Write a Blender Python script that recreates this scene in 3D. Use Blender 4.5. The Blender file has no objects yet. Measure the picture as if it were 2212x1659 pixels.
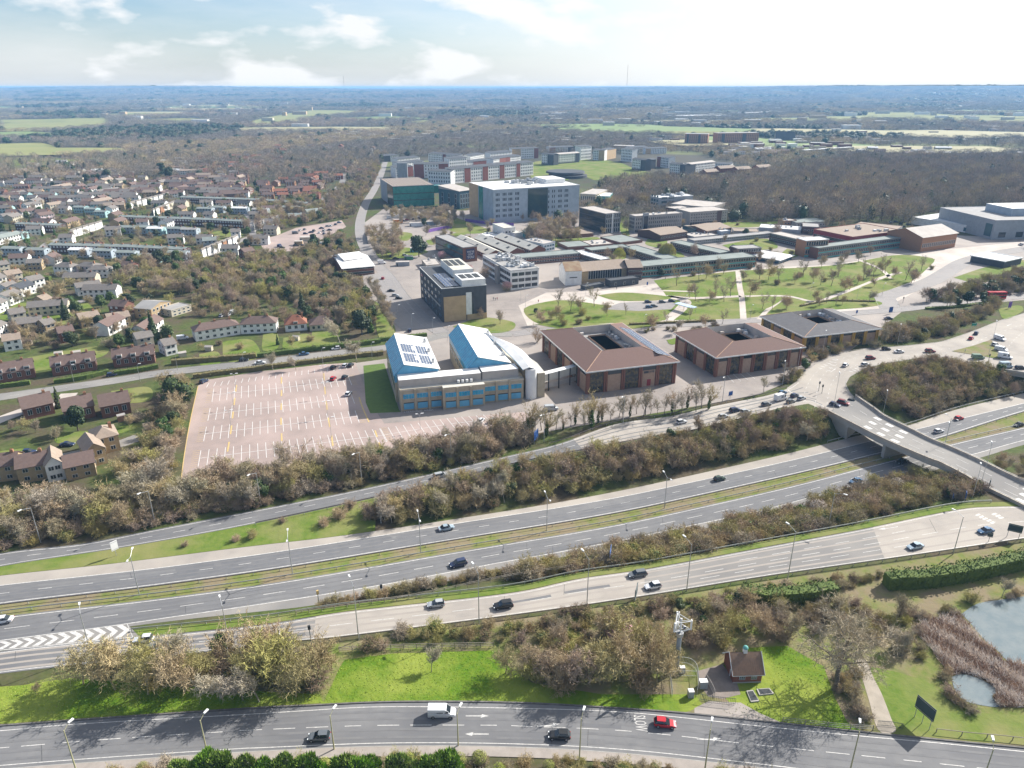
import bpy, bmesh, math, random
import numpy as np
from mathutils import Vector, Matrix
rnd = random.Random(7)
S = bpy.context.scene
COL = S.collection
# ---------------------------------------------------------------- camera, sky, sun, exposure
CW, CH, CF, CY0, CAMH = 2212.0, 1659.0, 1567.0, 187.5, 110.0
PITCH = math.atan((CH / 2 - CY0) / CF)
cam = bpy.data.objects.new('camera', bpy.data.cameras.new('camera'))
COL.objects.link(cam)
cam.location = (0, 0, CAMH)
cam.rotation_euler = (math.pi / 2 - PITCH, 0, 0)
cam.data.sensor_width = 36.0
cam.data.lens = 36.0 * CF / CW
cam.data.clip_start = 1.0
cam.data.clip_end = 90000.0
S.camera = cam
SUN_EL = math.radians(33.5)
SUN_V = Vector((0.82, 0.572, 0)).normalized()          # horizontal direction towards the sun
world = bpy.data.worlds.new('World')
S.world = world
world.use_nodes = True
def nd(t, kind, **kw):
    n = t.nodes.new(kind)
    for k, v in kw.items():
        if k.startswith('_'):
            n.inputs[k[1:].replace('_', ' ')].default_value = v
        else:
            setattr(n, k, v)
    return n
wt = world.node_tree
wt.nodes.clear()
sky = nd(wt, 'ShaderNodeTexSky', sky_type='NISHITA', sun_disc=False, sun_elevation=SUN_EL,
         sun_rotation=math.atan2(SUN_V.x, SUN_V.y), altitude=100.0, air_density=1.0, dust_density=0.6, ozone_density=1.0)
bg = nd(wt, 'ShaderNodeBackground', _Strength=0.07)
wo = nd(wt, 'ShaderNodeOutputWorld')
tc = nd(wt, 'ShaderNodeTexCoord')
sep = nd(wt, 'ShaderNodeSeparateXYZ')
wt.links.new(tc.outputs['Generated'], sep.inputs[0])
# fair weather clouds low over the horizon, thin veil higher up
mpn = nd(wt, 'ShaderNodeMapping'); mpn.inputs['Scale'].default_value = (9.0, 9.0, 24.0); mpn.inputs['Location'].default_value = (2.3, 1.2, 0.4)
mp2 = nd(wt, 'ShaderNodeMapping'); mp2.inputs['Scale'].default_value = (3.0, 3.0, 16.0); mp2.inputs['Location'].default_value = (0.6, 0.2, 0.0)
n1 = nd(wt, 'ShaderNodeTexNoise', _Scale=1.0, _Detail=6.0, _Roughness=0.5)
n2 = nd(wt, 'ShaderNodeTexNoise', _Scale=1.0, _Detail=5.0, _Roughness=0.6)
wt.links.new(tc.outputs['Generated'], mpn.inputs[0]); wt.links.new(tc.outputs['Generated'], mp2.inputs[0])
wt.links.new(mpn.outputs[0], n1.inputs['Vector']); wt.links.new(mp2.outputs[0], n2.inputs['Vector'])
r1 = nd(wt, 'ShaderNodeMapRange', _From_Min=0.50, _From_Max=0.61, _To_Max=0.95)
r2 = nd(wt, 'ShaderNodeMapRange', _From_Min=0.45, _From_Max=0.75, _To_Max=0.40)
wt.links.new(n1.outputs['Fac'], r1.inputs['Value']); wt.links.new(n2.outputs['Fac'], r2.inputs['Value'])
mxf = nd(wt, 'ShaderNodeMath', operation='MAXIMUM')
fade = nd(wt, 'ShaderNodeMapRange', _From_Min=0.12, _From_Max=0.5, _To_Min=1.0, _To_Max=0.3); wt.links.new(sep.outputs['Z'], fade.inputs['Value'])
mfd = nd(wt, 'ShaderNodeMath', operation='MULTIPLY')
wt.links.new(mxf.outputs[0], mfd.inputs[0]); wt.links.new(fade.outputs[0], mfd.inputs[1])
wt.links.new(r1.outputs[0], mxf.inputs[0]); wt.links.new(r2.outputs[0], mxf.inputs[1])
# whitish air towards the horizon
rh_ = nd(wt, 'ShaderNodeMapRange', _From_Min=0.0, _From_Max=0.085, _To_Min=0.85, _To_Max=0.05)
wt.links.new(sep.outputs['Z'], rh_.inputs['Value'])
cm = nd(wt, 'ShaderNodeMix', data_type='RGBA')
cm.inputs['B'].default_value = (7.6, 7.75, 7.9, 1)
sc1 = nd(wt, 'ShaderNodeMix', data_type='RGBA', blend_type='MULTIPLY'); sc1.inputs['Factor'].default_value = 1.0
sc1.inputs['B'].default_value = (0.80, 0.93, 1.12, 1)
wt.links.new(sky.outputs[0], sc1.inputs['A'])
hzm = nd(wt, 'ShaderNodeMix', data_type='RGBA'); hzm.inputs['B'].default_value = (5.7, 6.1, 6.6, 1)
wt.links.new(rh_.outputs[0], hzm.inputs['Factor']); wt.links.new(sc1.outputs['Result'], hzm.inputs['A'])
wt.links.new(mfd.outputs[0], cm.inputs['Factor'])
wt.links.new(hzm.outputs['Result'], cm.inputs['A'])
# bright aureole around the sun
dt = nd(wt, 'ShaderNodeVectorMath', operation='DOT_PRODUCT'); dt.inputs[1].default_value = (SUN_V.x * math.cos(SUN_EL), SUN_V.y * math.cos(SUN_EL), math.sin(SUN_EL))
wt.links.new(tc.outputs['Generated'], dt.inputs[0])
ra = nd(wt, 'ShaderNodeMapRange', _From_Min=0.36, _From_Max=0.76, _To_Min=0.0, _To_Max=0.92); ra.interpolation_type = 'SMOOTHSTEP'
wt.links.new(dt.outputs['Value'], ra.inputs['Value'])
am = nd(wt, 'ShaderNodeMix', data_type='RGBA'); am.inputs['B'].default_value = (8.3, 8.4, 8.4, 1)
wt.links.new(ra.outputs[0], am.inputs['Factor']); wt.links.new(cm.outputs['Result'], am.inputs['A']); wt.links.new(am.outputs['Result'], bg.inputs['Color'])
wt.links.new(bg.outputs[0], wo.inputs['Surface'])
sl = bpy.data.lights.new('sun', 'SUN')
sl.energy = 5.0
sl.angle = math.radians(0.5)
sl.color = (1.0, 0.955, 0.88)
sun = bpy.data.objects.new('sun', sl)
COL.objects.link(sun)
sd = Vector((SUN_V.x * math.cos(SUN_EL), SUN_V.y * math.cos(SUN_EL), math.sin(SUN_EL)))
sun.rotation_euler = sd.to_track_quat('Z', 'Y').to_euler()
sun.location = (200, 300, 400)
S.view_settings.view_transform = 'Standard'
S.view_settings.look = 'None'
S.view_settings.gamma = 1.0
S.view_settings.use_curve_mapping = False
S.view_settings.exposure = 0.90
S.render.engine = 'CYCLES'
S.cycles.use_denoising = True
S.cycles.max_bounces = 5
S.cycles.diffuse_bounces = 3
S.cycles.glossy_bounces = 2
S.cycles.transparent_max_bounces = 4
S.cycles.volume_bounces = 1
# ---------------------------------------------------------------- geometry of the view (survey of the place)
def ray(x, y):
    a = (x - CW / 2) / CF; b = -(y - CH / 2) / CF
    return (a, math.cos(PITCH) + b * math.sin(PITCH), -math.sin(PITCH) + b * math.cos(PITCH))
def P(x, y, z=0.0):
    d = ray(x, y)
    t = (z - CAMH) / d[2]
    return Vector((d[0] * t, d[1] * t, z))
def px(X, Y, Z=0.0):
    Zr = Z - CAMH
    dep = Y * math.cos(PITCH) - Zr * math.sin(PITCH); up = Y * math.sin(PITCH) + Zr * math.cos(PITCH)
    return CW / 2 + CF * X / dep, CH / 2 - CF * up / dep
def sstep(a, b, v):
    t = min(1.0, max(0.0, (v - a) / (b - a)))
    return t * t * (3 - 2 * t)
DEPTH = 6.5
def zmain(X): return -DEPTH * sstep(-80, 45, X)         # floor of the motorway cutting
def PM(x, y, dz=0.0):
    z = 0.0
    for _ in range(12):
        p = P(x, y, z); z = zmain(p.x)
    p.z = z + dz
    return p
def crom(pts, n):
    """smooth curve through points, n samples evenly by length"""
    pts = [Vector(p) for p in pts]
    q = [pts[0] * 2 - pts[1]] + pts + [pts[-1] * 2 - pts[-2]]
    out = []
    for i in range(1, len(q) - 2):
        p0, p1, p2, p3 = q[i - 1], q[i], q[i + 1], q[i + 2]
        for k in range(14):
            t = k / 14
            out.append(0.5 * ((2 * p1) + (p2 - p0) * t + (2 * p0 - 5 * p1 + 4 * p2 - p3) * t * t + (3 * p1 - p0 - 3 * p2 + p3) * t ** 3))
    out.append(pts[-1])
    return resample(out, n)
def resample(pts, n):
    L = [0.0]
    for a, b in zip(pts, pts[1:]): L.append(L[-1] + (b - a).length)
    res = []; j = 0
    for i in range(n):
        s = L[-1] * i / (n - 1)
        while j < len(L) - 2 and L[j + 1] < s: j += 1
        t = (s - L[j]) / max(1e-9, L[j + 1] - L[j])
        res.append(pts[j].lerp(pts[j + 1], t))
    return res
def plen(pts): return sum((b - a).length for a, b in zip(pts, pts[1:]))
# ---------------------------------------------------------------- materials
MATS = {}
def mat(name, c, c2=None, sc=1.0, c3=None, sc3=0.1, rough=0.85, metal=0.0, spec=0.3, rand=0.0, bump=0.0, emit=0, lo=0.35, hi=0.65, detail=4.0, trans=0.0, obj=False):
    if name in MATS: return MATS[name]
    m = bpy.data.materials.new(name); m.use_nodes = True
    t = m.node_tree; b = t.nodes['Principled BSDF']
    b.inputs['Roughness'].default_value = rough
    b.inputs['Metallic'].default_value = metal
    b.inputs['Specular IOR Level'].default_value = spec
    if c2 is None and rand == 0:
        c2 = tuple(v * 0.86 for v in c[:3])
    geo = nd(t, 'ShaderNodeTexCoord') if obj else nd(t, 'ShaderNodeNewGeometry')
    vec = geo.outputs['Object'] if obj else geo.outputs['Position']
    cur = None
    if c2 is not None:
        n = nd(t, 'ShaderNodeTexNoise', _Scale=sc, _Detail=detail, _Roughness=0.6)
        t.links.new(vec, n.inputs['Vector'])
        r = nd(t, 'ShaderNodeMapRange', _From_Min=lo, _From_Max=hi)
        t.links.new(n.outputs['Fac'], r.inputs['Value'])
        x = nd(t, 'ShaderNodeMix', data_type='RGBA')
        x.inputs['A'].default_value = (*c, 1); x.inputs['B'].default_value = (*c2, 1)
        t.links.new(r.outputs[0], x.inputs['Factor'])
        cur = x.outputs['Result']
        if c3 is not None:
            n3 = nd(t, 'ShaderNodeTexNoise', _Scale=sc3, _Detail=3.0, _Roughness=0.55)
            t.links.new(vec, n3.inputs['Vector'])
            r3 = nd(t, 'ShaderNodeMapRange', _From_Min=0.42, _From_Max=0.62)
            t.links.new(n3.outputs['Fac'], r3.inputs['Value'])
            x3 = nd(t, 'ShaderNodeMix', data_type='RGBA')
            x3.inputs['B'].default_value = (*c3, 1)
            t.links.new(cur, x3.inputs['A']); t.links.new(r3.outputs[0], x3.inputs['Factor'])
            cur = x3.outputs['Result']
        if bump:
            bp = nd(t, 'ShaderNodeBump', _Strength=bump, _Distance=0.3)
            t.links.new(n.outputs['Fac'], bp.inputs['Height']); t.links.new(bp.outputs[0], b.inputs['Normal'])
    if rand:
        oi = nd(t, 'ShaderNodeObjectInfo')
        hs = nd(t, 'ShaderNodeHueSaturation')
        if cur is None: hs.inputs['Color'].default_value = (*c, 1)
        else: t.links.new(cur, hs.inputs['Color'])
        rr = nd(t, 'ShaderNodeMapRange', _To_Min=1 - rand, _To_Max=1 + rand)
        t.links.new(oi.outputs['Random'], rr.inputs['Value']); t.links.new(rr.outputs[0], hs.inputs['Value'])
        m7 = nd(t, 'ShaderNodeMath', operation='MULTIPLY'); m7.inputs[1].default_value = 7.31
        fr = nd(t, 'ShaderNodeMath', operation='FRACT')
        rh = nd(t, 'ShaderNodeMapRange', _To_Min=0.5 - rand * 0.10, _To_Max=0.5 + rand * 0.10)
        rs = nd(t, 'ShaderNodeMapRange', _To_Min=1 - rand * 0.9, _To_Max=1 + rand * 0.5)
        t.links.new(oi.outputs['Random'], m7.inputs[0]); t.links.new(m7.outputs[0], fr.inputs[0])
        t.links.new(fr.outputs[0], rh.inputs['Value']); t.links.new(rh.outputs[0], hs.inputs['Hue'])
        t.links.new(fr.outputs[0], rs.inputs['Value']); t.links.new(rs.outputs[0], hs.inputs['Saturation'])
        cur = hs.outputs['Color']
    if cur is not None: t.links.new(cur, b.inputs['Base Color'])
    else: b.inputs['Base Color'].default_value = (*c, 1)
    m.diffuse_color = (*c, 1)
    MATS[name] = m
    return m
# ---------------------------------------------------------------- mesh builder
class MB:
    def __init__(s): s.v = []; s.f = []; s.m = []; s.mats = []
    def mi(s, m):
        if m not in s.mats: s.mats.append(m)
        return s.mats.index(m)
    def face(s, pts, m):
        i = len(s.v); s.v += [tuple(p) for p in pts]; s.f.append(tuple(range(i, i + len(pts)))); s.m.append(s.mi(m)); return s
    def box(s, x0, y0, z0, x1, y1, z1, m, top=None):
        i = len(s.v)
        s.v += [(x0, y0, z0), (x1, y0, z0), (x1, y1, z0), (x0, y1, z0), (x0, y0, z1), (x1, y0, z1), (x1, y1, z1), (x0, y1, z1)]
        s.f += [(i, i + 3, i + 2, i + 1), (i + 4, i + 5, i + 6, i + 7), (i, i + 1, i + 5, i + 4), (i + 1, i + 2, i + 6, i + 5), (i + 2, i + 3, i + 7, i + 6), (i + 3, i, i + 4, i + 7)]
        k = s.mi(m); s.m += [k] * 6
        if top is not None: s.m[-5] = s.mi(top)
        return s
    def prism(s, pts, z0, z1, m, top=None):
        n = len(pts); i = len(s.v)
        s.v += [(p[0], p[1], z0) for p in pts] + [(p[0], p[1], z1) for p in pts]
        k = s.mi(m); kt = s.mi(top) if top is not None else k
        for j in range(n): s.f.append((i + j, i + (j + 1) % n, i + n + (j + 1) % n, i + n + j)); s.m.append(k)
        s.f.append(tuple(range(i + n, i + 2 * n))); s.m.append(kt)
        s.f.append(tuple(reversed(range(i, i + n)))); s.m.append(k)
        return s
    def tube(s, a, b, r0, r1, m, n=5, cap=True):
        a = Vector(a); b = Vector(b); d = b - a
        if d.length < 1e-6: return s
        d.normalize()
        u = d.orthogonal().normalized(); w = d.cross(u)
        i = len(s.v); k = s.mi(m)
        for c, r in ((a, r0), (b, r1)):
            for j in range(n):
                t = 2 * math.pi * j / n
                s.v.append(tuple(c + (u * math.cos(t) + w * math.sin(t)) * r))
        for j in range(n): s.f.append((i + j, i + (j + 1) % n, i + n + (j + 1) % n, i + n + j)); s.m.append(k)
        if cap: s.f.append(tuple(range(i + n, i + 2 * n))); s.m.append(k)
        return s
    def bar(s, a, b, w, h, m):
        """rectangular bar from a to b, w wide sideways, h tall"""
        a = Vector(a); b = Vector(b); d = (b - a).normalized()
        sd_ = d.cross(Vector((0, 0, 1)))
        sd_ = sd_.normalized() if sd_.length > 1e-4 else Vector((1, 0, 0))
        up = sd_.cross(d)
        i = len(s.v); k = s.mi(m)
        for c in (a, b):
            for (q, e) in ((-1, -1), (1, -1), (1, 1), (-1, 1)): s.v.append(tuple(c + sd_ * (q * w / 2) + up * (e * h / 2)))
        s.f += [(i, i + 1, i + 2, i + 3), (i + 7, i + 6, i + 5, i + 4), (i, i + 4, i + 5, i + 1), (i + 1, i + 5, i + 6, i + 2), (i + 2, i + 6, i + 7, i + 3), (i + 3, i + 7, i + 4, i)]
        s.m += [k] * 6
        return s
    def mesh(s, name):
        me = bpy.data.meshes.new(name)
        me.from_pydata(s.v, [], s.f)
        for m in s.mats: me.materials.append(m)
        if len(s.mats) > 1: me.polygons.foreach_set('material_index', s.m)
        me.update()
        return me
    def build(s, name, parent=None, loc=None, rz=0.0, kind=None, smooth=False):
        o = bpy.data.objects.new(name, s.mesh(name)); COL.objects.link(o)
        if parent is not None: o.parent = parent
        if loc is not None: o.location = loc
        o.rotation_euler.z = rz
        if kind: o['kind'] = kind
        if smooth: o.data.polygons.foreach_set('use_smooth', [True] * len(o.data.polygons))
        return o
def part(name, me, parent, loc=(0, 0, 0), rz=0.0, kind=None, label=None, sc=None):
    o = bpy.data.objects.new(name, me); COL.objects.link(o); o.parent = parent; o.location = loc; o.rotation_euler.z = rz
    if kind: o['kind'] = kind
    if label: o['label'] = label
    if sc: o.scale = sc
    return o
AUTO = []      # things whose label gets its place from the nearest landmark
LAND = []      # landmarks: (phrase, x, y)
def tag(o, label=None, cat=None, group=None, look=None, ref=None):
    if label: o['label'] = label
    if cat: o['category'] = cat
    if group: o['group'] = group
    if look: AUTO.append((o, look, ref))
    return o
def empty(name, loc, rz=0.0, **kw):
    o = bpy.data.objects.new(name, None); COL.objects.link(o)
    o.empty_display_size = 1.0
    o.location = loc; o.rotation_euler.z = rz
    return tag(o, **kw)
def tree_of(o):
    d = {}
    for x in COL.objects:
        if x.parent is not None: d.setdefault(x.parent, []).append(x)
    return d
class Proto:
    """a thing kept as data: list of (name, mesh, loc, rot, parent index)"""
    def __init__(s): s.parts = []
    def add(s, name, mb, loc=(0, 0, 0), rz=0.0, parent=-1, kind=None, rot=None):
        me = mb if isinstance(mb, bpy.types.Mesh) else mb.mesh(name)
        s.parts.append((name, me, loc, rot or (0, 0, rz), parent, kind)); return len(s.parts) - 1
    def put(s, name, loc, rz=0.0, scale=1.0, swap=None, **kw):
        r = empty(name, loc, rz, **kw)
        if scale != 1.0: r.scale = (scale, scale, scale) if not isinstance(scale, tuple) else scale
        obs = []
        for (n, me, l, ro, pi, kd) in s.parts:
            if swap: me = swap(me)
            o = bpy.data.objects.new(n, me); COL.objects.link(o)
            o.location = l; o.rotation_euler = ro; o.parent = r if pi < 0 else obs[pi]
            if kd: o['kind'] = kd
            obs.append(o)
        return r
# ---------------------------------------------------------------- ground and roads
def L(s): 
    """'x,y x,y ...' -> list of pairs"""
    return [tuple(float(v) for v in q.split(',')) for q in s.split()]
N_TOP = L('-300,1290 0,1226 275,1183 525,1138 815,1076 965,1043 1106,1008 1256,976 1381,953 1481,929 1600,900 1700,884 1789,890 1850,852 1900,832 2000,812 2150,806 2400,790')
N_TOE = L('-300,1280 0,1242 250,1214 553,1176 778,1149 1106,1099 1331,1059 1659,987 1784,956 1859,937 1959,917 2069,880 2159,857 2400,790')
S_TOE = L('-300,1440 0,1387 275,1352 553,1325 688,1310 900,1276 1028,1244 1106,1228 1406,1170 1659,1120 1859,1064 1990,1020 2100,990 2212,958 2400,912')
S_TOP = L('-300,1450 0,1404 287,1374 553,1347 673,1329 770,1316 1098,1279 1250,1248 1406,1225 1659,1178 1859,1141 2059,1100 2100,1085 2140,1062 2196,1040 2300,1010 2400,990')
def wcurve(pts, f=P, n=160):
    c = crom([f(x, y) for x, y in pts], n)
    if f is PM:
        for p in c: p.z = zmain(p.x)
    return c
cNT = wcurve(N_TOP); cNB = wcurve(N_TOE, PM); cSB = wcurve(S_TOE, PM); cST = wcurve(S_TOP)
def ytab(c):
    a = np.array([(p.x, p.y) for p in c]); i = np.argsort(a[:, 0]); return a[i, 0], a[i, 1]
TA, TB, TC, TD = [ytab(c) for c in (cNT, cNB, cSB, cST)]
TB = (TB[0], TB[1] + 2.6); TC = (TC[0], TC[1] - 2.6)
def hgt_np(X, Y):
    s = np.clip((X + 80) / 125.0, 0, 1); z = -DEPTH * s * s * (3 - 2 * s)
    ya = np.interp(X, *TA); yb = np.interp(X, *TB); yc = np.interp(X, *TC); yd = np.interp(X, *TD)
    yb = np.minimum(yb, ya - 0.5); yd = np.minimum(yd, yc - 0.5)
    w = np.clip((ya - Y) / np.maximum(ya - yb, .5), 0, 1) * np.clip((Y - yd) / np.maximum(yc - yd, .5), 0, 1)
    w = np.where(X > 330, 0, w)
    h = z * w
    # distant rising ground
    R = np.hypot(X, Y)
    f = np.clip((R - 5200) / 7000, 0, 1); f = f * f * (3 - 2 * f)
    hills = 78 + 26 * np.sin(X / 2900 + 1.2) * np.sin(Y / 3500 + .4) + 16 * np.sin(X / 1270 + Y / 2100) + 9 * np.sin(X / 640 - Y / 900) + 30 * np.clip(X / 9000, -0.4, 1.6)
    return h + f * hills
def hgt(x, y): return float(hgt_np(np.array([x], float), np.array([y], float))[0])
def PG(x, y, dz=0.0):
    """point of the ground seen at x, y"""
    z = 0.0
    for _ in range(10):
        p = P(x, y, z); z = 0.5 * z + 0.5 * hgt(p.x, p.y)
    p.z = hgt(p.x, p.y) + dz
    return p
gx = np.unique(np.concatenate([np.arange(-300, 300.1, 2.5), np.sign(np.arange(-40, 40.1, 1)) * (300 * 1.12 ** np.abs(np.arange(-40, 40.1, 1)))]))
gy = np.unique(np.concatenate([[-400, -100, 20], np.arange(60, 320.1, 2.5), 320 * 1.06 ** np.arange(0, 75)]))
GXm, GYm = np.meshgrid(gx, gy)
GZ = hgt_np(GXm, GYm)
me = bpy.data.meshes.new('ground')
nx, ny = len(gx), len(gy)
vv = np.stack([GXm.ravel(), GYm.ravel(), GZ.ravel()], 1)
idx = np.arange(nx * ny).reshape(ny, nx)
ff = np.stack([idx[:-1, :-1], idx[:-1, 1:], idx[1:, 1:], idx[1:, :-1]], -1).reshape(-1, 4)
me.from_pydata(vv.tolist(), [], ff.tolist())
ground = bpy.data.objects.new('ground', me); COL.objects.link(ground)
ground['kind'] = 'structure'; ground['label'] = 'rough grass, leaf litter and bare earth of the whole plain'
def ground_mat():
    m = bpy.data.materials.new('rough_ground'); m.use_nodes = True; t = m.node_tree; b = t.nodes['Principled BSDF']
    b.inputs['Roughness'].default_value = 0.95; b.inputs['Specular IOR Level'].default_value = 0.1
    g = nd(t, 'ShaderNodeNewGeometry')
    def nz(sc, lo, hi, det=5.0, off=0):
        n = nd(t, 'ShaderNodeTexNoise', _Scale=sc, _Detail=det, _Roughness=0.62)
        mp = nd(t, 'ShaderNodeMapping'); mp.inputs['Location'].default_value = (off, off * 1.7, 0)
        t.links.new(g.outputs['Position'], mp.inputs[0]); t.links.new(mp.outputs[0], n.inputs['Vector'])
        r = nd(t, 'ShaderNodeMapRange', _From_Min=lo, _From_Max=hi); t.links.new(n.outputs['Fac'], r.inputs['Value'])
        return r.outputs[0]
    def mix(f, a, b_):
        x = nd(t, 'ShaderNodeMix', data_type='RGBA')
        for s_, v in (('A', a), ('B', b_)):
            if isinstance(v, tuple): x.inputs[s_].default_value = (*v, 1)
            else: t.links.new(v, x.inputs[s_])
        t.links.new(f, x.inputs['Factor']); return x.outputs['Result']
    earth = mix(nz(0.9, .3, .7), (0.07, 0.055, 0.036), (0.12, 0.097, 0.064))
    grass = mix(nz(0.5, .35, .65, off=40), (0.05, 0.075, 0.02), (0.10, 0.12, 0.038))  # earth and grass colours darkened to deepen the shade under the tree belts
    near = mix(nz(0.055, .42, .60, off=9), grass, earth)
    wood = mix(nz(0.006, .38, .62), (0.085, 0.078, 0.06), (0.055, 0.06, 0.045))
    field = mix(nz(0.0028, .56, .60, det=1.0, off=90), wood, (0.15, 0.165, 0.07))
    sp = nd(t, 'ShaderNodeSeparateXYZ'); t.links.new(g.outputs['Position'], sp.inputs[0])
    r = nd(t, 'ShaderNodeMapRange', _From_Min=700.0, _From_Max=1100.0); t.links.new(sp.outputs['Y'], r.inputs['Value'])
    t.links.new(mix(r.outputs[0], near, field), b.inputs['Base Color'])
    return m
me.materials.append(ground_mat())
M_ASPH = mat('asphalt', (0.155, 0.155, 0.16), (0.19, 0.188, 0.188), 0.25, c3=(0.128, 0.128, 0.135), sc3=0.04, rough=0.88, spec=.3, detail=8.0)
M_ASPHD = mat('asphalt_fresh', (0.125, 0.127, 0.135), (0.15, 0.15, 0.157), 0.3, rough=0.85, detail=8.0)
M_ASPHL = mat('asphalt_pale', (0.335, 0.30, 0.265), (0.28, 0.255, 0.23), 0.22, c3=(0.37, 0.335, 0.295), sc3=0.06, rough=0.9, detail=8.0)
M_ASPHO = mat('asphalt_old', (0.235, 0.222, 0.207), (0.275, 0.26, 0.242), 0.2, c3=(0.19, 0.182, 0.175), sc3=0.05, rough=0.9, detail=8.0)
M_LINE = mat('road_paint', (0.64, 0.62, 0.59), (0.40, 0.39, 0.375), 1.6, rough=0.6)
M_YEL = mat('yellow_paint', (0.60, 0.42, 0.15), (0.45, 0.34, 0.17), 1.2, rough=0.6)
M_KERB = mat('kerb_stone', (0.36, 0.35, 0.33), (0.28, 0.27, 0.25), 0.6)
M_PAVE = mat('pale_paving', (0.46, 0.40, 0.355), (0.38, 0.335, 0.30), 0.25, c3=(0.50, 0.45, 0.40), sc3=0.05, rough=.85)
M_PINK = mat('pink_tarmac', (0.325, 0.255, 0.23), (0.275, 0.22, 0.20), 0.22, c3=(0.385, 0.30, 0.272), sc3=0.045, rough=.85, detail=8.0)
M_LAWN = mat('lawn', (0.095, 0.155, 0.024), (0.15, 0.19, 0.042), 0.5, c3=(0.20, 0.20, 0.075), sc3=0.06, rough=.95, spec=.1, bump=.5, detail=8.0)
M_LAWN2 = mat('bright_lawn', (0.078, 0.160, 0.011), (0.132, 0.195, 0.019), 0.7, c3=(0.215, 0.26, 0.045), sc3=0.07, rough=.95, spec=.1, bump=.8, detail=9.0)
M_VERGE = mat('verge_grass', (0.12, 0.165, 0.035), (0.20, 0.185, 0.075), 0.45, c3=(0.215, 0.175, 0.11), sc3=0.12, rough=.95, spec=.1, bump=.6, detail=8.0)
M_FIELD = mat('field_grass', (0.22, 0.235, 0.09), (0.27, 0.26, 0.11), 0.01, rough=.95, spec=.1)
M_TRACK = mat('wheel_track', (0.138, 0.138, 0.143), (0.172, 0.17, 0.172), 0.35, detail=8); M_TRACKL = mat('wheel_track_pale', (0.295, 0.266, 0.238), (0.325, 0.292, 0.262), 0.35, detail=8)
M_EARTH = mat('bare_earth', (0.20, 0.145, 0.105), (0.14, 0.105, 0.075), 0.4, rough=.95, spec=.1, bump=.5)
M_CONC = mat('pale_concrete', (0.42, 0.40, 0.37), (0.33, 0.315, 0.29), 0.25, c3=(0.36, 0.34, 0.31), sc3=0.9)
def sheet(name, pts, m, z=0.02, label=None, f=None, smooth=0, parent=None):
    w = [(f or P)(x, y) for x, y in pts]
    if smooth: w = crom(w + [w[0]], smooth)[:-1]
    mb = MB(); mb.face([(p.x, p.y, p.z + z) for p in w], m)
    o = mb.build(name, parent, kind=None if parent else 'structure')
    # make it face up
    if o.data.polygons[0].normal.z < 0: o.data.flip_normals()
    if label: o['label'] = label
    return o
FOOT = []      # footprints where no scattered plant may stand
def foot(w): FOOT.append(np.array([(p[0], p[1]) for p in w]))
def ribbon(name, a, b, m, z=0.03, n=90, parent=None, label=None, keep=True, f=P):
    A = a if isinstance(a[0], Vector) else crom([f(x, y) for x, y in a], n)
    B = b if isinstance(b[0], Vector) else crom([f(x, y) for x, y in b], n)
    if len(A) != n: A = resample(A, n)
    if len(B) != n: B = resample(B, n)
    mb = MB()
    for i in range(n - 1):
        q = [A[i], A[i + 1], B[i + 1], B[i]]
        mb.face([(p.x, p.y, p.z + z) for p in q], m)
    o = mb.build(name, parent, kind=None if parent else 'structure')
    if o.data.polygons[0].normal.z < 0: o.data.flip_normals()
    if label: o['label'] = label
    if keep and parent is None: foot([*A, *reversed(B)])
    return o
def offs(c, d):
    out = []
    for i, p in enumerate(c):
        t = (c[min(i + 1, len(c) - 1)] - c[max(i - 1, 0)]); t.z = 0; t.normalize()
        out.append(p + Vector((-t.y, t.x, 0)) * d)
    return out
def line(parent, c, w=0.15, dash=None, m=None, z=0.05, name='lane_line', start=0.0):
    """painted line along curve c; dash=(on, off) metres"""
    m = m or M_LINE; mb = MB()
    n = max(2, int(plen(c) / 1.0)); c = resample(c, n)
    A = offs(c, w / 2); B = offs(c, -w / 2)
    s = start; step = plen(c) / (n - 1)
    for i in range(n - 1):
        on = True
        if dash: on = (s % (dash[0] + dash[1])) < dash[0]
        if on:
            q = [A[i], B[i], B[i + 1], A[i + 1]]
            mb.face([(p.x, p.y, p.z + z) for p in q], m)
        s += step
    if not mb.f: return None
    o = mb.build(name, parent)
    return o
# --- near road at the foot of the picture
nr_top = wcurve(L('-200,1583 0,1569 250,1551 550,1531 653,1526 853,1517.5 1103,1519 1331,1531 1481,1542 1656,1560 1859,1582 2034,1600 2212,1617 2400,1637'))
nr_bot = wcurve(L('-200,1683 0,1662 250,1643 553,1623 828,1612 1103,1613.5 1356,1628 1656,1660 1900,1690 2212,1728 2400,1752'))
road = ribbon('near_road', nr_top, nr_bot, M_ASPH, n=140, label='grey two lane road in the foreground with tree shadows')
nl1 = wcurve(L('-200,1592 0,1579 175,1564 550,1542.5 653,1536 828,1527 1103,1530 1356,1539.5 1643,1569 1866,1591 2034,1606 2212,1624 2400,1643'))
nl2 = wcurve(L('-200,1631 0,1616 250,1596 500,1580 553,1577 803,1567.5 1078,1567 1106,1568 1356,1579.5 1631,1609 1684,1614.5 1909,1637.5 2084,1656 2300,1680'))
nl3 = wcurve(L('-200,1673 0,1654 250,1635 525,1617 553,1616 828,1605.5 1103,1607 1356,1620 1656,1652.5 1900,1683 2300,1730'))
line(road, nl1, .16); line(road, nl2, .15, (4, 2.3)); line(road, nl3, .16)
fp = ribbon('footway', offs(nr_bot, -.15), offs(nr_bot, -2.2), mat('footway_tarmac', (0.34, 0.30, 0.27), (0.27, 0.24, 0.215), .4), z=.12, n=140, label='worn pale footway along the near side of the foreground road')
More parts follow.
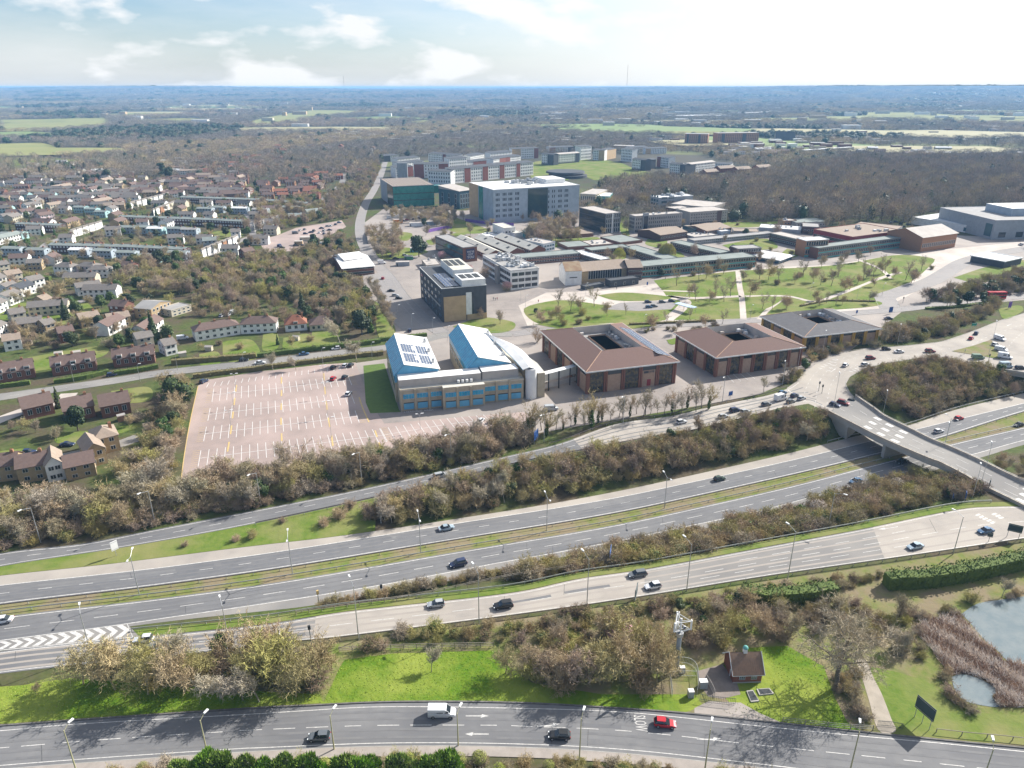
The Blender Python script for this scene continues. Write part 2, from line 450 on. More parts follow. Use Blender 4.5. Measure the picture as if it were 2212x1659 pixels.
def kerb(name, c, w=.15, h=.12, parent=None, m=None, z0=0.0):
    mb = MB(); A = offs(c, w / 2); B = offs(c, -w / 2); m = m or M_KERB; n = len(c)
    for i in range(n - 1):
        a0, a1, b0, b1 = A[i], A[i + 1], B[i], B[i + 1]
        up = Vector((0, 0, h)); 
        mb.face([a0 + up, b0 + up, b1 + up, a1 + up], m); mb.face([b0, b1, b1 + up, b0 + up], m); mb.face([a1, a0, a0 + up, a1 + up], m)
    o = mb.build(name, parent)
    if not parent: o['kind'] = 'structure'
    return o
M_KD = mat('dark_kerb', (0.10, 0.095, 0.09), (0.17, 0.16, 0.15), .8)
kerb('kerb', offs(nr_top, .1), .3, .2, road, M_KD)
kerb('kerb', offs(nr_bot, -.08), .15, .13, road)
# --- south slip road
ss_top = wcurve(L('-300,1452 0,1407 150,1390 287,1378 553,1351 673,1333 770,1319 1098,1282 1250,1251 1406,1228 1659,1181 1859,1144 2059,1103 2146,1095 2230,1098 2330,1130'))
ss_bot = wcurve(L('-300,1500 0,1456 150,1439 350,1420 593,1390 728,1377.5 1103,1330 1381,1290 1659,1245 1934,1205.5 2100,1181 2212,1164 2330,1148'))
slip_s = ribbon('slip_road', ss_top, ss_bot, M_ASPHO, n=140, label='pale grey three lane slip road on the near side of the motorway')
def lerpc(a, b, t): 
    n = len(a); bb = resample(b, n); return [p.lerp(q, t) for p, q in zip(a, bb)]
line(slip_s, offs(ss_top, -.55), .18); line(slip_s, offs(ss_bot, .5), .18)
line(slip_s, lerpc(ss_top, ss_bot, .5)[20:], .14, (5, 4))
line(slip_s, lerpc(ss_top, ss_bot, .30)[104:132], .13, (5, 4)); line(slip_s, lerpc(ss_top, ss_bot, .71)[98:132], .13, (5, 4))
def sub(a, b, i, j, m, parent, z=.012, nm='surface_patch'):
    return ribbon(nm, a[i:j], b[i:j], m, z=.03 + z, n=40, parent=parent)
def ixx(c, x): return min(range(len(c)), key=lambda i: abs(px(c[i].x, c[i].y, c[i].z)[0] - x))
ssb = resample(ss_bot, 160)
sub(ss_top, ssb, ixx(ss_top, 690), ixx(ss_top, 1400), M_ASPHL, slip_s)
sub(ss_top, ssb, ixx(ss_top, 1880), 159, M_ASPHL, slip_s)
sub(ss_top, ssb, 0, ixx(ss_top, 688), M_ASPH, slip_s)
# --- main motorway, two carriageways in the cutting
mn_top = wcurve(L('-300,1283 0,1244 250,1217 553,1179 778,1152 1106,1102 1331,1062 1659,990 1784,959 1859,940 1959,920 2069,884 2212,849 2400,800'), PM)
mn_l1 = wcurve(L('-300,1300 0,1265 553,1199 1106,1112.5 1659,1006 1884,952 1974,929 2212,871 2400,822'), PM)
mn_l2 = wcurve(L('-300,1346 0,1303 553,1233 1106,1144 1659,1035.5 1884,982 2016,948 2212,887 2400,838'), PM)
mn_bot = offs(mn_l2, -.7)
moto_n = ribbon('motorway_carriageway', mn_l1, mn_bot, M_ASPHD, n=150, f=PM, label='dark grey far carriageway of the motorway with two lanes')
ribbon('hard_shoulder', mn_top, mn_l1, M_ASPHL, n=150, z=.028, f=PM, label='pale hard shoulder beside the far carriageway')
line(moto_n, mn_l1, .25); line(moto_n, mn_l2, .25)
mid = lerpc(mn_l1, mn_l2, .47)
line(moto_n, mid, .15, (3, 6))
laneA = lerpc(mn_l1, mn_l2, .02)
sub(laneA, mid, 0, 159, M_ASPH, moto_n, z=.006)
ms_l1 = wcurve(L('-300,1378 20,1334 553,1268 1106,1175 1659,1064.5 1859,1014 1960,988 2054,962 2212,925 2400,880'), PM)
ms_l2 = wcurve(L('-300,1424 0,1384 275,1347.5 553,1307 800,1268 1028,1225.5 1106,1211 1406,1154 1659,1099 1859,1044 2096,983 2212,951 2400,904'), PM)
ms_bot = wcurve(L('-300,1440 0,1392 275,1354 553,1322 688,1306 900,1271 1028,1240 1106,1224 1406,1166 1659,1115 1859,1058 2096,995 2212,961 2400,914'), PM)
moto_s = ribbon('motorway_carriageway', offs(ms_l1, .6), ms_l2, M_ASPH, n=150, f=PM, label='grey near carriageway of the motorway with two lanes')
ribbon('hard_shoulder', ms_l2, ms_bot, M_ASPHO, n=150, z=.028, f=PM, label='narrow pale shoulder beside the near carriageway')
line(moto_s, ms_l1, .22); line(moto_s, ms_l2, .22)
line(moto_s, lerpc(ms_l1, ms_l2, .5), .15, (5, 4))
# chevrons where the slip road leaves
gore = sheet('gore_area', L('-60,1413 0,1405 287,1377 300,1374 275,1348.5 0,1385.5 -60,1394'), M_ASPHO, .034, parent=slip_s)
for i in range(14):
    x = -55 + i * 25.5
    yt = lambda q: 1385 - (q) * .1365; yb = lambda q: 1404 - q * .0977
    a = [(x, yt(x) + 1.5), (x + 14, yt(x + 14) + 1.2), (x + 30, (yt(x + 30) + yb(x + 30)) / 2 - 1), (x + 10, yb(x + 10) - 1), (x - 4, yb(x - 4) - 1), (x + 17, (yt(x + 17) + yb(x + 17)) / 2 - .5)]
    if x + 30 < 282: sheet('chevron_marking', a, M_LINE, .05, parent=slip_s)
line(slip_s, [P(-60, 1413), P(0, 1405), P(287, 1377)], .2); line(slip_s, [P(287, 1377), P(275, 1348.5)], .15)
# --- north slip road and roundabout
ns_top = wcurve(L('-300,1254 0,1195 175,1175 325,1146 553,1102 803,1052 1106,983 1213,957 1331,916 1443,900 1531,880 1600,866 1659,854 1700,840 1722,826'))
ns_bot = wcurve(L('-300,1285 0,1224 275,1181 525,1136 815,1074 965,1040 1106,1003 1256,973 1381,949 1496,928 1600,903 1659,888 1746,868 1789,886'))
slip_n = ribbon('slip_road', ns_top, ns_bot, M_ASPH, n=140, label='grey two lane slip road climbing past the car park to the roundabout')
line(slip_n, offs(ns_top, -.7), .2); line(slip_n, offs(ns_bot, .5), .18)
line(slip_n, lerpc(ns_top, ns_bot, .5), .15, (3, 5.5))
line(slip_n, lerpc(ns_top, ns_bot, .3)[112:150], .13, (4, 3)); 
sub(ns_top, resample(ns_bot, 160), ixx(ns_top, 1240), 159, M_ASPHL, slip_n)
RB = L('1700,838 1722,823 1744,800 1764,785 1809,765 1871,753 1934,749 2034,738 2109,713 2159,693 2209,678 2330,640 2400,700 2400,840 2260,812 2212,808 2149,799 2100,787 2020,776 1984,774 1921,784 1871,795 1836,814 1827,830 1836,848 1845,858 1800,892 1789,890 1746,872 1700,880')
rbt = sheet('roundabout', RB, M_ASPHL, .036, 'broad grey roundabout carriageway curving round the wooded island')
foot([P(x, y) for x, y in RB])
rb_out = wcurve(L('1722,823 1744,800 1764,785 1809,765 1871,753 1934,749 2034,738 2109,713 2159,693 2209,678 2330,640'))
rb_in = wcurve(L('1845,858 1836,848 1827,830 1836,814 1871,795 1921,784 1984,774 2020,776 2100,787 2149,799 2230,812'))
kerb('kerb', offs(rb_out, .1), .2, .14, rbt); kerb('kerb', rb_in, .2, .14, rbt)
line(rbt, wcurve(L('1760,880 1765,845 1775,815 1800,792 1840,775 1900,765 1984,760 2060,752')), .14, (2, 3))
line(rbt, wcurve(L('1785,884 1790,850 1800,822 1825,800 1871,782 1921,774 1984,765')), .14, (2, 3))
line(rbt, wcurve(L('1735,860 1745,830 1765,803 1800,782 1850,766 1920,757 2034,746')), .14, (2, 3))
line(rbt, wcurve(L('2100,745 2140,725 2212,700')), .14, (2, 3)); line(rbt, wcurve(L('2170,760 2190,735 2212,715')), .14, (2, 3))
line(rbt, wcurve(L('2040,760 2100,772 2212,792')), .14, (2, 3))
line(rbt, [P(1700, 842), P(1740, 866)], .35)
sheet('grass_island', L('2056,759 2100,748 2141,734 2150,752 2160,776 2110,768'), M_VERGE, .16, 'green triangular traffic island between the roundabout arms')
# --- bridge deck road (level ground height, crosses the cutting)
br_r = wcurve(L('1845,858 1884,885 1909,903 1959,928 2009,953 2046,968 2109,996 2159,1021 2212,1046 2330,1098'))
br_l = wcurve(L('1789,890 1834,913 1909,951 2004,992 2029,1001 2084,1029 2121,1051 2196,1088 2300,1140'))
def grass(name, s, m=None, z=.015, label=None, **k): return sheet(name, L(s), m or M_LAWN, z, label, **k)
for c1_, c2_, tt, m_, pr in ((nl1, nl3, (.14, .34, .64, .85), M_TRACK, road), (mn_l1, mn_l2, (.14, .36, .6, .84), M_TRACK, moto_n), (ms_l1, ms_l2, (.16, .38, .62, .85), M_TRACK, moto_s), (ns_top, ns_bot, (.2, .38, .64, .82), M_TRACK, slip_n)):
    for t_ in tt: line(pr, lerpc(c1_, c2_, t_), .55, None, m_, .047, 'wheel_track')
for t_ in (.13, .35, .6, .84): line(slip_s, lerpc(ss_top, ss_bot, t_), .6, None, M_TRACKL, .0465, 'wheel_track')
M_SEAL = mat('joint_sealant', (0.07, 0.07, 0.072), (0.1, 0.1, 0.1), 1.0)
rj = random.Random(6)
for k in range(26):
    pr, a_, b_ = rj.choice([(slip_s, ss_top, ssb), (road, nr_top, resample(nr_bot, 160)), (moto_s, ms_l1, ms_l2), (moto_n, mn_l1, mn_l2), (slip_n, ns_top, ns_bot)]); i_ = rj.randrange(15, 140); u0 = rj.choice([.1, .5]); line(pr, [a_[i_].lerp(b_[i_], u0), a_[i_].lerp(b_[i_], u0 + .4)], .1, None, M_SEAL, .049, 'joint')
    if k % 3 == 0: line(pr, [a_[i_].lerp(b_[i_], u0 + .3), a_[min(i_ + rj.randrange(4, 12), 158)].lerp(b_[min(i_ + 8, 158)], u0 + .3)], 1.3, None, rj.choice([M_ASPHD, M_TRACK]), .0455, 'repair_patch')
# --- green ground near the camera
NEARG = L('-200,1600 0,1560 -10,1500 150,1450 350,1432 600,1398 735,1390 1103,1340 1381,1300 1659,1255 1934,1216 2212,1173 2400,1150 2400,1627 2212,1612 2034,1597 1859,1579 1656,1557 1481,1540 1331,1529 1103,1516 853,1515 653,1523 550,1528 250,1548 0,1566 -200,1580')
sheet('field', NEARG, M_VERGE, .010, 'rough olive grass bank between the foreground road and the slip road')
grass('meadow', '700,1515 735,1440 745,1425 850,1412 1065,1405 1085,1430 1150,1475 1300,1500 1500,1500 1520,1525 1480,1539 1331,1528 1103,1515.5 853,1514 690,1521', M_LAWN2, .022, 'bright green meadow beside the foreground road')
grass('meadow', '-100,1575 0,1564 250,1546 550,1527 700,1518 690,1500 500,1490 300,1475 150,1465 50,1480 -100,1490', M_LAWN2, .021, 'bright green strip below the row of bare trees')
grass('meadow', '1560,1440 1610,1400 1700,1395 1780,1440 1800,1500 1830,1560 1859,1578 1656,1556 1600,1545 1560,1500', M_LAWN2, .022, 'bright green lawn around the small brick hut')
grass('meadow', '1880,1440 1930,1450 2000,1470 2060,1520 2110,1540 2212,1545 2400,1560 2400,1625 2212,1610 2034,1595 1900,1582 1880,1500', M_LAWN, .020, 'green grass between footpath and pond')
# verges along the roads
ribbon('verge', offs(ss_top, .2), offs(ss_top, 2.4), M_LAWN, z=.02, n=140, label='green verge along the far side of the near slip road', keep=False)
def medrib(a, b, m, z, label): return ribbon('central_reservation', a, b, m, z=z, n=150, f=PM, label=label)
medrib(offs(mn_l2, -.7), offs(ms_l1, .6), M_VERGE, .025, 'grassy central reservation of the motorway')
i0 = ixx(ns_bot, -100); i1 = ixx(ns_bot, 830)
j0 = ixx(mn_top, -100); j1 = ixx(mn_top, 830)
ribbon('verge', offs(ns_bot, -.1)[i0:i1], offs(mn_top, .1)[j0:j1], M_LAWN, z=.04, n=60, label='bright green verge between the far slip road and the motorway', keep=False)
# ---------------------------------------------------------------- plants
def twigmat(n, c, r=.16): c = tuple(v * 1.55 for v in c); return mat(n, c, tuple(v * .72 for v in c), 1.1, rough=.9, spec=.12, rand=r, obj=True)
T_TAN = twigmat('twig_tan', (0.32, 0.25, 0.15)); T_GREY = twigmat('twig_grey', (0.28, 0.235, 0.165)); T_OLIVE = twigmat('twig_olive', (0.28, 0.245, 0.105))
T_PALE = twigmat('twig_pale', (0.33, 0.29, 0.215)); T_PINK = twigmat('twig_mauve', (0.275, 0.21, 0.15)); T_BROWN = twigmat('twig_brown', (0.22, 0.165, 0.105))
T_GOLD = twigmat('twig_golden', (0.26, 0.20, 0.095)); T_WOOD = twigmat('twig_wood', (0.20, 0.173, 0.138), .22)
B_GREY = mat('bark_grey', (0.17, 0.145, 0.12), (0.10, 0.085, 0.07), 1.5); B_PALE = mat('bark_pale', (0.38, 0.34, 0.27), (0.25, 0.22, 0.17), 1.5); B_OLIVE = mat('bark_lichen', (0.40, 0.335, 0.17), (0.27, 0.22, 0.12), 1.2); B_WHITE = mat('bark_white', (0.62, 0.60, 0.56), (0.3, 0.28, 0.25), 2.5)
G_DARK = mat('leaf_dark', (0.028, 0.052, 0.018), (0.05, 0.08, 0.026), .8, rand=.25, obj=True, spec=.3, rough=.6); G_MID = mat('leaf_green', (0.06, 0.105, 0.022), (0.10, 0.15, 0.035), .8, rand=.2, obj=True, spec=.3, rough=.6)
G_BRIGHT = mat('leaf_bright', (0.15, 0.27, 0.03), (0.24, 0.36, 0.05), .8, rand=.15, obj=True, spec=.3, rough=.6); G_YEL = mat('leaf_lime', (0.27, 0.33, 0.05), (0.36, 0.38, 0.09), .8, rand=.15, obj=True)
G_WILLOW = mat('leaf_willow', (0.50, 0.46, 0.14), (0.38, 0.37, 0.10), .8, rand=.1, obj=True); G_IVY = mat('leaf_ivy', (0.05, 0.085, 0.022), (0.09, 0.13, 0.035), 1.2, rand=.2, obj=True)
F_WHITE = mat('blossom_white', (0.62, 0.56, 0.50), (0.42, 0.36, 0.30), 1.5, obj=True, rand=.1); F_PINK = mat('blossom_pink', (0.60, 0.34, 0.38), (0.42, 0.25, 0.27), 1.5, obj=True, rand=.1)
def rv(R):
    while True:
        v = Vector((R.uniform(-1, 1), R.uniform(-1, 1), R.uniform(-1, 1)))
        if .05 < v.length < 1: return v.normalized()
def ribb(mb, a, b, w, m, R):
    d = b - a; s_ = d.cross(rv(R))
    if s_.length < 1e-5: return
    s_ = s_.normalized() * w
    i = len(mb.v); mb.v += [tuple(a - s_), tuple(a + s_), tuple(b)]; mb.f.append((i, i + 1, i + 2)); mb.m.append(mb.mi(m))
def bare(seed, H=10.0, mb_t=None, mb_c=None, bark=B_GREY, tw=T_TAN, stems=1, up=.55, spread=1.0, ntw=2, dens=1.0, lev=3, r0=.22, tw_w=.05, tw_l=1.1, crown0=.28):
    R = random.Random(seed); T = MB(); C = MB()
    def br(p, d, ln, r, l):
        n = 3 if l < 2 else 2
        q = p
        for k in range(n):
            d2 = (d + rv(R) * (.16 + .05 * l) + Vector((0, 0, .07 * up))).normalized()
            e = q + d2 * ln / n
            ra = r * (1 - .62 * k / n); rb = r * (1 - .62 * (k + 1) / n)
            if l <= 1: T.tube(q, e, ra, rb, bark, 5 if l == 0 else 4, cap=False)
            elif l == 2: C.tube(q, e, ra, rb, tw, 3, cap=False)
            else: ribb(C, q, e, max(ra, tw_w * 1.5), tw, R)
            if l < lev:
                if not (l == 0 and k == 0 and stems == 1):
                    m = int((4.6 if l == 0 else 3.2) * dens + R.random())
                    for _ in range(m):
                        a = rv(R); a = (a - d2 * a.dot(d2)).normalized() if abs(a.dot(d2)) < .98 else a
                        dd = (d2 * up + a * spread * R.uniform(.7, 1.1) + Vector((0, 0, .22 * up))).normalized()
                        br(q.lerp(e, R.uniform(.15, 1)), dd, ln * R.uniform(.42, .62) * (1.15 if l == 0 else 1), rb * .62, l + 1)
            else:
                for _ in range(ntw):
                    a = q.lerp(e, R.uniform(.1, 1)); dd = (d2 * .6 + rv(R) * .75 + Vector((0, 0, .25 * up))).normalized()
                    ribb(C, a, a + dd * R.uniform(.5, 1.2) * tw_l, tw_w, tw, R)
            q = e; d = d2
    for s_ in range(stems):
        if stems == 1: br(Vector((0, 0, -.2)), Vector((0, 0, 1)), H * .62, r0, 0)
        else:
            a = 2 * math.pi * s_ / stems + R.uniform(-.4, .4); o_ = R.uniform(.15, .9)
            br(Vector((math.cos(a) * .3, math.sin(a) * .3, -.1)), Vector((math.cos(a) * o_ * spread, math.sin(a) * o_ * spread, 1)).normalized(), H * R.uniform(.45, .75), r0 * .5, 1)
    if not T.v: T.tube((0, 0, -.1), (0, 0, .5), .1, .08, bark)
    # scale to exact height
    mz = max(v[2] for v in C.v); k = H / mz
    for X in (T, C): X.v = [(a * k, b * k, c * k) for a, b, c in X.v]
    return T, C
def leafy(T, C, lobes, n, size, m, R, core=True, corem=None, flat=0.0):
    """many leaf clump faces on and in the lobes (x,y,z,rx,ry,rz)"""
    tot = sum(l[3] * l[4] + l[3] * l[5] for l in lobes)
    for (x, y, z, a, b, c) in lobes:
        k = int(n * (a * b + a * c) / tot)
        for _ in range(k):
            v = rv(R); rr = R.uniform(.72, 1.06)
            p = Vector((x + v.x * a * rr, y + v.y * b * rr, z + v.z * c * rr))
            nrm = (Vector((v.x / a, v.y / b, v.z / c)).normalized() + rv(R) * .7).normalized()
            u = nrm.orthogonal().normalized(); w = nrm.cross(u); s_ = size * R.uniform(.6, 1.3); an = R.uniform(0, 6.3)
            u2 = (u * math.cos(an) + w * math.sin(an)) * s_; w2 = (w * math.cos(an) - u * math.sin(an)) * s_ * .6
            C.face([p - u2, p - w2, p + u2, p + w2], m)
        if core:  # added dark core hidden in each lobe, blocks light through the crown
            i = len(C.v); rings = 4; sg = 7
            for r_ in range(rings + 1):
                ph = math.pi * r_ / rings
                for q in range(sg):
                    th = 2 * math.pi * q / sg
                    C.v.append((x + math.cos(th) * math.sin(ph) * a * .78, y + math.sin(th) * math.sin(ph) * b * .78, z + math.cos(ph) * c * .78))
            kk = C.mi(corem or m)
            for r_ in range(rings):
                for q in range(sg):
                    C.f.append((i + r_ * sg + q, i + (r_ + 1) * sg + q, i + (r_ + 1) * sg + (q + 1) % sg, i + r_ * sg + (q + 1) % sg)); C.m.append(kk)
KIND = {}
def kind(name, objname, cat, looks, variants):
    """variants: list of (trunk MB, crown MB, base height, look)"""
    KIND[name] = dict(obj=objname, cat=cat, v=[dict(t=t.mesh('trunk') if t and t.v else None, c=c.mesh('crown'), h=h, look=lk, T=t, C=c) for t, c, h, lk in variants], pl=[])
R = random.Random(3)
kind('bare', 'bare_tree', 'tree', '', [
    (*bare(1, 11, tw=T_TAN, bark=B_OLIVE, up=.55, spread=1.0), 11, 'bare tan tree'),
    (*bare(2, 11, tw=T_GREY, up=.7, spread=.8), 11, 'bare grey tree'),
    (*bare(3, 11, tw=T_OLIVE, bark=B_OLIVE, up=.5, spread=1.1), 11, 'bare olive tree'),
    (*bare(4, 11, tw=T_PALE, bark=B_PALE, up=.8, spread=.75), 11, 'bare pale tree'),
    (*bare(5, 11, tw=T_PINK, up=.6, spread=.9), 11, 'bare mauve brown tree'),
    (*bare(6, 11, tw=T_TAN, bark=B_PALE, stems=5, up=.9, spread=.8, r0=.3), 11, 'bare many stemmed tree')])
def slender(seed, tw, ivy):
    T, C = bare(seed, 12, tw=tw, up=.95, spread=.75, dens=.72)
    if ivy:
        Rr = random.Random(seed)
        leafy(None, C, [(0, 0, 2.2, .7, .7, 2.2), (.2, 0, 4.6, .5, .5, 1.3)], 260, .3, G_IVY, Rr, core=False)
    return T, C
kind('slim', 'slender_tree', 'tree', '', [(*slender(21, T_PALE, False), 12, 'slender pale bare tree'), (*slender(22, T_TAN, True), 12, 'slender ivy covered tree'), (*slender(23, T_GREY, False), 12, 'slender grey bare tree'), (*slender(24, T_TAN, True), 12, 'slender bare tree with ivy on its stem')])
def bush(seed, tw, H=4.5, ivy=0, mi=G_IVY):
    T, C = bare(seed, H, tw=tw, bark=B_OLIVE if tw in (T_OLIVE, T_GOLD, T_TAN) else B_GREY, stems=11, up=.6, spread=1.15, dens=.95, r0=.16, ntw=2, tw_w=.035, tw_l=.75)
    if ivy:
        Rr = random.Random(seed); leafy(None, C, [(Rr.uniform(-1, 1), Rr.uniform(-1, 1), Rr.uniform(.8, 2.2), 1.1, 1.1, .9) for _ in range(3)], ivy, .22, mi, Rr, core=False)
    return T, C
kind('bush', 'shrub', 'shrub', '', [(*bush(31, T_OLIVE), 4.5, 'leafless olive shrub'), (*bush(32, T_TAN), 4.5, 'leafless tan shrub'), (*bush(33, T_BROWN, ivy=200), 4.5, 'dark brown shrub with green ivy'),
    (*bush(34, T_GREY), 4.5, 'leafless grey shrub'), (*bush(35, T_OLIVE, ivy=300, mi=G_MID), 4.5, 'half green shrub'), (*bush(36, T_GOLD), 4.5, 'golden brown leafless shrub'), (*bush(37, T_PINK), 4.5, 'mauve brown leafless shrub')])
def flower(seed, mf, H=4.5, n=1500, tw=T_GREY):
    T, C = bush(seed, tw, H); Rr = random.Random(seed)
    leafy(None, C, [(0, 0, H * .58, H * .5, H * .5, H * .38), (H * .2, .3, H * .5, H * .35, H * .35, H * .3)], n, .14, mf, Rr, core=False)
    return T, C
kind('blossom', 'blossom_tree', 'tree', '', [(*flower(41, F_WHITE), 4.5, 'white blossoming shrub'), (*flower(42, F_PINK), 4.5, 'pink blossoming tree'), (*flower(43, G_YEL, n=1800), 4.5, 'lime green leafing shrub')])
def roundev(seed, m, H=9, n=1700, sz=.42):
    Rr = random.Random(seed); C = MB(); T = MB().tube((0, 0, -.2), (0, 0, H * .5), .28, .18, B_GREY)
    lobes = [(Rr.uniform(-1.6, 1.6), Rr.uniform(-1.6, 1.6), H * Rr.uniform(.32, .78), Rr.uniform(1.5, 2.4), Rr.uniform(1.5, 2.4), Rr.uniform(1.3, 2.2)) for _ in range(9)]
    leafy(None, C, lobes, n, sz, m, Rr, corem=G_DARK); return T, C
def cone(seed, m, H=11, W=2.4, n=1500, sz=.4):
    Rr = random.Random(seed); C = MB(); T = MB().tube((0, 0, -.2), (0, 0, H * .9), .25, .05, B_GREY)
    lobes = [(Rr.uniform(-.25, .25), Rr.uniform(-.25, .25), H * (.1 + .85 * k / 7), W * (1 - k / 7.6), W * (1 - k / 7.6), H * .11) for k in range(8)]
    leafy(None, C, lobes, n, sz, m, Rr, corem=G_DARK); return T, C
def cedar(seed, H=13):
    Rr = random.Random(seed); C = MB(); T = MB().tube((0, 0, -.2), (0, 0, H * .8), .5, .15, B_GREY)
    lobes = [(Rr.uniform(-3.6, 3.6) * (1 - .1 * k), Rr.uniform(-3.6, 3.6) * (1 - .1 * k), H * (.35 + .07 * k), Rr.uniform(2, 3.2), Rr.uniform(2, 3.2), .75) for k in range(9)]
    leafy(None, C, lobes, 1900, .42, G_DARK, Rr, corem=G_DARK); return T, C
kind('ever', 'evergreen_tree', 'tree', '', [(*roundev(51, G_DARK), 9, 'round dark evergreen tree'), (*cone(52, G_DARK), 11, 'tall dark conical conifer'), (*roundev(53, G_MID), 9, 'broad green evergreen tree'), (*cedar(54), 13, 'spreading dark cedar'), (*cone(55, G_MID, 9, 1.5), 9, 'narrow green conifer'), (*roundev(56, G_IVY, 8, sz=.35), 8, 'dark ivy covered tree')])
def willow(seed, H=9):
    Rr = random.Random(seed); T, C = bare(seed, H, tw=T_OLIVE, up=.5)
    for _ in range(1900):
        a = Rr.uniform(0, 6.283); r_ = math.sqrt(Rr.random()) * H * .5; z = H * (.95 - .38 * (r_ / (H * .5)) ** 2) * Rr.uniform(.75, 1)
        p = Vector((math.cos(a) * r_, math.sin(a) * r_, z)); ribb(C, p, p + Vector((Rr.uniform(-.2, .2), Rr.uniform(-.2, .2), -Rr.uniform(1.0, 3.0))), .1, G_WILLOW, Rr)
    return T, C
kind('willow', 'willow_tree', 'tree', '', [(*willow(61), 9, 'yellow green weeping willow')])
def birch(seed):
    return bare(seed, 10, tw=T_PINK, bark=B_WHITE, up=.95, spread=.6, dens=.9, r0=.17)
kind('birch', 'birch_tree', 'tree', '', [(*birch(71), 10, 'white stemmed birch'), (*birch(72), 10, 'slim birch with mauve twigs')])
def fartree(seed, m, H=12, W=5.2, n=330, trunk=True, up=1.0):
    Rr = random.Random(seed); T = MB(); C = MB()
    if trunk:
        T.tube((0, 0, -.3), (0, 0, H * .5), .3, .15, B_GREY, 3, False)
        for _ in range(6):
            v = rv(Rr); T.tube((0, 0, H * Rr.uniform(.2, .4)), (v.x * W * .6, v.y * W * .6, H * Rr.uniform(.55, .9)), .13, .03, B_GREY, 3, False)
    for _ in range(n):
        v = rv(Rr); rr = Rr.uniform(.25, 1.0) ** .5
        p = Vector((v.x * W * rr, v.y * W * rr, H * .57 + v.z * H * .43 * rr)); d = (Vector((v.x, v.y, abs(v.z) + .4)) * up + rv(Rr) * .7).normalized()
        ribb(C, p, p + d * Rr.uniform(.9, 2.1), .11 if trunk else .3, m, Rr)
    return T, C
kind('wood', 'woodland_tree', 'tree', '', [(*fartree(81, T_WOOD), 12, 'grey brown bare woodland tree'), (*fartree(82, T_WOOD, 13, 4.6), 12, 'bare woodland tree'), (*fartree(83, T_TAN, 11, 5.4), 11, 'tan bare woodland tree'), (*fartree(84, T_PINK, 12, 5.0), 12, 'mauve bare woodland tree'), (*fartree(85, T_WOOD, 12, 5.6, 420), 12, 'dense bare woodland tree')])
def farever(seed, m, H, W):
    Rr = random.Random(seed); T = MB().tube((0, 0, -.3), (0, 0, H * .3), .3, .2, B_GREY, 3, False); C = MB()
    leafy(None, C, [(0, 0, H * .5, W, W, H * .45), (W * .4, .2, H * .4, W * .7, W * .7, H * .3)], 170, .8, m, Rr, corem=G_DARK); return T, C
kind('farever', 'evergreen_tree', 'tree', '', [(*farever(91, G_DARK, 13, 3.6), 13, 'dark evergreen tree'), (*farever(92, G_DARK, 15, 2.6), 15, 'tall dark conifer')])
def pip(px_, py_, poly):
    poly = np.asarray(poly); x = np.asarray(px_); y = np.asarray(py_); ins = np.zeros(x.shape, bool)
    x0, y0 = poly.min(0); x1, y1 = poly.max(0)
    sel = (x >= x0) & (x <= x1) & (y >= y0) & (y <= y1)
    if not sel.any(): return ins
    xs = x[sel]; ys = y[sel]; r = np.zeros(xs.shape, bool); n = len(poly); j = n - 1
    for i in range(n):
        xi, yi = poly[i]; xj, yj = poly[j]
        if yi != yj:
            c = ((yi > ys) != (yj > ys)) & (xs < (xj - xi) * (ys - yi) / (yj - yi) + xi); r ^= c
        j = i
    ins[sel] = r
    return ins
def plant(k, x, y, h, v=None, place=None, rz=None, sq=1.0, world=False, own=None):
    """put one plant at the ground point seen at x, y with height h metres"""
    kd = KIND[k]
    p = Vector((x, y, hgt(x, y))) if world else PG(x, y)
    if v is None: v = rnd.randrange(len(kd['v']))
    s_ = h / kd['v'][v]['h']
    kd['pl'].append((p.x, p.y, p.z, s_, s_ * sq, rnd.uniform(0, 6.28) if rz is None else rz, v, place, own))
def scatter(ws, poly, gap, hr, place=None, avoid=True, seed=None, keep=1.0, world=None, jit=.42, edge=None):
    """fill a ground area (outline as seen) with plants; ws: [(kind, variant or None, weight)]"""
    W = [(PG(x, y).x, PG(x, y).y) for x, y in (L(poly) if isinstance(poly, str) else poly)]
    A = np.array(W); R_ = np.random.RandomState(seed or len(poly) + int(gap * 10))
    x0, y0 = A.min(0); x1, y1 = A.max(0)
    gx_, gy_ = np.meshgrid(np.arange(x0, x1 + gap, gap), np.arange(y0, y1 + gap, gap * .9))
    gx_[1::2] += gap / 2
    X = gx_.ravel() + R_.uniform(-jit, jit, gx_.size) * gap; Y = gy_.ravel() + R_.uniform(-jit, jit, gx_.size) * gap
    ok = pip(X, Y, A)
    if keep < 1: ok &= R_.rand(X.size) < keep
    if avoid:
        for f_ in FOOT: ok &= ~pip(X, Y, f_)
    X = X[ok]; Y = Y[ok]
    if not len(X): return
    Z = hgt_np(X, Y); tot = sum(w[2] for w in ws)
    for x, y, z in zip(X, Y, Z):
        q = R_.rand() * tot
        for w in ws:
            q -= w[2]
            if q <= 0: break
        kd = KIND[w[0]]; v = w[1]
        if v is None: v = R_.randint(len(kd['v']))
        elif isinstance(v, (list, tuple)): v = v[R_.randint(len(v))]
        hh = R_.uniform(*(w[3] if len(w) > 3 else hr)); s_ = hh / kd['v'][v]['h']
        kd['pl'].append((x, y, z, s_, s_ * R_.uniform(.88, 1.12), R_.uniform(0, 6.28), int(v), place, None))
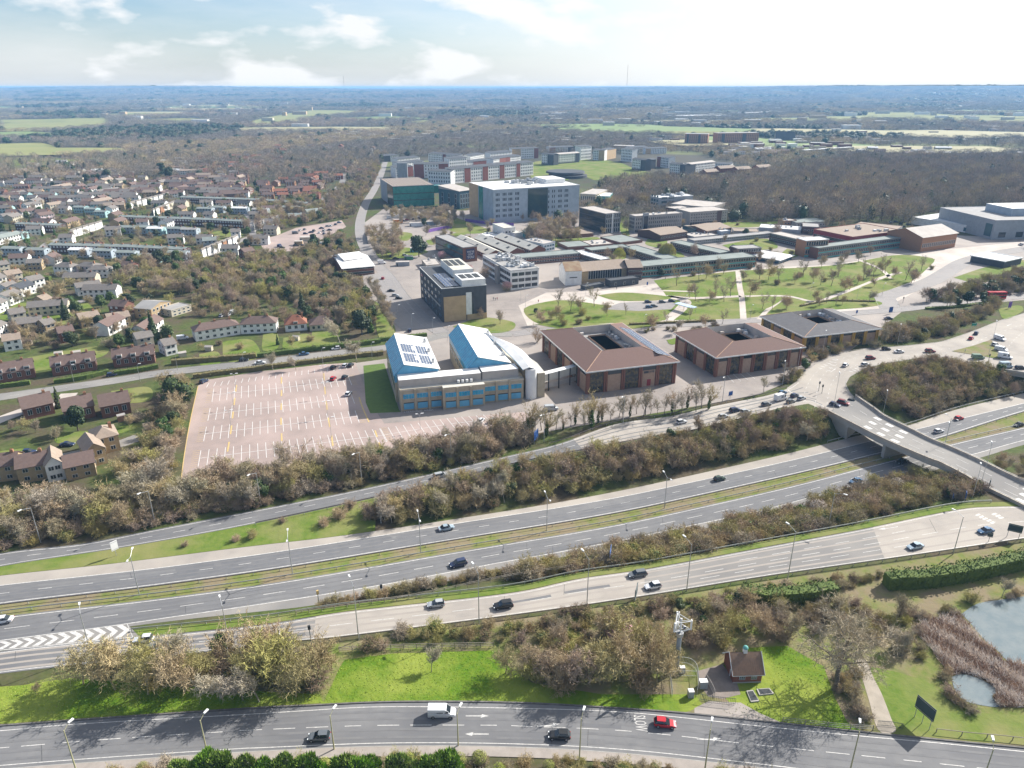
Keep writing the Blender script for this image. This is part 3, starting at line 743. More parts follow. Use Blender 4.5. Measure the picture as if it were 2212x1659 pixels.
def hedge(name, pts, w, h, m, label, leaf=.3, n=14, core=None, f=PG, cat='hedge'):
    """leafy hedge along a line: core plus leaf clumps"""
    c = resample([f(x, y) for x, y in (L(pts) if isinstance(pts, str) else pts)], max(3, int(plen([f(x, y) for x, y in L(pts)]) / 2)))
    R_ = random.Random(int(w * 100) + len(c)); mb = MB(); core = core or m
    o = c[0].copy()
    for i in range(len(c) - 1):
        a, b = c[i], c[i + 1]; t = (b - a).normalized(); s_ = Vector((-t.y, t.x, 0)); L_ = (b - a).length
        hh = h * R_.uniform(.86, .97); ww = w * .42
        q = [a - s_ * ww, b - s_ * ww, b + s_ * ww, a + s_ * ww]
        mb.prism([(p.x - o.x, p.y - o.y) for p in q], a.z - o.z - .1, a.z - o.z + hh * .92, core)
        for _ in range(int(n * L_ * (w + 2 * h) / 4)):
            k = R_.random() * (w + 2 * h); al = R_.uniform(0, L_)
            if k < h: off_, z = -w / 2, k; nr = -s_
            elif k < h + w: off_, z = k - h - w / 2, h; nr = Vector((0, 0, 1))
            else: off_, z = w / 2, k - h - w; nr = s_
            p = a + t * al + s_ * (off_ * R_.uniform(.85, 1.1)) + Vector((0, 0, z * R_.uniform(.9, 1.08))) - o
            nr = (nr + rv(R_) * .8).normalized(); u = nr.orthogonal().normalized(); v_ = nr.cross(u); s2 = leaf * R_.uniform(.6, 1.3)
            mb.face([p - u * s2, p - v_ * s2 * .6, p + u * s2, p + v_ * s2 * .6], m)
    r = empty(name, o, label=label, cat=cat)
    mb.build('foliage', r)
    foot([*offs(c, w / 2), *reversed(offs(c, -w / 2))])
    return r
def feather(seed):
    Rr = random.Random(seed); C = MB(); T = MB().tube((0, 0, -.2), (0, 0, 4), .15, .05, B_GREY)
    lobes = [(Rr.uniform(-1.3, 1.3), Rr.uniform(-1.2, 1.2), Rr.uniform(1.2, 4.2), 1.0, 1.0, 1.3) for _ in range(9)]
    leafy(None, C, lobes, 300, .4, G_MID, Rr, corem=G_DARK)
    for _ in range(2200):
        l_ = Rr.choice(lobes); v = rv(Rr); v.z = abs(v.z) * 1.2 + .1
        p = Vector(l_[:3]) + Vector((v.x * .95, v.y * .95, v.z * 1.15)); ribb(C, p, p + (v + Vector((0, 0, .9)) + rv(Rr) * .4).normalized() * Rr.uniform(.35, .8), .13, G_BRIGHT if Rr.random() < .85 else G_MID, Rr)
    return T, C
t_, c_ = feather(57)
KIND['ever']['v'].append(dict(t=t_.mesh('trunk'), c=c_.mesh('crown'), h=5.8, look='bright green feathery conifer', T=t_, C=c_))
# ---------------------------------------------------------------- campus ground: paving, lawns, inner roads
M_ROADC = mat('campus_road', (0.27, 0.25, 0.24), (0.225, 0.21, 0.205), .3, c3=(.27, .25, .24), sc3=.05, detail=7)
sheet('campus_paving', L('838,745 790,640 778,560 775,490 830,450 1000,455 1250,440 1330,500 1600,480 1980,505 2230,515 2300,560 2300,640 1950,672 1860,740 1830,762 1700,826 1640,852 1500,878 1300,912 1150,938 1106,948 1000,972 850,1000 700,1022 553,1044 480,1054 386,1072 395,1000 412,900 428,834 445,822 560,802 770,784 835,775'), mat('campus_tarmac', (0.27, 0.235, 0.215), (0.22, 0.195, 0.18), .35, c3=(0.33, 0.29, 0.26), sc3=.03, detail=8), .012, 'pale pinkish paving of the campus and its car parks')
sheet('campus_paving', L('1140,705 1120,660 1180,632 1300,628 1420,612 1440,602 1610,580 1800,572 1950,548 2080,535 2230,520 2230,535 2100,550 2030,600 1960,640 1905,668 1700,682 1400,700 1200,705'), M_PAVE, .018, 'pale stone paving around the campus lawns')
LW = ['985,470 1040,490 1060,500 1000,505 960,490', '1200,498 1250,500 1255,515 1190,520', '1345,470 1360,505 1350,515 1338,490', '1400,515 1440,520 1430,535 1395,528', '1560,480 1640,480 1690,478 1640,490 1570,490', '800,600 815,600 830,625 815,630', '1320,535 1350,540 1330,545', '2060,600 2120,580 2200,560 2230,580 2120,610', '860,500 890,505 880,520 855,515', '1131,668 1190,651 1230,650 1290,658 1295,675 1340,673 1420,680 1440,690 1380,700 1300,697 1200,697 1150,690', '1290,638 1350,632 1440,640 1445,646 1400,650 1330,649', '1611,642 1659,640 1690,645 1660,665 1620,673', '1859,620 1909,603 1949,613 1900,625', '1924,600 1949,590 2010,562 2019,561 2005,578 1970,607 1956,612', '1729,662 1784,648 1890,650 1898,660 1810,668', '1560,530 1620,518 1660,517 1680,535 1640,540 1590,541', '1700,537 1732,546 1712,557 1690,548', '1310,562 1320,552 1345,550 1353,557 1340,561', '1440,546 1468,545 1478,557 1448,559', '978,706 1028,688 1053,686 1106,695 1112,708 1090,718 1053,719 1003,713', '808,650 822,660 850,700 852,722 822,732 812,700', '808,538 880,535 925,544 880,556 825,560', '1148,352 1180,346 1290,345 1340,352 1365,362 1420,378 1400,386 1290,390 1255,376 1215,392 1150,386', '1185,525 1245,512 1250,520 1200,535', '1215,520 1285,512 1290,520 1230,528', '920,520 1000,500 1010,505 960,520 930,530', '1180,712 1300,700 1420,702 1350,712 1200,722', '1440,735 1500,722 1545,715 1540,728 1480,738 1450,745',
      '1150,700 1260,706 1340,706 1340,714 1230,712', '2156,668 2200,660 2209,672 2170,690']
sheet('park_lawn', L('1412,606 1440,602 1600,585 1800,573 1935,551 2005,556 2019,562 2005,578 1970,607 1905,634 1898,660 1700,676 1600,688 1440,692 1330,697 1180,704 1131,668 1190,650 1230,649 1290,657 1320,660 1440,660 1440,640'), M_LAWN, .034, 'wide sunlit lawn of the campus park', smooth=120)
for s_, w_ in (('1594,586 1598,620 1602,640 1606,690', 3.2), ('1610,640 1700,640 1760,652 1800,640 1860,618 1905,600 1945,588', 3), ('1735,660 1760,652', 3), ('1440,640 1500,644 1600,640', 4), ('1850,560 1900,580 1925,602', 2.6), ('1440,692 1470,668 1480,650 1440,640', 6), ('1330,635 1400,628 1500,630', 2.4), ('1690,646 1660,668 1640,690', 2.6)):
    c_ = wcurve(L(s_), P, 40); ribbon('park_path', offs(c_, w_ / 2), offs(c_, -w_ / 2), M_PAVE, z=.07, n=40, label='pale path crossing the campus park', keep=False)
sheet('parking_bay', L('1300,668 1340,654 1440,650 1462,656 1450,668 1380,672'), M_ROADC, .06, 'grey parking bay in the campus park')
sheet('estate_car_park', L('556,520 600,508 640,492 738,476 748,490 705,512 640,542 575,545'), M_PINK, .035, 'small pinkish car park beside the estate')
for i, s_ in enumerate(LW): sheet('lawn', L(s_), M_LAWN, .05 + .003 * i, 'sunlit green campus lawn', smooth=40)
for s_ in ('60,772 215,748 225,768 120,795 60,800', '568,722 598,720 600,752 568,757', '612,730 668,722 670,752 615,757', '675,712 732,708 722,745 674,744', '430,765 470,760 475,785 435,790', '480,740 500,735 545,735 560,772 490,780', '240,845 320,836 322,866 243,869', '80,648 130,640 190,655 205,690 130,705 60,690', '427,508 498,495 520,498 520,512 430,522', '180,430 250,420 300,425 200,445', '120,935 230,928 300,912 300,925 200,950 125,958', '0,975 60,970 62,998 0,1000', '690,652 735,650 730,668 700,672', '0,660 60,655 60,680 0,690', '560,470 600,462 605,478 560,488', '280,700 330,690 330,715 290,722', '400,590 440,580 445,600 400,610', '0,336 60,340 250,347 320,352 180,360 0,370'):
    GZI = globals().get('GZI', 0) + 1; sheet('garden_lawn', L(s_), M_LAWN, .03 + .002 * GZI, 'bright green garden lawn among the houses on the left', smooth=30)
for s_ in ('0,268 100,258 222,256 240,266 225,274 120,282 0,284', '300,258 420,256 500,262 400,266 300,264', '540,262 620,246 680,238 775,240 770,247 690,255 620,266 560,272', '888,262 928,260 928,268 890,268', '1690,256 1900,249 2212,250 2400,246 2400,272 2212,268 2000,262 1800,260 1700,264'):
    sheet('far_field', L(s_), M_FIELD, .8, 'pale green open field between distant woods', smooth=40)
def road2(nm, s_, w, m, z, label, n=80, lines=False):
    global RZI; RZI = globals().get('RZI', 0) + 1
    if z < .045: z = .08 + .004 * RZI
    c = wcurve(L(s_), P, n); o = ribbon(nm, offs(c, w / 2), offs(c, -w / 2), m, z=z, n=n, label=label)
    kerb('kerb', offs(c, w / 2), .15, .12, o); kerb('kerb', offs(c, -w / 2), .15, .12, o)
    if lines: line(o, c, .12, (3, 5), z=z + .02)
    return o
local = road2('side_road', '-200,885 0,858 250,822 350,806 553,784 700,766 828,752 900,738 960,724 1030,722 1106,722', 7.5, M_ASPHO, .05, 'grey side road passing the long hedge and the car park', 120, True)
road2('campus_road', '1106,722 1180,714 1356,705 1500,700 1659,690 1760,683 1850,676 1950,668 2050,655 2212,640 2300,630', 7.5, M_ROADC, .055, 'pale campus road behind the brown roofed buildings', 120, True)
road2('campus_road', '1925,668 1915,650 1915,640 1960,625 2010,608 2050,585 2085,565 2140,550 2230,535', 11, M_ROADC, .05, 'curving pale campus road on the right')
avenue = road2('avenue', '960,722 915,690 868,640 840,600 805,560 782,520 778,480 790,440 808,410 822,380 832,350', 8, M_ROADC, .048, 'straight pale avenue running away between campus and houses')
road2('car_park_lane', '900,712 860,668 835,630 818,590', 14, M_ROADC, .044, 'narrow pale car park beside the avenue')
road2('lane', '-60,1000 60,1000 150,985 240,965 300,945', 5.5, M_ASPHO, .03, 'quiet grey lane behind the brick bungalows')
road2('lane', '-60,930 60,885 130,868 150,850', 6, M_PAVE, .03, 'pale drive beside the dark cypress')
for s_, w in (('-60,720 20,700 60,685 100,668 160,655 200,645', 6), ('90,540 105,525 150,510 215,492 265,480', 6), ('395,575 420,560 460,548 520,520 560,505', 6), ('250,500 330,502 430,500', 5), ('530,460 545,480 545,520', 5), ('690,445 705,425 735,400 745,375', 7), ('20,440 70,430 150,415 260,402', 5)):
    road2('estate_road', s_, w, M_ROADC, .03, 'pale estate road between the houses on the left', 40)
# ---------------------------------------------------------------- building kit
def M(n, c, **k): return mat(n, c, tuple(v * .82 for v in c), k.pop('sc', .5), **k)
W_WHITE = M('wall_white', (0.78, 0.775, 0.75)); W_CREAM = M('wall_cream', (0.52, 0.47, 0.37)); W_BRICK = M('wall_brick', (0.20, 0.095, 0.068), sc=1.5); W_BRICKD = M('wall_dark_brick', (0.11, 0.066, 0.06), sc=1.5)
W_ORANGE = M('wall_orange_brick', (0.36, 0.19, 0.11), sc=1.5); W_YEL = M('wall_buff_brick', (0.40, 0.30, 0.18), sc=1.2); W_GREY = M('wall_grey', (0.33, 0.35, 0.37)); W_GRYD = M('wall_dark_grey', (0.085, 0.09, 0.10)); W_BLUEG = M('wall_blue_grey', (0.36, 0.42, 0.48), sc=.2)
W_CONC = M('wall_concrete', (0.37, 0.345, 0.32), sc=.3); W_TAN = M('wall_tan', (0.50, 0.36, 0.21), sc=.3); W_BEIGE = M('wall_beige', (0.44, 0.38, 0.28), sc=.4); W_RED = M('wall_red', (0.30, 0.05, 0.06)); W_REDB = M('wall_rust', (0.25, 0.085, 0.06)); W_PINK = M('wall_pink_brick', (0.42, 0.29, 0.21), sc=1.0)
R_TILE = M('roof_brown', (0.165, 0.115, 0.10), sc=1.2); R_TILEG = M('roof_grey_tile', (0.20, 0.18, 0.165), sc=1.0); R_RED = M('roof_red', (0.27, 0.115, 0.075), sc=1.0); R_TAN = M('roof_tan', (0.31, 0.245, 0.195), sc=.8); R_DARK = M('roof_slate', (0.075, 0.08, 0.09), sc=.6); R_FLAT = M('roof_flat', (0.33, 0.32, 0.31), sc=.2); R_FLATG = M('roof_green_grey', (0.24, 0.27, 0.255), sc=.2)
R_WHITE = M('roof_white', (0.74, 0.74, 0.73), sc=.15); R_CREAM = M('roof_cream', (0.56, 0.54, 0.48), sc=.2); R_PALE = M('roof_pale', (0.46, 0.42, 0.385), sc=.25); R_BRN2 = M('roof_purple_brown', (0.155, 0.094, 0.08), sc=2.0)
GLASS = mat('glass_dark', (0.025, 0.035, 0.045), rough=.12, spec=.6, rand=.3); GLASSB = mat('glass_blue', (0.05, 0.115, 0.15), rough=.1, spec=.6, rand=.3); FRAME = M('frame_white', (0.72, 0.72, 0.70)); FRAMED = M('frame_dark', (0.06, 0.06, 0.065)); GLASST = mat('glass_teal', (0.03, 0.25, 0.20), (0.02, 0.14, 0.13), .3, rough=.25, spec=.5)
TEAL = M('teal_panel', (0.14, 0.42, 0.40)); BLUEP = mat('blue_glazing', (0.015, 0.33, 0.52), (0.01, 0.21, 0.38), .5, rough=.2, spec=.6); BLUEW = M('blue_cladding', (0.15, 0.42, 0.62)); STEEL = mat('steel', (0.48, 0.49, 0.50), rough=.45, metal=.6); GRATE = M('dark_grille', (0.05, 0.055, 0.06))
def panel(mb, side, w, d, a, z0, ww, wh, m, t=.06, off=0.0):
    if side == 'F': mb.box(a, -t - off, z0, a + ww, -off, z0 + wh, m)
    elif side == 'B': mb.box(a, d + off, z0, a + ww, d + t + off, z0 + wh, m)
    elif side == 'L': mb.box(-t - off, a, z0, -off, a + ww, z0 + wh, m)
    else: mb.box(w + off, a, z0, w + t + off, a + ww, z0 + wh, m)
def winrow(mb, side, w, d, z, wh, n, ww, x0=None, x1=None, glass=GLASS, frame=None, fw=.12):
    Ln = w if side in 'FB' else d
    x0 = .6 if x0 is None else x0; x1 = Ln - .6 if x1 is None else x1
    st = (x1 - x0) / n
    for i in range(n):
        a = x0 + st * (i + .5) - ww / 2
        if frame: panel(mb, side, w, d, a - fw, z - fw, ww + 2 * fw, wh + 2 * fw, frame, .05)
        panel(mb, side, w, d, a, z, ww, wh, glass, .09)
def roofm(mb, w, d, h, rt, m, wallm, rh=2.2, ov=.4, mr=None):
    """roof solid over a w x d box with eaves at h"""
    if rt == 'flat':
        mb.box(-ov * .3, -ov * .3, h, w + ov * .3, d + ov * .3, h + .25, m)
        for q in ((-ov * .3, -ov * .3, w + ov * .3, .1), (-ov * .3, d - .1, w + ov * .3, d + ov * .3), (-ov * .3, .1, .1, d - .1), (w - .1, .1, w + ov * .3, d - .1)):
            mb.box(q[0], q[1], h + .25, q[2], q[3], h + .55, mr or wallm)
        return
    o = ov
    if rt == 'gx': rg = [(-o, d / 2), (w + o, d / 2)]
    elif rt == 'gy': rg = [(w / 2, -o), (w / 2, d + o)]
    elif rt == 'hip': 
        k = min(w, d) / 2; rg = [(k, d / 2), (w - k, d / 2)] if w >= d else [(w / 2, k), (w / 2, d - k)]
    elif rt == 'mono': 
        a, b, c, e = (-o, -o, h), (w + o, -o, h), (w + o, d + o, h + rh), (-o, d + o, h + rh)
        mb.face([a, b, c, e], m); mb.face([(p[0], p[1], p[2] - .18) for p in (e, c, b, a)], m)
        for p, q in ((a, b), (b, c), (c, e), (e, a)): mb.face([(p[0], p[1], p[2] - .18), (q[0], q[1], q[2] - .18), q, p], mr or m)
        mb.face([(0, 0, h), (0, d, h), (0, d, h + rh - .1)], wallm); mb.face([(w, 0, h), (w, d, h + rh - .1), (w, d, h)], wallm); mb.face([(0, d, h), (w, d, h), (w, d, h + rh - .1), (0, d, h + rh - .1)], wallm); return
    z = h - .12; zz = h + rh
    c = [(-o, -o, z), (w + o, -o, z), (w + o, d + o, z), (-o, d + o, z)]
    r0 = (*rg[0], zz); r1 = (*rg[1], zz); T = .16
    if rt == 'gx': fs = [[c[0], c[1], r1, r0], [c[2], c[3], r0, r1]]; gb = [[(0, 0, h), (0, d / 2, zz - .1), (0, d, h)], [(w, 0, h), (w, d, h), (w, d / 2, zz - .1)]]
    elif rt == 'gy': fs = [[c[3], c[0], r0, r1], [c[1], c[2], r1, r0]]; gb = [[(0, 0, h), (w, 0, h), (w / 2, 0, zz - .1)], [(0, d, h), (w / 2, d, zz - .1), (w, d, h)]]
    elif w >= d: fs = [[c[0], c[1], r1, r0], [c[1], c[2], r1], [c[2], c[3], r0, r1], [c[3], c[0], r0]]; gb = []
    else: fs = [[c[0], c[1], r0], [c[1], c[2], r1, r0], [c[2], c[3], r1], [c[3], c[0], r0, r1]]; gb = []
    for f_ in fs:
        mb.face(f_, m); mb.face([(p[0], p[1], p[2] - T) for p in reversed(f_)], m)
        for i in range(len(f_)):
            p, q = f_[i], f_[(i + 1) % len(f_)]; mb.face([(p[0], p[1], p[2] - T), (q[0], q[1], q[2] - T), q, p], mr or m)
    for g in gb: mb.face(g, wallm)
def solveh(A, yb):
    lo, hi = .5, 90.0
    for _ in range(40):
        h = (lo + hi) / 2; q = P(A[0], A[1], h)
        if px(q.x, q.y, 0)[1] > yb: hi = h
        else: lo = h
    return h
class B:
    """a building seen by its roof corners A (near left), B (near right), C (far); yb: foot of corner A"""
    def __init__(s, name, A, Bc, C, yb=None, h=None, label=None, cat='building', base=False, d=None, look=None, group=None):
        s.h = h if h is not None else solveh(A, yb)
        z = 0 if base else s.h
        a, b = P(*A, z), P(*Bc, z); a.z = b.z = 0
        s.u = (b - a); s.w = s.u.length; s.u.normalize(); s.v = Vector((-s.u.y, s.u.x, 0))
        if d is None:
            c = P(*C, z); c.z = 0; s.d = abs((c - a).dot(s.v))
        else: s.d = d
        s.o = a; s.rz = math.atan2(s.u.y, s.u.x)
        s.root = empty(name, a, s.rz, label=label, cat=cat, look=look, group=group)
        s.win = MB()
        foot([a - s.u * 1 - s.v * 1, a + s.u * (s.w + 1) - s.v * 1, a + s.u * (s.w + 1) + s.v * (s.d + 1), a + s.v * (s.d + 1) - s.u])
    def pt(s, x, y, z=0): return s.o + s.u * x + s.v * y + Vector((0, 0, z))
    def walls(s, m, h=None, z0=-.3): 
        MB().box(0, 0, z0, s.w, s.d, h or s.h, m).build('wall', s.root); return s
    def roof(s, m, rt='flat', rh=2.2, ov=.4, wallm=None, mr=None, h=None):
        mb = MB(); roofm(mb, s.w, s.d, h or s.h, rt, m, wallm or m, rh, ov, mr); mb.build('roof', s.root); return s
    def row(s, side, z, wh, n, ww, glass=GLASS, frame=None, x0=None, x1=None, fw=.12):
        winrow(s.win, side, s.w, s.d, z, wh, n, ww, x0, x1, glass, frame, fw); return s
    def rows(s, side, z0, dz, k, wh, n, ww, **kw):
        for i in range(k): s.row(side, z0 + dz * i, wh, n, ww, **kw)
        return s
    def singles(s, side, z, wh, n, ww, glass=GLASS, frame=FRAME, x0=None, x1=None, name='window', mull=0):
        """each window an object of its own sharing one mesh: frame and pane"""
        Ln = s.w if side in 'FB' else s.d
        x0 = .6 if x0 is None else x0; x1 = Ln - .6 if x1 is None else x1; st = (x1 - x0) / n
        fr = MB().box(-.09, -.06, -.09, ww + .09, -.004, wh + .09, frame)
        for i in range(mull): fr.box(ww * (i + 1) / (mull + 1) - .04, -.12, 0, ww * (i + 1) / (mull + 1) + .04, -.061, wh, frame)
        fm = fr.mesh('window'); pm = MB().box(0, -.1, 0, ww, -.061, wh, glass).mesh('pane')
        for i in range(n):
            a = x0 + st * (i + .5) - ww / 2
            loc, r_ = ((a, 0, z), 0) if side == 'F' else ((0, a + ww, z), -math.pi / 2) if side == 'L' else ((s.w, a, z), math.pi / 2) if side == 'R' else ((a + ww, s.d, z), math.pi)
            f_ = part(name, fm, s.root, loc, r_); part('pane', pm, f_)
        return s
    def add(s, name, x0, y0, z0, x1, y1, z1, m, top=None): 
        MB().box(x0, y0, z0, x1, y1, z1, m, top).build(name, s.root); return s
    def plant(s, n, z, seed=1, x0=.15, x1=.85, y0=.2, y1=.8, big=1.0, m=None):
        """roof plant: boxes, ducts and fans, a part each"""
        R_ = random.Random(seed)
        for i in range(n):
            a = s.w * R_.uniform(x0, x1); b = s.d * R_.uniform(y0, y1); k = R_.uniform(.7, 1.8) * big; l_ = R_.uniform(.7, 2.2) * big; q = R_.uniform(.6, 1.4) * big
            mb = MB().box(a, b, z, a + k, b + l_, z + q, m or R_.choice([STEEL, R_WHITE, W_GREY]))
            if R_.random() < .5: mb.tube((a + k / 2, b + l_ / 2, z + q), (a + k / 2, b + l_ / 2, z + q + .3), min(k, l_) * .35, min(k, l_) * .35, GRATE, 8)
            mb.build('roof_unit', s.root)
        return s
    def done(s):
        if s.win.v: s.win.build('window_rows', s.root, kind='stuff')
        return s
# --- grey laboratory, green clad building, glass and concrete blocks
b = B('laboratory_building', (1065.5, 411), (1252, 400), (1023, 394.6), 483, label='large pale blue grey laboratory with a dark glass middle').walls(W_BLUEG).roof(R_WHITE, mr=R_WHITE)
for z in (5, 9.6, 14.2, 18.8, 23.2):
    for g0 in (2, 8.5, 14, 20.5, 50, 56, 62.5, 69): b.row('F', z, 2.3, 3 if g0 % 4 else 2, .75, x0=g0, x1=g0 + 4)
MB().box(b.w * .39, -.35, 3, b.w * .62, 0, b.h - .6, mat('curtain_glass', (0.02, 0.045, 0.055), (0.045, 0.07, 0.06), .12, rough=.1, spec=.6)).build('glazed_bay', b.root)
MB().box(-.4, b.d * .62, 0, -.02, b.d, b.h + .5, W_TAN).box(-.35, b.d * .42, 0, -.02, b.d * .58, b.h, GLASST).build('side_panel', b.root)
b.plant(14, b.h + .3, 3, .35, .6, .3, .8, 2.6).plant(8, b.h + .3, 4, .62, .95, .3, .8, 2.6); b.add('plant_room', b.w * .72, b.d * .35, b.h, b.w * .95, b.d * .8, b.h + 4, W_WHITE, R_WHITE).done()
b = B('atrium_building', (992, 413), (1022, 409), (988, 402), 452, label='glass fronted atrium with a curved pale roof').walls(GLASSB).roof(R_PALE, 'mono', 3, .8); b.rows('F', 1, 4.5, 3, 3.8, 5, 2.2, glass=GLASS, frame=FRAME).rows('L', 1, 4.5, 3, 3.8, 3, 2.6, glass=GLASS, frame=FRAME).done()
b = B('green_building', (848.6, 403.6), (937, 399.8), (868, 385), 448, label='building clad in emerald green glass fins with three chimneys').walls(GLASST).roof(R_TAN, mr=STEEL)
fin = MB().box(-.12, -.5, 0, .12, 0, 5.6, mat('green_fin', (0.06, 0.45, 0.36), rough=.3)).mesh('fin')
for k in range(3):
    for i in range(34): part('fin', fin, b.root, (.6 + i * (b.w - 1.2) / 33, 0, .7 + k * 6.3))
for k in (1, 2): b.add('floor_band', 0, -.6, k * 6.3 - .1, b.w, -.02, k * 6.3 + .35, FRAMED)
b.add('side_panel', -.3, 0, 0, -.02, b.d * .45, b.h, GLASS).add('side_panel', -.4, b.d * .45, 0, -.02, b.d, b.h, W_GREY)
b.add('box_window', b.w, 1, b.h - 8, b.w + 7, 7, b.h - .5, GLASST)
sm = MB().box(0, 0, -.3, b.w * .015, b.d * .8, .25, R_DARK)
for i in range(12): b.add('roof_rib', b.w * (.08 + .075 * i), 2, b.h + .25, b.w * (.08 + .075 * i) + .5, b.d - 2, b.h + .55, R_PALE)
b.done()
for x in (853, 861, 868.5):
    p = P(x, 402); o = empty('chimney_stack', (p.x, p.y + 40, 0), look='tall grey rectangular flue behind the green clad building', cat='chimney'); MB().box(-2, -1.5, 0, 2, 1.5, 23, W_GREY).build('flue', o)
b = B('glass_office', (1308, 462.7), (1341, 459.6), (1261, 448), 504.6, label='four storey black glass office with a pale flat roof').walls(W_GRYD).roof(R_PALE)
b.rows('L', .8, 3.75, 4, 3, 14, 2.6, glass=GLASS, frame=FRAMED).rows('F', .8, 3.75, 4, 3, 7, 1.5, glass=GLASS, frame=FRAME, fw=.16); b.add('stair_strip', b.w * .42, -.5, 0, b.w * .5, -.1, b.h, FRAME).done()
def concrete(A, Bc, C, yb, nF, nL, label, k=3):
    b = B('concrete_building', A, Bc, C, yb, label=label).walls(W_CONC).roof(R_PALE)
    fm = MB().box(0, -.3, 2.8, .35, 0, b.h, W_CONC).mesh('fin')
    for i in range(nF): part('fin', fm, b.root, (b.w * i / nF, 0, 0))
    b.rows('F', 3.4, (b.h - 3.5) / k, k, (b.h - 3.5) / k - 1.4, nF, .7); b.row('F', .4, 2, nF, 2.2, glass=GLASS)
    if nL: b.rows('L', 3.4, (b.h - 3.5) / k, k, (b.h - 3.5) / k - 1.2, nL, .6)
    return b.done()
b = concrete((1372, 468), (1474, 461), (1353, 464.6), 503, 22, 7, 'long three storey concrete laboratory with narrow slit windows'); b.add('stair_tower', b.w * .16, -1.2, 0, b.w * .27, 0, b.h + 2.5, W_GREY).add('stair_glass', b.w * .17, -1.3, 1, b.w * .26, -1.21, b.h, GLASS).plant(4, b.h, 5)
b = concrete((1491, 459.6), (1572, 454), (1500, 449), 487, 15, 0, 'second concrete laboratory with a dark louvred stripe'); b.add('louvre', b.w * .72, -.4, 0, b.w * .84, 0, b.h, W_BRICKD)
b = B('stair_block', (1457, 452), (1490, 449), (1450, 447), 478, label='dark brick stair block between the two concrete laboratories').walls(W_BRICKD).roof(R_PALE); b.rows('F', 2, 3.5, 3, 2.2, 3, 2.6, glass=GLASSB).done()
b = B('white_laboratory', (1424, 428), (1497, 423), (1404, 424), 456, label='white rooftop laboratory block behind the concrete ones').walls(W_GREY).roof(R_WHITE); b.rows('F', 3, 4, 3, 2, 2, 6, glass=GLASSB, x0=2, x1=18).rows('L', 1, 3.6, 4, 2.4, 3, 3, glass=GLASSB).plant(10, b.h + .2, 8, big=2.2).done()
b = B('low_annex', (1450, 441), (1535, 449), (1470, 430), h=9, label='low annex with a wide pale roof beside the wood').walls(W_CONC).roof(R_PALE).done()
b = B('library', (1253, 419), (1287, 421), (1262, 407), 445, label='small brick block with white mullions behind the grey laboratory').walls(W_BEIGE).roof(R_PALE); b.rows('F', 1, 5, 2, 4, 7, 1.2, glass=GLASS, frame=FRAME).done()
b = B('glass_penthouse', (1287, 423), (1317, 424), (1285, 415), 446, label='block topped with a pale green glass box').walls(W_BRICK, h=7.5); b.add('glass_box', 0, 0, 7.5, b.w, b.d, b.h, TEAL, R_WHITE).done()
# --- cream roofed sheds, blocks around them
for A_, B_, C_, yb, lb in (((1053, 549.6), (1088, 546), (1008, 513), 560, 'leftmost of three long sheds with cream pitched roofs'), ((1100.5, 544.6), (1133, 541), (1044, 512), 556, 'middle one of three long sheds with cream pitched roofs'), ((1146.7, 539.6), (1178, 536), (1085.5, 509.6), 552, 'rightmost of three long sheds with cream pitched roofs')):
    b = B('workshop_shed', A_, B_, C_, yb, label=lb, group='cream roofed sheds').walls(W_BRICK).roof(R_CREAM, 'gy', 2.6, .5, W_BRICK)
    b.row('L', 1.2, 2, 22, 1.5, glass=GLASS, frame=FRAME)
    for t in (.12, .4, .75):
        a = .1; s2 = 2.6 / (b.w / 2)
        x0, x1 = b.w * .14, b.w * .36
        MB().face([(x0, b.d * t, b.h + s2 * x0 + .06), (x1, b.d * t, b.h + s2 * x1 + .06), (x1, b.d * t + 3, b.h + s2 * x1 + .06), (x0, b.d * t + 3, b.h + s2 * x0 + .06)], GRATE).build('skylight', b.root)
    b.done()
b = B('lecture_building', (1000, 536), (1030.4, 532.7), (953.6, 509), 567, label='glass sided lecture building with a dark mural on its brick end').walls(W_BRICK).roof(R_FLAT); b.rows('L', 1, 4.4, 2, 3.6, 16, 2.8, glass=GLASSB, frame=FRAMED); 
b.add('mural_board', 2.2, -.25, 1.8, b.w - 2, 0, b.h - 1, M('mural_blue', (0.06, 0.065, 0.13)))
def text(s_, size, m, parent, loc, rot, name='lettering', depth=.01, sx=1.0, align='CENTER'):
    c = bpy.data.curves.new('t', 'FONT'); c.body = s_; c.size = size; c.extrude = depth; c.align_x = align; c.resolution_u = 2
    o = bpy.data.objects.new('t', c); COL.objects.link(o); dg = bpy.context.evaluated_depsgraph_get()
    me = bpy.data.meshes.new_from_object(o.evaluated_get(dg)); bpy.data.objects.remove(o); me.name = name
    me.materials.clear(); me.materials.append(m)
    q = bpy.data.objects.new(name, me); COL.objects.link(q); q.parent = parent; q.location = loc; q.rotation_euler = rot; q.scale = (sx, 1, 1); return q
for t_, z, sz in (("WE'VE", 6.2, 1.9), ('GOT', 4.5, 1.9), ('YOU', 2.4, 2.4)): text(t_, sz, FRAME, b.root, (b.w * .52, -.3, z), (math.pi / 2, 0, 0))
b.done()
b = B('white_laboratory', (1103, 586), (1164, 580), (1053.6, 551), 627, label='white three storey laboratory with a roof crowded by plant').walls(W_WHITE).roof(R_FLAT, mr=W_WHITE); b.rows('F', 1.2, 3.5, 3, 1.7, 4, 3.4, glass=GLASS, frame=FRAMED).rows('L', 1.2, 3.5, 3, 1.7, 16, 2.2, glass=GLASS, frame=FRAMED).plant(34, b.h + .3, 9, .1, .85, .05, .9, 1.5).add('stair_tower', -1.8, b.d * .35, 0, -.02, b.d * .45, b.h, W_CONC).done()
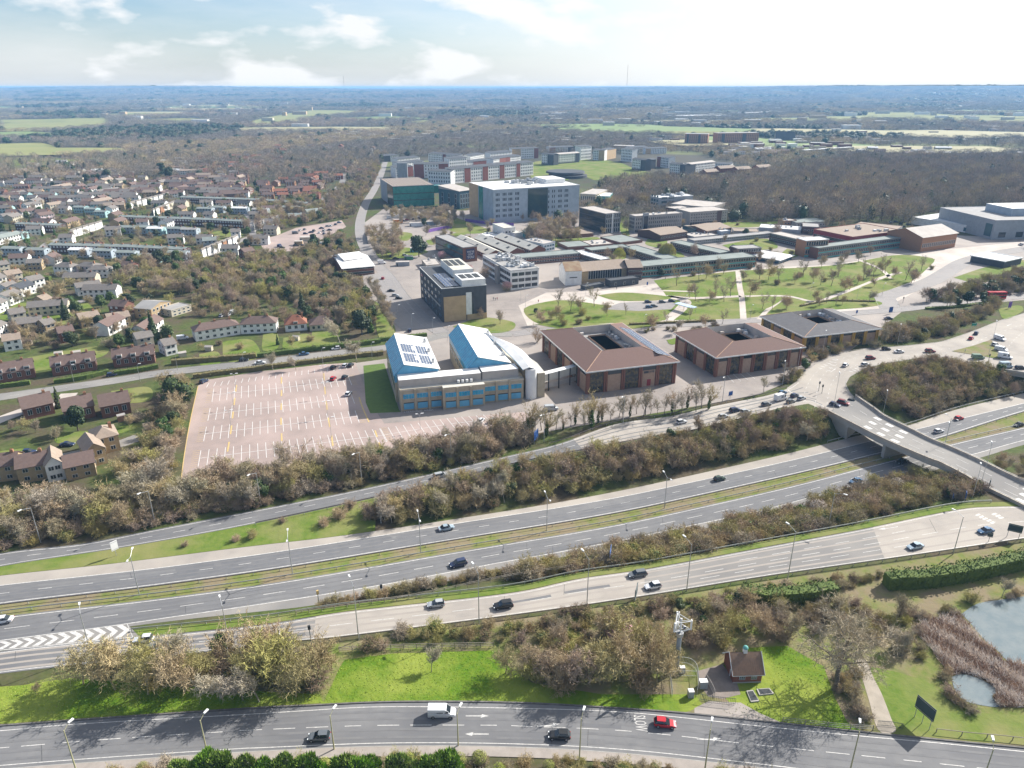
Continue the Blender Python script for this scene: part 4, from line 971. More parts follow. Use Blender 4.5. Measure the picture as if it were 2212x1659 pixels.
for A_, B_, C_, yb, wm, rm, lb in (((1089, 494), (1113, 492), (1077, 483), 511, W_WHITE, R_CREAM, 'white block with a high cream roof'), ((1065, 512), (1083, 506), (1060, 500), 514, W_WHITE, R_WHITE, 'small white rooftop box left of the cream sheds'), ((1113, 505), (1129, 503), (1110, 497), 513, W_WHITE, R_CREAM, 'white annex beside the teal shed'), ((1174, 528), (1199, 523), (1155, 515), 545, W_BLUEG, R_PALE, 'glazed white two storey block right of the sheds'), ((1227, 535), (1278, 531), (1209, 524), 541, W_BRICK, R_FLATG, 'low brick block with a grey green roof left of the willows'), ((1340, 525), (1388, 519), (1313, 511), 530, W_BRICK, R_FLATG, 'low brick hall with a grey green roof behind the small willow'), ((1278, 531), (1325, 527), (1262, 521), 535, W_BRICK, R_PALE, 'low block with a pale flat roof behind the small willow'),
    ((1215, 508), (1282, 503), (1205, 498), 516, W_BRICK, R_TAN, 'low brick house with a tan roof and dark solar strip'), ((1427, 508), (1485, 500), (1415, 492), 522, W_BRICKD, R_TAN, 'dark gabled hall with tan roof behind the large willow'), ((1527, 499), (1581, 491), (1515, 483), 509, W_BRICK, R_TAN, 'gabled hall with tan roof below the second concrete laboratory'), ((1496, 494), (1510, 493), (1482, 487), 505, GLASSB, R_TAN, 'small dark glass cube below the concrete laboratories'), ((1500, 513), (1550, 508), (1482, 505), 517, W_GREY, R_PALE, 'low wide pale roofed kitchen with roof vents'), ((1585, 500), (1640, 502), (1582, 493), 508, W_CONC, R_TAN, 'low block with tan roof and white windows beside the long corridor'), ((1558, 501), (1578, 499), (1550, 495), 508, W_BLUEG, R_WHITE, 'small white cube beside the tan roofed block'),
    ((1693, 478), (1721, 477), (1690, 474), 489, W_ORANGE, R_PALE, 'orange brick block with a round end'), ((1721, 482), (1790, 480), (1715, 473), 492, W_CONC, R_FLATG, 'long block with pale grey green roof near the wood'), ((1640, 492), (1730, 498), (1636, 484), 499, W_GREY, R_WHITE, 'white roofed block behind the corridors'), ((1734, 490), (1770, 492), (1732, 482), 505, W_BRICKD, R_FLAT, 'dark brick block left of the red courtyard')):
    b = B('campus_block', A_, B_, C_, yb, label=lb, group='low campus blocks').walls(wm).roof(rm, 'hip' if 'solar' in lb else ('gx' if 'gabled' in lb else 'flat'), 2.2, .3, wm)
    nw = max(3, int(b.w / 2.6))
    if 'two storey' in lb: b.rows('F', .8, b.h / 2 - .3, 2, b.h / 2 - 1.4, nw, 2, glass=GLASSB, frame=FRAME).rows('L', .8, b.h / 2 - .3, 2, b.h / 2 - 1.4, nw, 2, glass=GLASSB, frame=FRAME)
    elif b.h > 3: b.row('F', max(.9, b.h * .45), 1.1, nw, 1.5, glass=GLASS, frame=FRAME)
    if rm in (R_PALE, R_WHITE) and b.d > 6: b.plant(5, b.h + .2, nw, big=1.1)
    b.done()
b = B('teal_shed', (1134, 501), (1162, 500), (1122, 497), 515, label='teal metal shed with a pale roof').walls(M('teal_metal', (0.05, 0.26, 0.30))).roof(R_PALE, 'gy', 1.2, .2, M('teal_metal', (0, 0, 0))).done()
b = B('substation', (921, 574), (952, 572), (905, 562), 583, label='low flat roofed service block beside the black building').walls(W_BEIGE).roof(R_PALE).plant(5, b.h + .2, 2).done()
b = B('white_roof_hall', (740, 580), (808, 574), (745, 549), 598, label='brick hall with white pitched roofs beside the avenue').walls(W_BRICK).roof(R_WHITE, 'gx', 2.4, .6, W_WHITE); b.rows('F', 1, 3, 2, 1.2, 12, 1.6, frame=FRAME).done()
b = B('white_roof_hall', (744, 562), (788, 556), (765, 545), h=7.5, label='rear white roofed wing of the brick hall').walls(W_BRICK).roof(R_WHITE, 'gx', 2.4, .5, W_WHITE).done()
# --- two storey courtyard ranges
def rng(A_, B_, C_, yb, rm, wm, lb, sp=None, win='F', side='L', nm='campus_range', d=None, h=None):
    b = B(nm, A_, B_, C_, yb, label=lb, group='two storey campus ranges', d=d, h=h).walls(wm).roof(rm)
    f = b.h / 2
    for sd_ in win:
        Ln = b.w if sd_ in 'FB' else b.d; n = max(3, int(Ln / 1.9))
        for k in range(2):
            b.row(sd_, k * f + f * .42, f * .48, n, 1.45, glass=GLASS, frame=FRAME, fw=.1)
            if sp: panel(b.win, sd_, b.w, b.d, .3, k * f + .15, Ln - .6, f * .24, sp, .05)
    return b.done()
rng((1387, 577), (1634, 555), (1384, 565), 600, R_FLATG, W_BRICK, 'long two storey range with turquoise panels facing the park', TEAL)
rng((1768, 537), (1962, 512), (1762, 530), 560, R_FLATG, W_BRICK, 'long two storey range with turquoise panels on the right', TEAL)
rng((1118, 559), (1254, 548), (1110, 550), 573, R_FLATG, W_BRICK, 'left two storey range with green tinted windows')
rng((1278, 542), (1361, 534), (1275, 535), 556, R_FLATG, W_BRICK, 'middle two storey range behind the small willow')
rng((1297, 562), (1317, 559), (1248, 543), 572, R_WHITE, W_BRICKD, 'white roofed wing running back from the hall', win='L')
rng((1433, 561), (1464, 557), (1362, 532), 575, R_FLATG, W_BRICKD, 'long wing with green grey roof between the two willows', win='L')
rng((1554.7, 548), (1578, 544), (1472, 520), 563, R_FLATG, W_BRICKD, 'long dark wing right of the large willow', win='L')
rng((1500, 521), (1676, 504), (1498, 515), 529, R_FLAT, W_GREY, 'long white windowed corridor behind the sunlit quadrangle')
rng((1737, 521), (1762, 518), (1674, 503), 537, R_PALE, W_BRICKD, 'dark wing along the right side of the quadrangle', win='L')
rng((1741, 521), (1791, 518), (1736, 514), 556, R_WHITE, W_ORANGE, 'brick end block with a white roof', TEAL, win='F')
rng((1594.7, 539), (1645, 536), (1600, 531), 562, R_FLAT, W_BRICKD, 'brown brick block rising above the turquoise range')
rng((1860, 520), (1955, 505), (1850, 511), 528, R_WHITE, W_GREY, 'white roofed range behind the right turquoise range')
rng((1838, 490), (1930, 500), (1870, 481), 505, R_TAN, W_GREY, 'blue windowed block with yellow green roof near the concert hall')
b = B('red_building', (1758, 496), (1842, 513), (1885, 487), 518, label='red walled courtyard building with white window strip').walls(W_RED).roof(R_TAN, mr=W_RED); b.row('F', 2.6, 2.2, 18, 1.9, glass=GLASS, frame=FRAME).plant(8, b.h + .3, 6, big=1.6).done()
b = B('brick_hall', (1994, 513), (2069, 503), (1980, 491), 545, label='brick hall with a pale gabled roof in front of the concert hall').walls(W_ORANGE).roof(R_PALE, 'gx', 4.5, .8, W_ORANGE); b.row('F', 3.2, 2.6, 18, 1.3, glass=GLASS, frame=FRAME).done()
b = B('pavilion', (1683, 561), (1711, 551), (1650, 541), 570, label='low glazed pavilion with a large white pyramid roof').walls(GLASSB).roof(R_WHITE, 'hip', 2.4, 1.6).done()
b = B('concert_hall', (2031.5, 449), (2151.5, 477), (2290, 455), 486, label='large white angular concert hall').walls(W_GREY).roof(R_FLAT, mr=R_WHITE); b.row('R', 1.5, 4, 6, 6, glass=GLASS)
b.add('fly_tower', b.w * .28, b.d * .3, b.h, b.w * .72, b.d * .78, b.h + 6, W_BLUEG, R_WHITE).add('entrance_glass', b.w * .86, -.3, 2, b.w * .97, -.02, b.h - 3, GLASSB).done()
b = B('concert_wing', (1971, 470), (2124, 493), (2035, 460), 484, label='low white wing in front of the concert hall').walls(W_WHITE).roof(R_WHITE); b.add('corner_window', b.w * .75, -.2, 1, b.w * .97, -.02, b.h - 1.5, GLASSB).done()
b = B('campus_cafe', (2098, 553), (2170, 566), (2135, 545), 566, label='low dark cafe with two white flat roofs by the entrance road').walls(W_GRYD).roof(R_WHITE, ov=2).done()
# chapel like hall
b = B('gabled_hall', (1222, 585.5), (1257, 584), (1195, 573), 617, label='white rendered hall with a rusty tan gabled roof').walls(W_WHITE).roof(mat('roof_rust', (0.33, 0.25, 0.16), (0.25, 0.15, 0.09), .3), 'gx', 3.8, .3, W_WHITE); b.add('mural', b.w * .22, -.2, 4.2, b.w * .75, -.02, 6.6, R_WHITE).add('mural_stripe', b.w * .25, -.24, 4.5, b.w * .72, -.21, 5.1, W_GRYD).done()
b = B('assembly_hall', (1258, 586), (1357, 578), (1250, 568), 612, label='assembly hall with tall windows and a long tan roof').walls(W_YEL).roof(R_TAN, 'gx', 3.2, .5, W_YEL); b.singles('F', 2.2, 5.2, 14, 1.35, x0=b.w * .13, x1=b.w * .86, name='tall_window'); b.done()
b = B('brick_annex', (1357, 578), (1388, 577), (1350, 566), 606, label='dark brick annex right of the tall windowed hall').walls(W_BRICKD).roof(R_TAN, 'gx', 3.2, .4, W_BRICKD); b.row('F', 1.2, 2, 5, 2, frame=FRAME).row('F', 5.4, .8, 7, 1.2, frame=FRAME).done()
b = B('black_kiosk', (1318.5, 608), (1380, 601), (1316, 602), 621, label='long black timber clad block in front of the assembly hall').walls(W_GRYD).roof(R_DARK); b.singles('F', .8, 1.6, 3, 1.2); b.done()
b = B('black_kiosk', (1265, 621), (1306, 613), (1262, 616), 627, label='smaller black block in front of the white gabled hall').walls(W_GRYD).roof(R_DARK).done()
# --- black building with tan end
b = B('black_building', (954, 625.5), (1050.5, 617), (903, 579), 696.7, label='dark four storey building with a big tan panel and white roof plant').walls(W_GRYD).roof(R_DARK, mr=FRAME)
b.add('tan_panel', .8, -.3, .2, b.w * .53, -.02, b.h - 4, W_TAN).add('white_panel', b.w * .53 + .1, -.25, 3, b.w * .66, -.02, b.h - 2.6, W_WHITE).add('slot_window', b.w * .66, -.2, 3, b.w * .70, -.02, b.h - 3, GLASS).add('plinth', b.w * .55, -.28, .1, b.w, -.02, 3, W_TAN)
for k in range(4): b.singles('L', 1.6 + k * 3.9, 1.7, 6, 3.4, glass=GLASSB, frame=FRAMED, name='window')
b.add('pale_band', -.2, 4, 7.2, -.02, b.d * .8, 7.9, R_PALE)
b.add('plant_room', b.w * .50, b.d * .42, b.h + .3, b.w * .97, b.d * .97, b.h + 4.2, W_WHITE, R_CREAM).add('plant_room', b.w * .46, .6, b.h + .3, b.w * .99, b.d * .30, b.h + 3.6, W_WHITE, R_WHITE)
for i in range(3): b.add('louvre', b.w * (.52 + .14 * i), b.d * .62, b.h + 4.2, b.w * (.62 + .14 * i), b.d * .90, b.h + 4.35, GRATE); b.add('louvre', b.w * (.50 + .155 * i), b.d * .08, b.h + 3.6, b.w * (.62 + .155 * i), b.d * .25, b.h + 3.75, GRATE)
SOLAR = mat('solar_cell', (0.03, 0.055, 0.12), (0.045, 0.08, 0.16), 1.5, rough=.2, spec=.6)
pm = MB().box(0, 0, 0, 1.5, .95, .06, FRAME).box(.06, .06, .06, 1.44, .89, .075, SOLAR).mesh('solar_panel')
for i in range(4):
    for j in range(24):
        if j * 1.15 + b.d * .05 < b.d * .93:
            o = part('solar_panel', pm, b.root, (b.w * .12 + i * 1.7, b.d * .05 + j * 1.15, b.h + .6)); o.rotation_euler = (math.radians(8), 0, 0)
b.done()
# --- brown hip roofed offices with roof courts
def court_office(name, c0, c1, c2, hE, roofm_, label, wallp, nF, nS, solar=False, yel=False, inset=9.5, rise=3.0):
    b = B(name, c0, c1, c2, h=hE, label=label); w, d, h = b.w, b.d, b.h; o = 1.4
    rf = MB(); rz = h + rise; i0, i1, j0, j1 = .3 * w, .745 * w, .245 * d, .83 * d
    out = [(-.0, -.0), (w, 0), (w, d), (0, d)]; inn = [(i0, j0), (i1, j0), (i1, j1), (i0, j1)]
    for k in range(4):
        a, c_ = out[k], out[(k + 1) % 4]; e, g = inn[(k + 1) % 4], inn[k]
        rf.face([(*a, h), (*c_, h), (*e, rz), (*g, rz)], roofm_)
    rf.build('roof', b.root)
    fm_ = FRAME
    g_ = MB()
    for k in range(4):
        a, c_ = out[k], out[(k + 1) % 4]; g_.bar((*a, h - .25), (*c_, h - .25), .25, .5, fm_)
    g_.face([(0, 0, h - .5), (0, d, h - .5), (w, d, h - .5), (w, 0, h - .5)], W_BRICKD); g_.build('gutter', b.root)
    hp = MB()
    for k in range(4): hp.bar((*out[k], h + .05), (*inn[k], rz + .05), .3, .14, M('ridge_tile', (0.42, 0.27, 0.19)))
    hp.build('hip_ridge', b.root)
    # roof well: pale parapet walls, service deck and the court below
    wl = MB(); dz = h - .4
    for k in range(4):
        a, c_ = inn[k], inn[(k + 1) % 4]; wl.face([(*c_, rz), (*a, rz), (*a, dz), (*c_, dz)], R_PALE if k != 2 else R_PALE)
    wl.build('parapet', b.root)
    q0, q1, r0_, r1_ = .435 * w, .64 * w, .385 * d, .75 * d
    dk = MB().box(i0, j0, dz - .2, i1, r0_, dz, R_FLAT).box(i0, r1_, dz - .2, i1, j1, dz, R_FLAT).box(i0, r0_, dz - .2, q0, r1_, dz, R_FLAT).box(q1, r0_, dz - .2, i1, r1_, dz, R_FLAT); dk.build('service_deck', b.root)
    ct = MB(); cc = [(q0, r0_), (q1, r0_), (q1, r1_), (q0, r1_)]
    for k in range(4):
        a, c_ = cc[k], cc[(k + 1) % 4]; ct.face([(*c_, dz + .7), (*a, dz + .7), (*a, .2), (*c_, .2)], W_PINK)
    ct.face([(*p, 3.2) for p in cc], M('court_floor', (0.20, 0.18, 0.165))); ct.build('court', b.root)
    R_ = random.Random(nF + int(w))
    for k in range(26):
        sd_ = R_.choice('LTR') if k % 2 else R_.choice('LR')
        x = i0 + R_.uniform(.3, 1.4) if sd_ == 'L' else (i1 - R_.uniform(1.4, 3) if sd_ == 'R' else R_.uniform(i0 + 1, i1 - 2)); y = j1 - R_.uniform(1.5, 2.6) if sd_ == 'T' else R_.uniform(j0 + 1, j1 - 2)
        mb = MB().box(x, y, dz, x + R_.uniform(.9, 1.5), y + R_.uniform(.9, 1.6), dz + R_.uniform(.8, 1.6), R_.choice([R_WHITE, STEEL, R_PALE, W_BLUEG])); mb.build('air_unit', b.root)
    # walls set in under the eaves, piers, tan panels and bronze glazing bays
    MB().box(o, o, -.3, w - o, d - o, h - .5, W_BRICKD).build('wall', b.root)
    pc = M('pier_yellow', (0.55, 0.34, 0.08)) if yel else M('pier_brick', (0.25, 0.115, 0.08), sc=1.5)
    for side, Ln, n in (('F', w, nF), ('L', d, nS), ('R', d, nS)):
        X, Y_ = (w - 2 * o, d - 2 * o); st = (Ln - 2 * o) / n
        pr = MB().box(-.75, -.5, 0, -.12, 0, h - .55, pc).box(.12, -.5, 0, .75, 0, h - .55, pc).mesh('pier')
        bp = MB().box(.95, -.22, 0, st - .95, 0, h * .72, wallp).box(.95, -.2, h * .72 + .05, st - .95, 0, h - .6, GLASS).mesh('tan_panel')
        gp = MB().box(.95, -.2, .4, st - .95, 0, h - .6, mat('bronze_glass', (0.12, 0.095, 0.05), (0.025, 0.03, 0.035), .8, rough=.15, spec=.6, lo=.45, hi=.55))
        for k in range(1, 5): gp.box(.95, -.28, h * k / 5, st - .95, -.2, h * k / 5 + .08, FRAMED)
        for k in range(1, 4): gp.box(.95 + (st - 1.9) * k / 4, -.27, .4, 1.03 + (st - 1.9) * k / 4, -.2, h - .6, FRAMED)
        gp = gp.mesh('glazing_bay')
        for i in range(n + 1):
            al = o + st * i
            loc, r_ = ((al, o, 0), 0) if side == 'F' else ((o, d - al, 0), -math.pi / 2) if side == 'L' else ((w - o, al, 0), math.pi / 2)
            part('pier', pr, b.root, loc, r_)
            if i < n: part('glazing_bay' if (i + (nF == 7)) % 2 == 0 else 'tan_panel', gp if (i + (nF == 7)) % 2 == 0 else bp, b.root, loc, r_)
    if solar:
        sl_ = math.atan2(rise, .255 * w); 
        pmm = MB().box(-.95, -.55, 0, .95, .55, .06, FRAME).box(-.9, -.5, .06, .9, .5, .07, SOLAR).mesh('solar_panel')
        for i in range(3):
            for j in range(30):
                x = w - 2.2 - i * 2.0; y = 6 + j * 1.2
                if y > d - 9: continue
                p_ = part('solar_panel', pmm, b.root, (x, y, h + (w - x) / (.255 * w) * rise + .1)); p_.rotation_euler = (0, sl_, 0)
    return b
o1 = court_office('office_building', (1266, 804), (1468.5, 780.5), (1170.5, 714), 9.6, R_BRN2, 'large brown hip roofed office next to the blue building', W_PINK, 5, 6, True)
o1.add('sign_plate', o1.w * .63, 1.06, 5.7, o1.w * .68, 1.17, 6.6, W_GRYD).add('sign_mark', o1.w * .69, 1.06, 5.8, o1.w * .70, 1.17, 6.5, W_GRYD).add('sign_mark', o1.w * .712, 1.06, 5.8, o1.w * .722, 1.17, 6.6, W_GRYD).add('sign_mark', o1.w * .73, 1.06, 5.8, o1.w * .74, 1.17, 6.6, W_GRYD)
o1.add('red_door', o1.w * .67, 1.05, .3, o1.w * .71, 1.17, 3, W_RED)
o2 = court_office('office_building', (1547, 773), (1741.5, 749), (1462, 718), 8.8, R_BRN2, 'middle brown hip roofed office of the three', W_PINK, 7, 4)
o3 = court_office('office_building', (1738, 728), (1906.5, 709), (1640, 683), 7.4, mat('roof_charcoal', (0.10, 0.098, 0.105), (0.125, 0.12, 0.125), .6), 'dark grey hip roofed office with yellow columns', W_PINK, 6, 4, yel=True, inset=8, rise=2.6)
# --- blue roofed building
b = B('blue_building', (864, 845), (1131, 820), None, h=8, d=8.5, label='beige two storey front of the blue building with blue shutters'); w = b.w
b.walls(W_BEIGE).roof(R_CREAM, mr=W_BEIGE)
prm = MB().box(-.35, -.45, 0, .35, 0, 8.3, W_BEIGE).mesh('pier'); shm = MB().box(0, -.12, 0, 3.7, 0, 2.3, BLUEW).box(0, -.14, 2.3, 3.7, 0, 2.6, GRATE).mesh('shutter')
wnm = MB().box(0, -.15, 0, 4.2, 0, 1.9, FRAME)
for k in range(4): wnm.box(.1 + k * 1.02, -.3, .1, 1.06 + k * 1.02, -.151, 1.82, BLUEP)
wnm = wnm.mesh('blue_window')
for i in range(9):
    x = .4 + i * (w - .8) / 9.0; yo = -2.2 if 3 <= i < 6 else 0
    part('pier', prm, b.root, (x, yo, 0)); part('blue_window', wnm, b.root, (x + .5, yo, 4.7)); part('shutter', shm, b.root, (x + .7, yo, .6))
b.add('projecting_bay', .4 + 3 * (w - .8) / 9 - .2, -2.2, -.3, .4 + 6 * (w - .8) / 9 + .2, -.02, 8.6, W_BEIGE, R_CREAM)
b.add('upper_storey', 0, 2.6, 8.05, w * .66, 8.5, 11.2, R_PALE, R_WHITE).add('upper_storey', w * .67, 2.6, 8.05, w * .97, 8.5, 11.6, R_PALE, R_WHITE)
for i in range(4): MB().tube((w * .47 + i * 1.6, 1.6, 8.5), (w * .47 + i * 1.6, 1.6, 9.6), .5, .5, R_WHITE, 10).build('vent_cowl', b.root)
foot([b.pt(-3, -4), b.pt(w + 8, -4), b.pt(w + 8, 52), b.pt(-3, 52)])
FB = b
def wing(x0, yl, L_, W_, zb, ze, zr, xr, zr2, name, label, panels):
    """monopitch wing with a steep blue glazed west slope; local frame of the front building, sheared footprint"""
    r = empty(name, FB.pt(x0, yl), FB.rz, label=label, cat='building')
    sh = 0.0
    def q(x, y, z): return (x + sh * y, y, z)
    MB().prism([(0, 0), (W_, 0), (W_ , L_), (0, L_)], 0, zb, W_BEIGE).build('wall', r)
    g = MB()
    for y, fl in ((0, 0), (L_, 1)):
        f_ = [(0, y, zb), (W_, y, zb), (W_, y, zr2 - .2), (xr, y, zr - .2), (0, y, ze)]
        g.face(list(reversed(f_)) if fl else f_, BLUEW)
    g.face([(0, L_, zb), (0, 0, zb), (0, 0, ze), (0, L_, ze)], BLUEP); g.face([(W_, 0, zb), (W_, L_, zb), (W_, L_, zr2 - .2), (W_, 0, zr2 - .2)], W_WHITE)
    g.build('gable', r)
    MB().face([(-.3, -.4, ze), (xr, -.4, zr), (xr, L_ + .4, zr), (-.3, L_ + .4, ze)], BLUEP).build('glazed_slope', r)
    bars = MB()
    for i in range(21): bars.bar((-.3, L_ * i / 20, ze + .04), (xr, L_ * i / 20, zr + .04), .08, .08, BLUEW)
    for t in (.33, .66): bars.bar((xr * t, 0, ze + (zr - ze) * t + .05), (xr * t, L_, ze + (zr - ze) * t + .05), .08, .08, BLUEW)
    bars.build('glazing_bars', r)
    MB().face([(xr - .1, -.6, zr + .1), (W_ + .6, -.6, zr2 + .1), (W_ + .6, L_ + .6, zr2 + .1), (xr - .1, L_ + .6, zr + .1)], R_WHITE).face([(W_ + .6, -.6, zr2 - .1), (xr, -.6, zr - .1), (xr, L_ + .6, zr - .1), (W_ + .6, L_ + .6, zr2 - .1)], R_WHITE).build('white_roof', r)
    wm = MB().box(-.1, -1.1, 0, 0, 1.1, 2.4, GLASSB).mesh('side_window')
    for i in range(9): part('side_window', wm, r, (0, L_ * (i + .5) / 9, zb - 3.2))
    if panels:
        a = math.atan2(zr - zr2, W_ - xr); pmn = MB().box(0, 0, 0, .95, 1.5, .05, FRAME).box(.05, .05, .05, .9, 1.45, .06, SOLAR).mesh('solar_panel')
        for (bx, by, nx_, ny_) in ((1.0, 14.5, 5, 6), (6.9, 14.5, 4, 6), (1.0, 3.2, 5, 6), (6.9, 3.2, 4, 6)):
            for i in range(nx_):
                for j in range(ny_):
                    if (i == 4 and 1 < j < 5): continue
                    x = xr + bx + i * 1.05; o = part('solar_panel', pmn, r, (x, by + j * 1.62, zr - (x - xr) * math.tan(a) + .2)); o.rotation_euler = (0, a, 0)
    for i in range(3):
        y = L_ * (.15 + .33 * i); MB().box(W_ - 1.6, y, zr2 - .3, W_ - .6, y + 1, zr2 + 1.6, STEEL).tube((W_ - 1.1, y + .5, zr2 + 1.6), (W_ - 1.1, y + .5, zr2 + 2.1), .5, .5, STEEL, 8).build('roof_vent', r)
    foot([FB.pt(x0 - 2, yl), FB.pt(x0 + W_ + 2, yl), FB.pt(x0 + W_ + 2, yl + L_), FB.pt(x0 - 2, yl + L_)])
    return r
wing(-1.0, 8.6, 37, 16.5, 8.0, 10.8, 15, 3.8, 12.0, 'blue_roof_wing', 'left wing with blue glazed slope and solar panels on its white roof', True)
wing(26.5, 8.6, 42, 16.5, 8.0, 10.8, 15.5, 4.2, 12.0, 'blue_roof_wing', 'right wing with blue glazed slope and plain white roof', False)
# curved white roof fin and round stair tower
r = empty('stair_tower', FB.pt(w + 3.2, 1.0), FB.rz, label='round white stair tower under a long curved white roof', cat='tower')
MB().tube((0, 0, -.3), (0, 0, 12), 2.2, 2.2, R_WHITE, 20).build('drum', r, smooth=False)
fn = MB(); prof = []
for i in range(15):
    t = i / 14; yy = -1.5 + 46 * t; cx = -1.0 - 9.5 * t * t * .9; hw = 2.6 + 1.6 * math.sin(math.pi * min(1, t * 1.1)) - 2.2 * t; zz = 12.2 + 1.2 * math.sin(math.pi * t)
    prof.append([(cx - hw, yy, zz), (cx, yy, zz + .8), (cx + hw, yy, zz - .2)])
for a, c_ in zip(prof, prof[1:]):
    for k in range(2):
        fn.face([a[k], a[k + 1], c_[k + 1], c_[k]], R_WHITE); fn.face([(p[0], p[1], p[2] - .35) for p in (c_[k], c_[k + 1], a[k + 1], a[k])], R_WHITE)
    fn.face([a[0], c_[0], (c_[0][0], c_[0][1], c_[0][2] - .35), (a[0][0], a[0][1], a[0][2] - .35)], BLUEW); fn.face([c_[2], a[2], (a[2][0], a[2][1], a[2][2] - .35), (c_[2][0], c_[2][1], c_[2][2] - .35)], STEEL)
fn.build('curved_roof', r)
MB().prism([(2.3, -1), (5.2, -1), (5.2, 10), (0, 34), (-9, 40), (-12, 38), (-2, 6), (2.3, 2)], 0, 10, W_BEIGE, R_CREAM).build('wall', r)
# link bridge to the brown office
a_ = FB.pt(w + 8.6, 6, 0); e_ = o1.pt(1.2, 14, 0); L_ = (e_ - a_).length
r = empty('link_bridge', a_, math.atan2((e_ - a_).y, (e_ - a_).x), label='white enclosed footbridge linking blue building and brown office', cat='footbridge')
MB().box(0, -1.4, 4.2, L_, 1.4, 7.2, R_CREAM, R_WHITE).build('gallery', r); MB().box(-.3, -1.45, 1.2, L_, -1.38, 3.1, R_PALE).build('lower_screen', r)
pst = MB().box(-.2, -1.7, 0, .2, -1.45, 7.3, FRAMED).mesh('post')
for t in (.15, .45, .78): part('post', pst, r, (L_ * t, 0, 0))
# --- white student residences
def resid(A_, B_, yb, segs, lb, dep=12, k=4, nm='residence_block', C=None, rt='mono', rm=R_DARK, wall=W_WHITE):
    b = B(nm, A_, B_, C, yb, d=None if C else dep, label=lb, group='student residences').walls(wall).roof(rm, rt, 1.6, .5, wall)
    x = 0; f = b.h / (k + .4)
    tot = sum(s_[1] for s_ in segs)
    for i, (ty, ln) in enumerate(segs):
        l_ = b.w * ln / tot
        if ty in 'rdt': panel(b.win, 'F', b.w, b.d, x + .1, 0, l_ - .2, b.h - .3, {'r': W_REDB, 'd': W_GRYD, 't': W_TAN}[ty], .3)
        elif ty == 'w':
            n = max(2, int(l_ / 3.3))
            if wall is W_GRYD: panel(b.win, 'F', b.w, b.d, x + .3, b.h * .12, l_ - .6, b.h * .84, W_WHITE, .07)
            for j in range(k): winrow(b.win, 'F', b.w, b.d, f * (j + .55), f * .5, n, 1.35, x + .6, x + l_ - .6, GLASS, FRAME if wall is W_GRYD else None)
        x += l_
    return b.done()
resid((974, 366), (1152, 350), 397, [('w', 3), ('r', 1.4), ('w', 2.8), ('r', 1.3), ('w', 2.8), ('r', 1.2), ('w', 3), ('r', 1), ('w', 3.4)], 'longest white and rust residence block nearest the laboratory')
resid((924, 369), (973, 371), 397, [('w', 1)], 'short white residence block behind the green building', k=3)
resid((894, 355), (968, 353.5), 385, [('r', 2), ('w', 3), ('r', 2)], 'white residence block with rust panels at both ends')
for A_, B_, yb, sg, lb in (((970, 343), (1008, 340), 372, [('w', 1)], 'tall white residence block in the second row'), ((1000, 351), (1065, 345), 368, [('w', 2), ('r', 3), ('w', 1)], 'residence block with a wide rust panel'), ((854, 362), (892, 359), 384, [('w', 2), ('r', 1)], 'low white residence block left of the chimneys'), ((859, 344), (906, 339), 362, [('w', 1)], 'white residence block near the avenue end'), ((864, 353), (916, 347), 370, [('w', 1)], 'white residence block in the left middle row'), ((925, 331), (955, 333), 352, [('w', 1)], 'white residence block at the back left'), ((956, 333), (986, 336), 354, [('r', 1), ('w', 3)], 'plain white back residence block'), ((1016, 337), (1046, 332), 352, [('w', 1)], 'back white residence block beside the dark gap'), ((1059, 331), (1106, 327), 350, [('w', 1)], 'back white residence block with one window row'), ((1066, 344), (1092, 340), 366, [('w', 1), ('r', 1)], 'small white and rust residence block'), ((826, 337), (860, 335), 350, [('d', 1), ('w', 1)], 'leftmost low white residence block'), ((1090, 340), (1125, 336), 358, [('r', 1), ('w', 2)], 'rust ended residence block beside the green'), ((1106, 322), (1163, 320), 344, [('t', 2), ('w', 3), ('r', 1)], 'cream residence block left of the green'), ((1255, 317), (1278, 315), 346, [('w', 1)], 'white residence tower behind the green'), ((1281, 324), (1306, 325), 346, [('w', 1), ('t', 1)], 'buff residence block with tan gable'), ((1307, 325), (1331, 321), 346, [('t', 3)], 'tan residence block facing the green'), ((1342, 321), (1366, 323), 348, [('w', 1)], 'white residence block right of the tan one'), ((1362, 319), (1400, 317), 331, [('w', 1)], 'white residence block at the rear centre'), ((1395, 321), (1440, 320), 333, [('t', 1), ('w', 3)], 'orange ended residence block'), ((1420, 338), (1445, 341), 360, [('r', 1), ('w', 2)], 'rust and white residence tower'), ((1545, 353), (1577, 355), 362, [('w', 1)], 'small white residence block beside the red brick houses'), ((1187, 319), (1240, 317), 332, [('r', 1), ('w', 2), ('d', 1)], 'rear residence block beyond the green')):
    resid(A_, B_, yb, sg, lb)
for A_, B_, yb, sg, lb, rm in (((1170, 332), (1196, 334), 355, [('w', 2), ('d', 2)], 'dark brick residence at the left of the green', R_DARK), ((1197, 334), (1252, 330), 355, [('d', 1), ('w', 4), ('d', 1)], 'dark brick residence with a pale roof and white window panels', R_PALE), ((1366, 343), (1394, 346), 366, [('w', 2), ('d', 1)], 'dark residence with white window panel right of the green', R_DARK), ((1395, 346), (1417, 344), 366, [('d', 1)], 'plain dark brick gabled residence', R_DARK), ((1447, 353), (1481, 356), 376, [('w', 2), ('d', 1)], 'dark brick residence on the right with white panel', R_DARK), ((1483, 356), (1545, 349), 379, [('d', 1.4), ('w', 3)], 'long dark residence with a pale grey roof', R_PALE)):
    resid(A_, B_, yb, sg, lb, rt='gx', rm=rm, wall=W_GRYD)
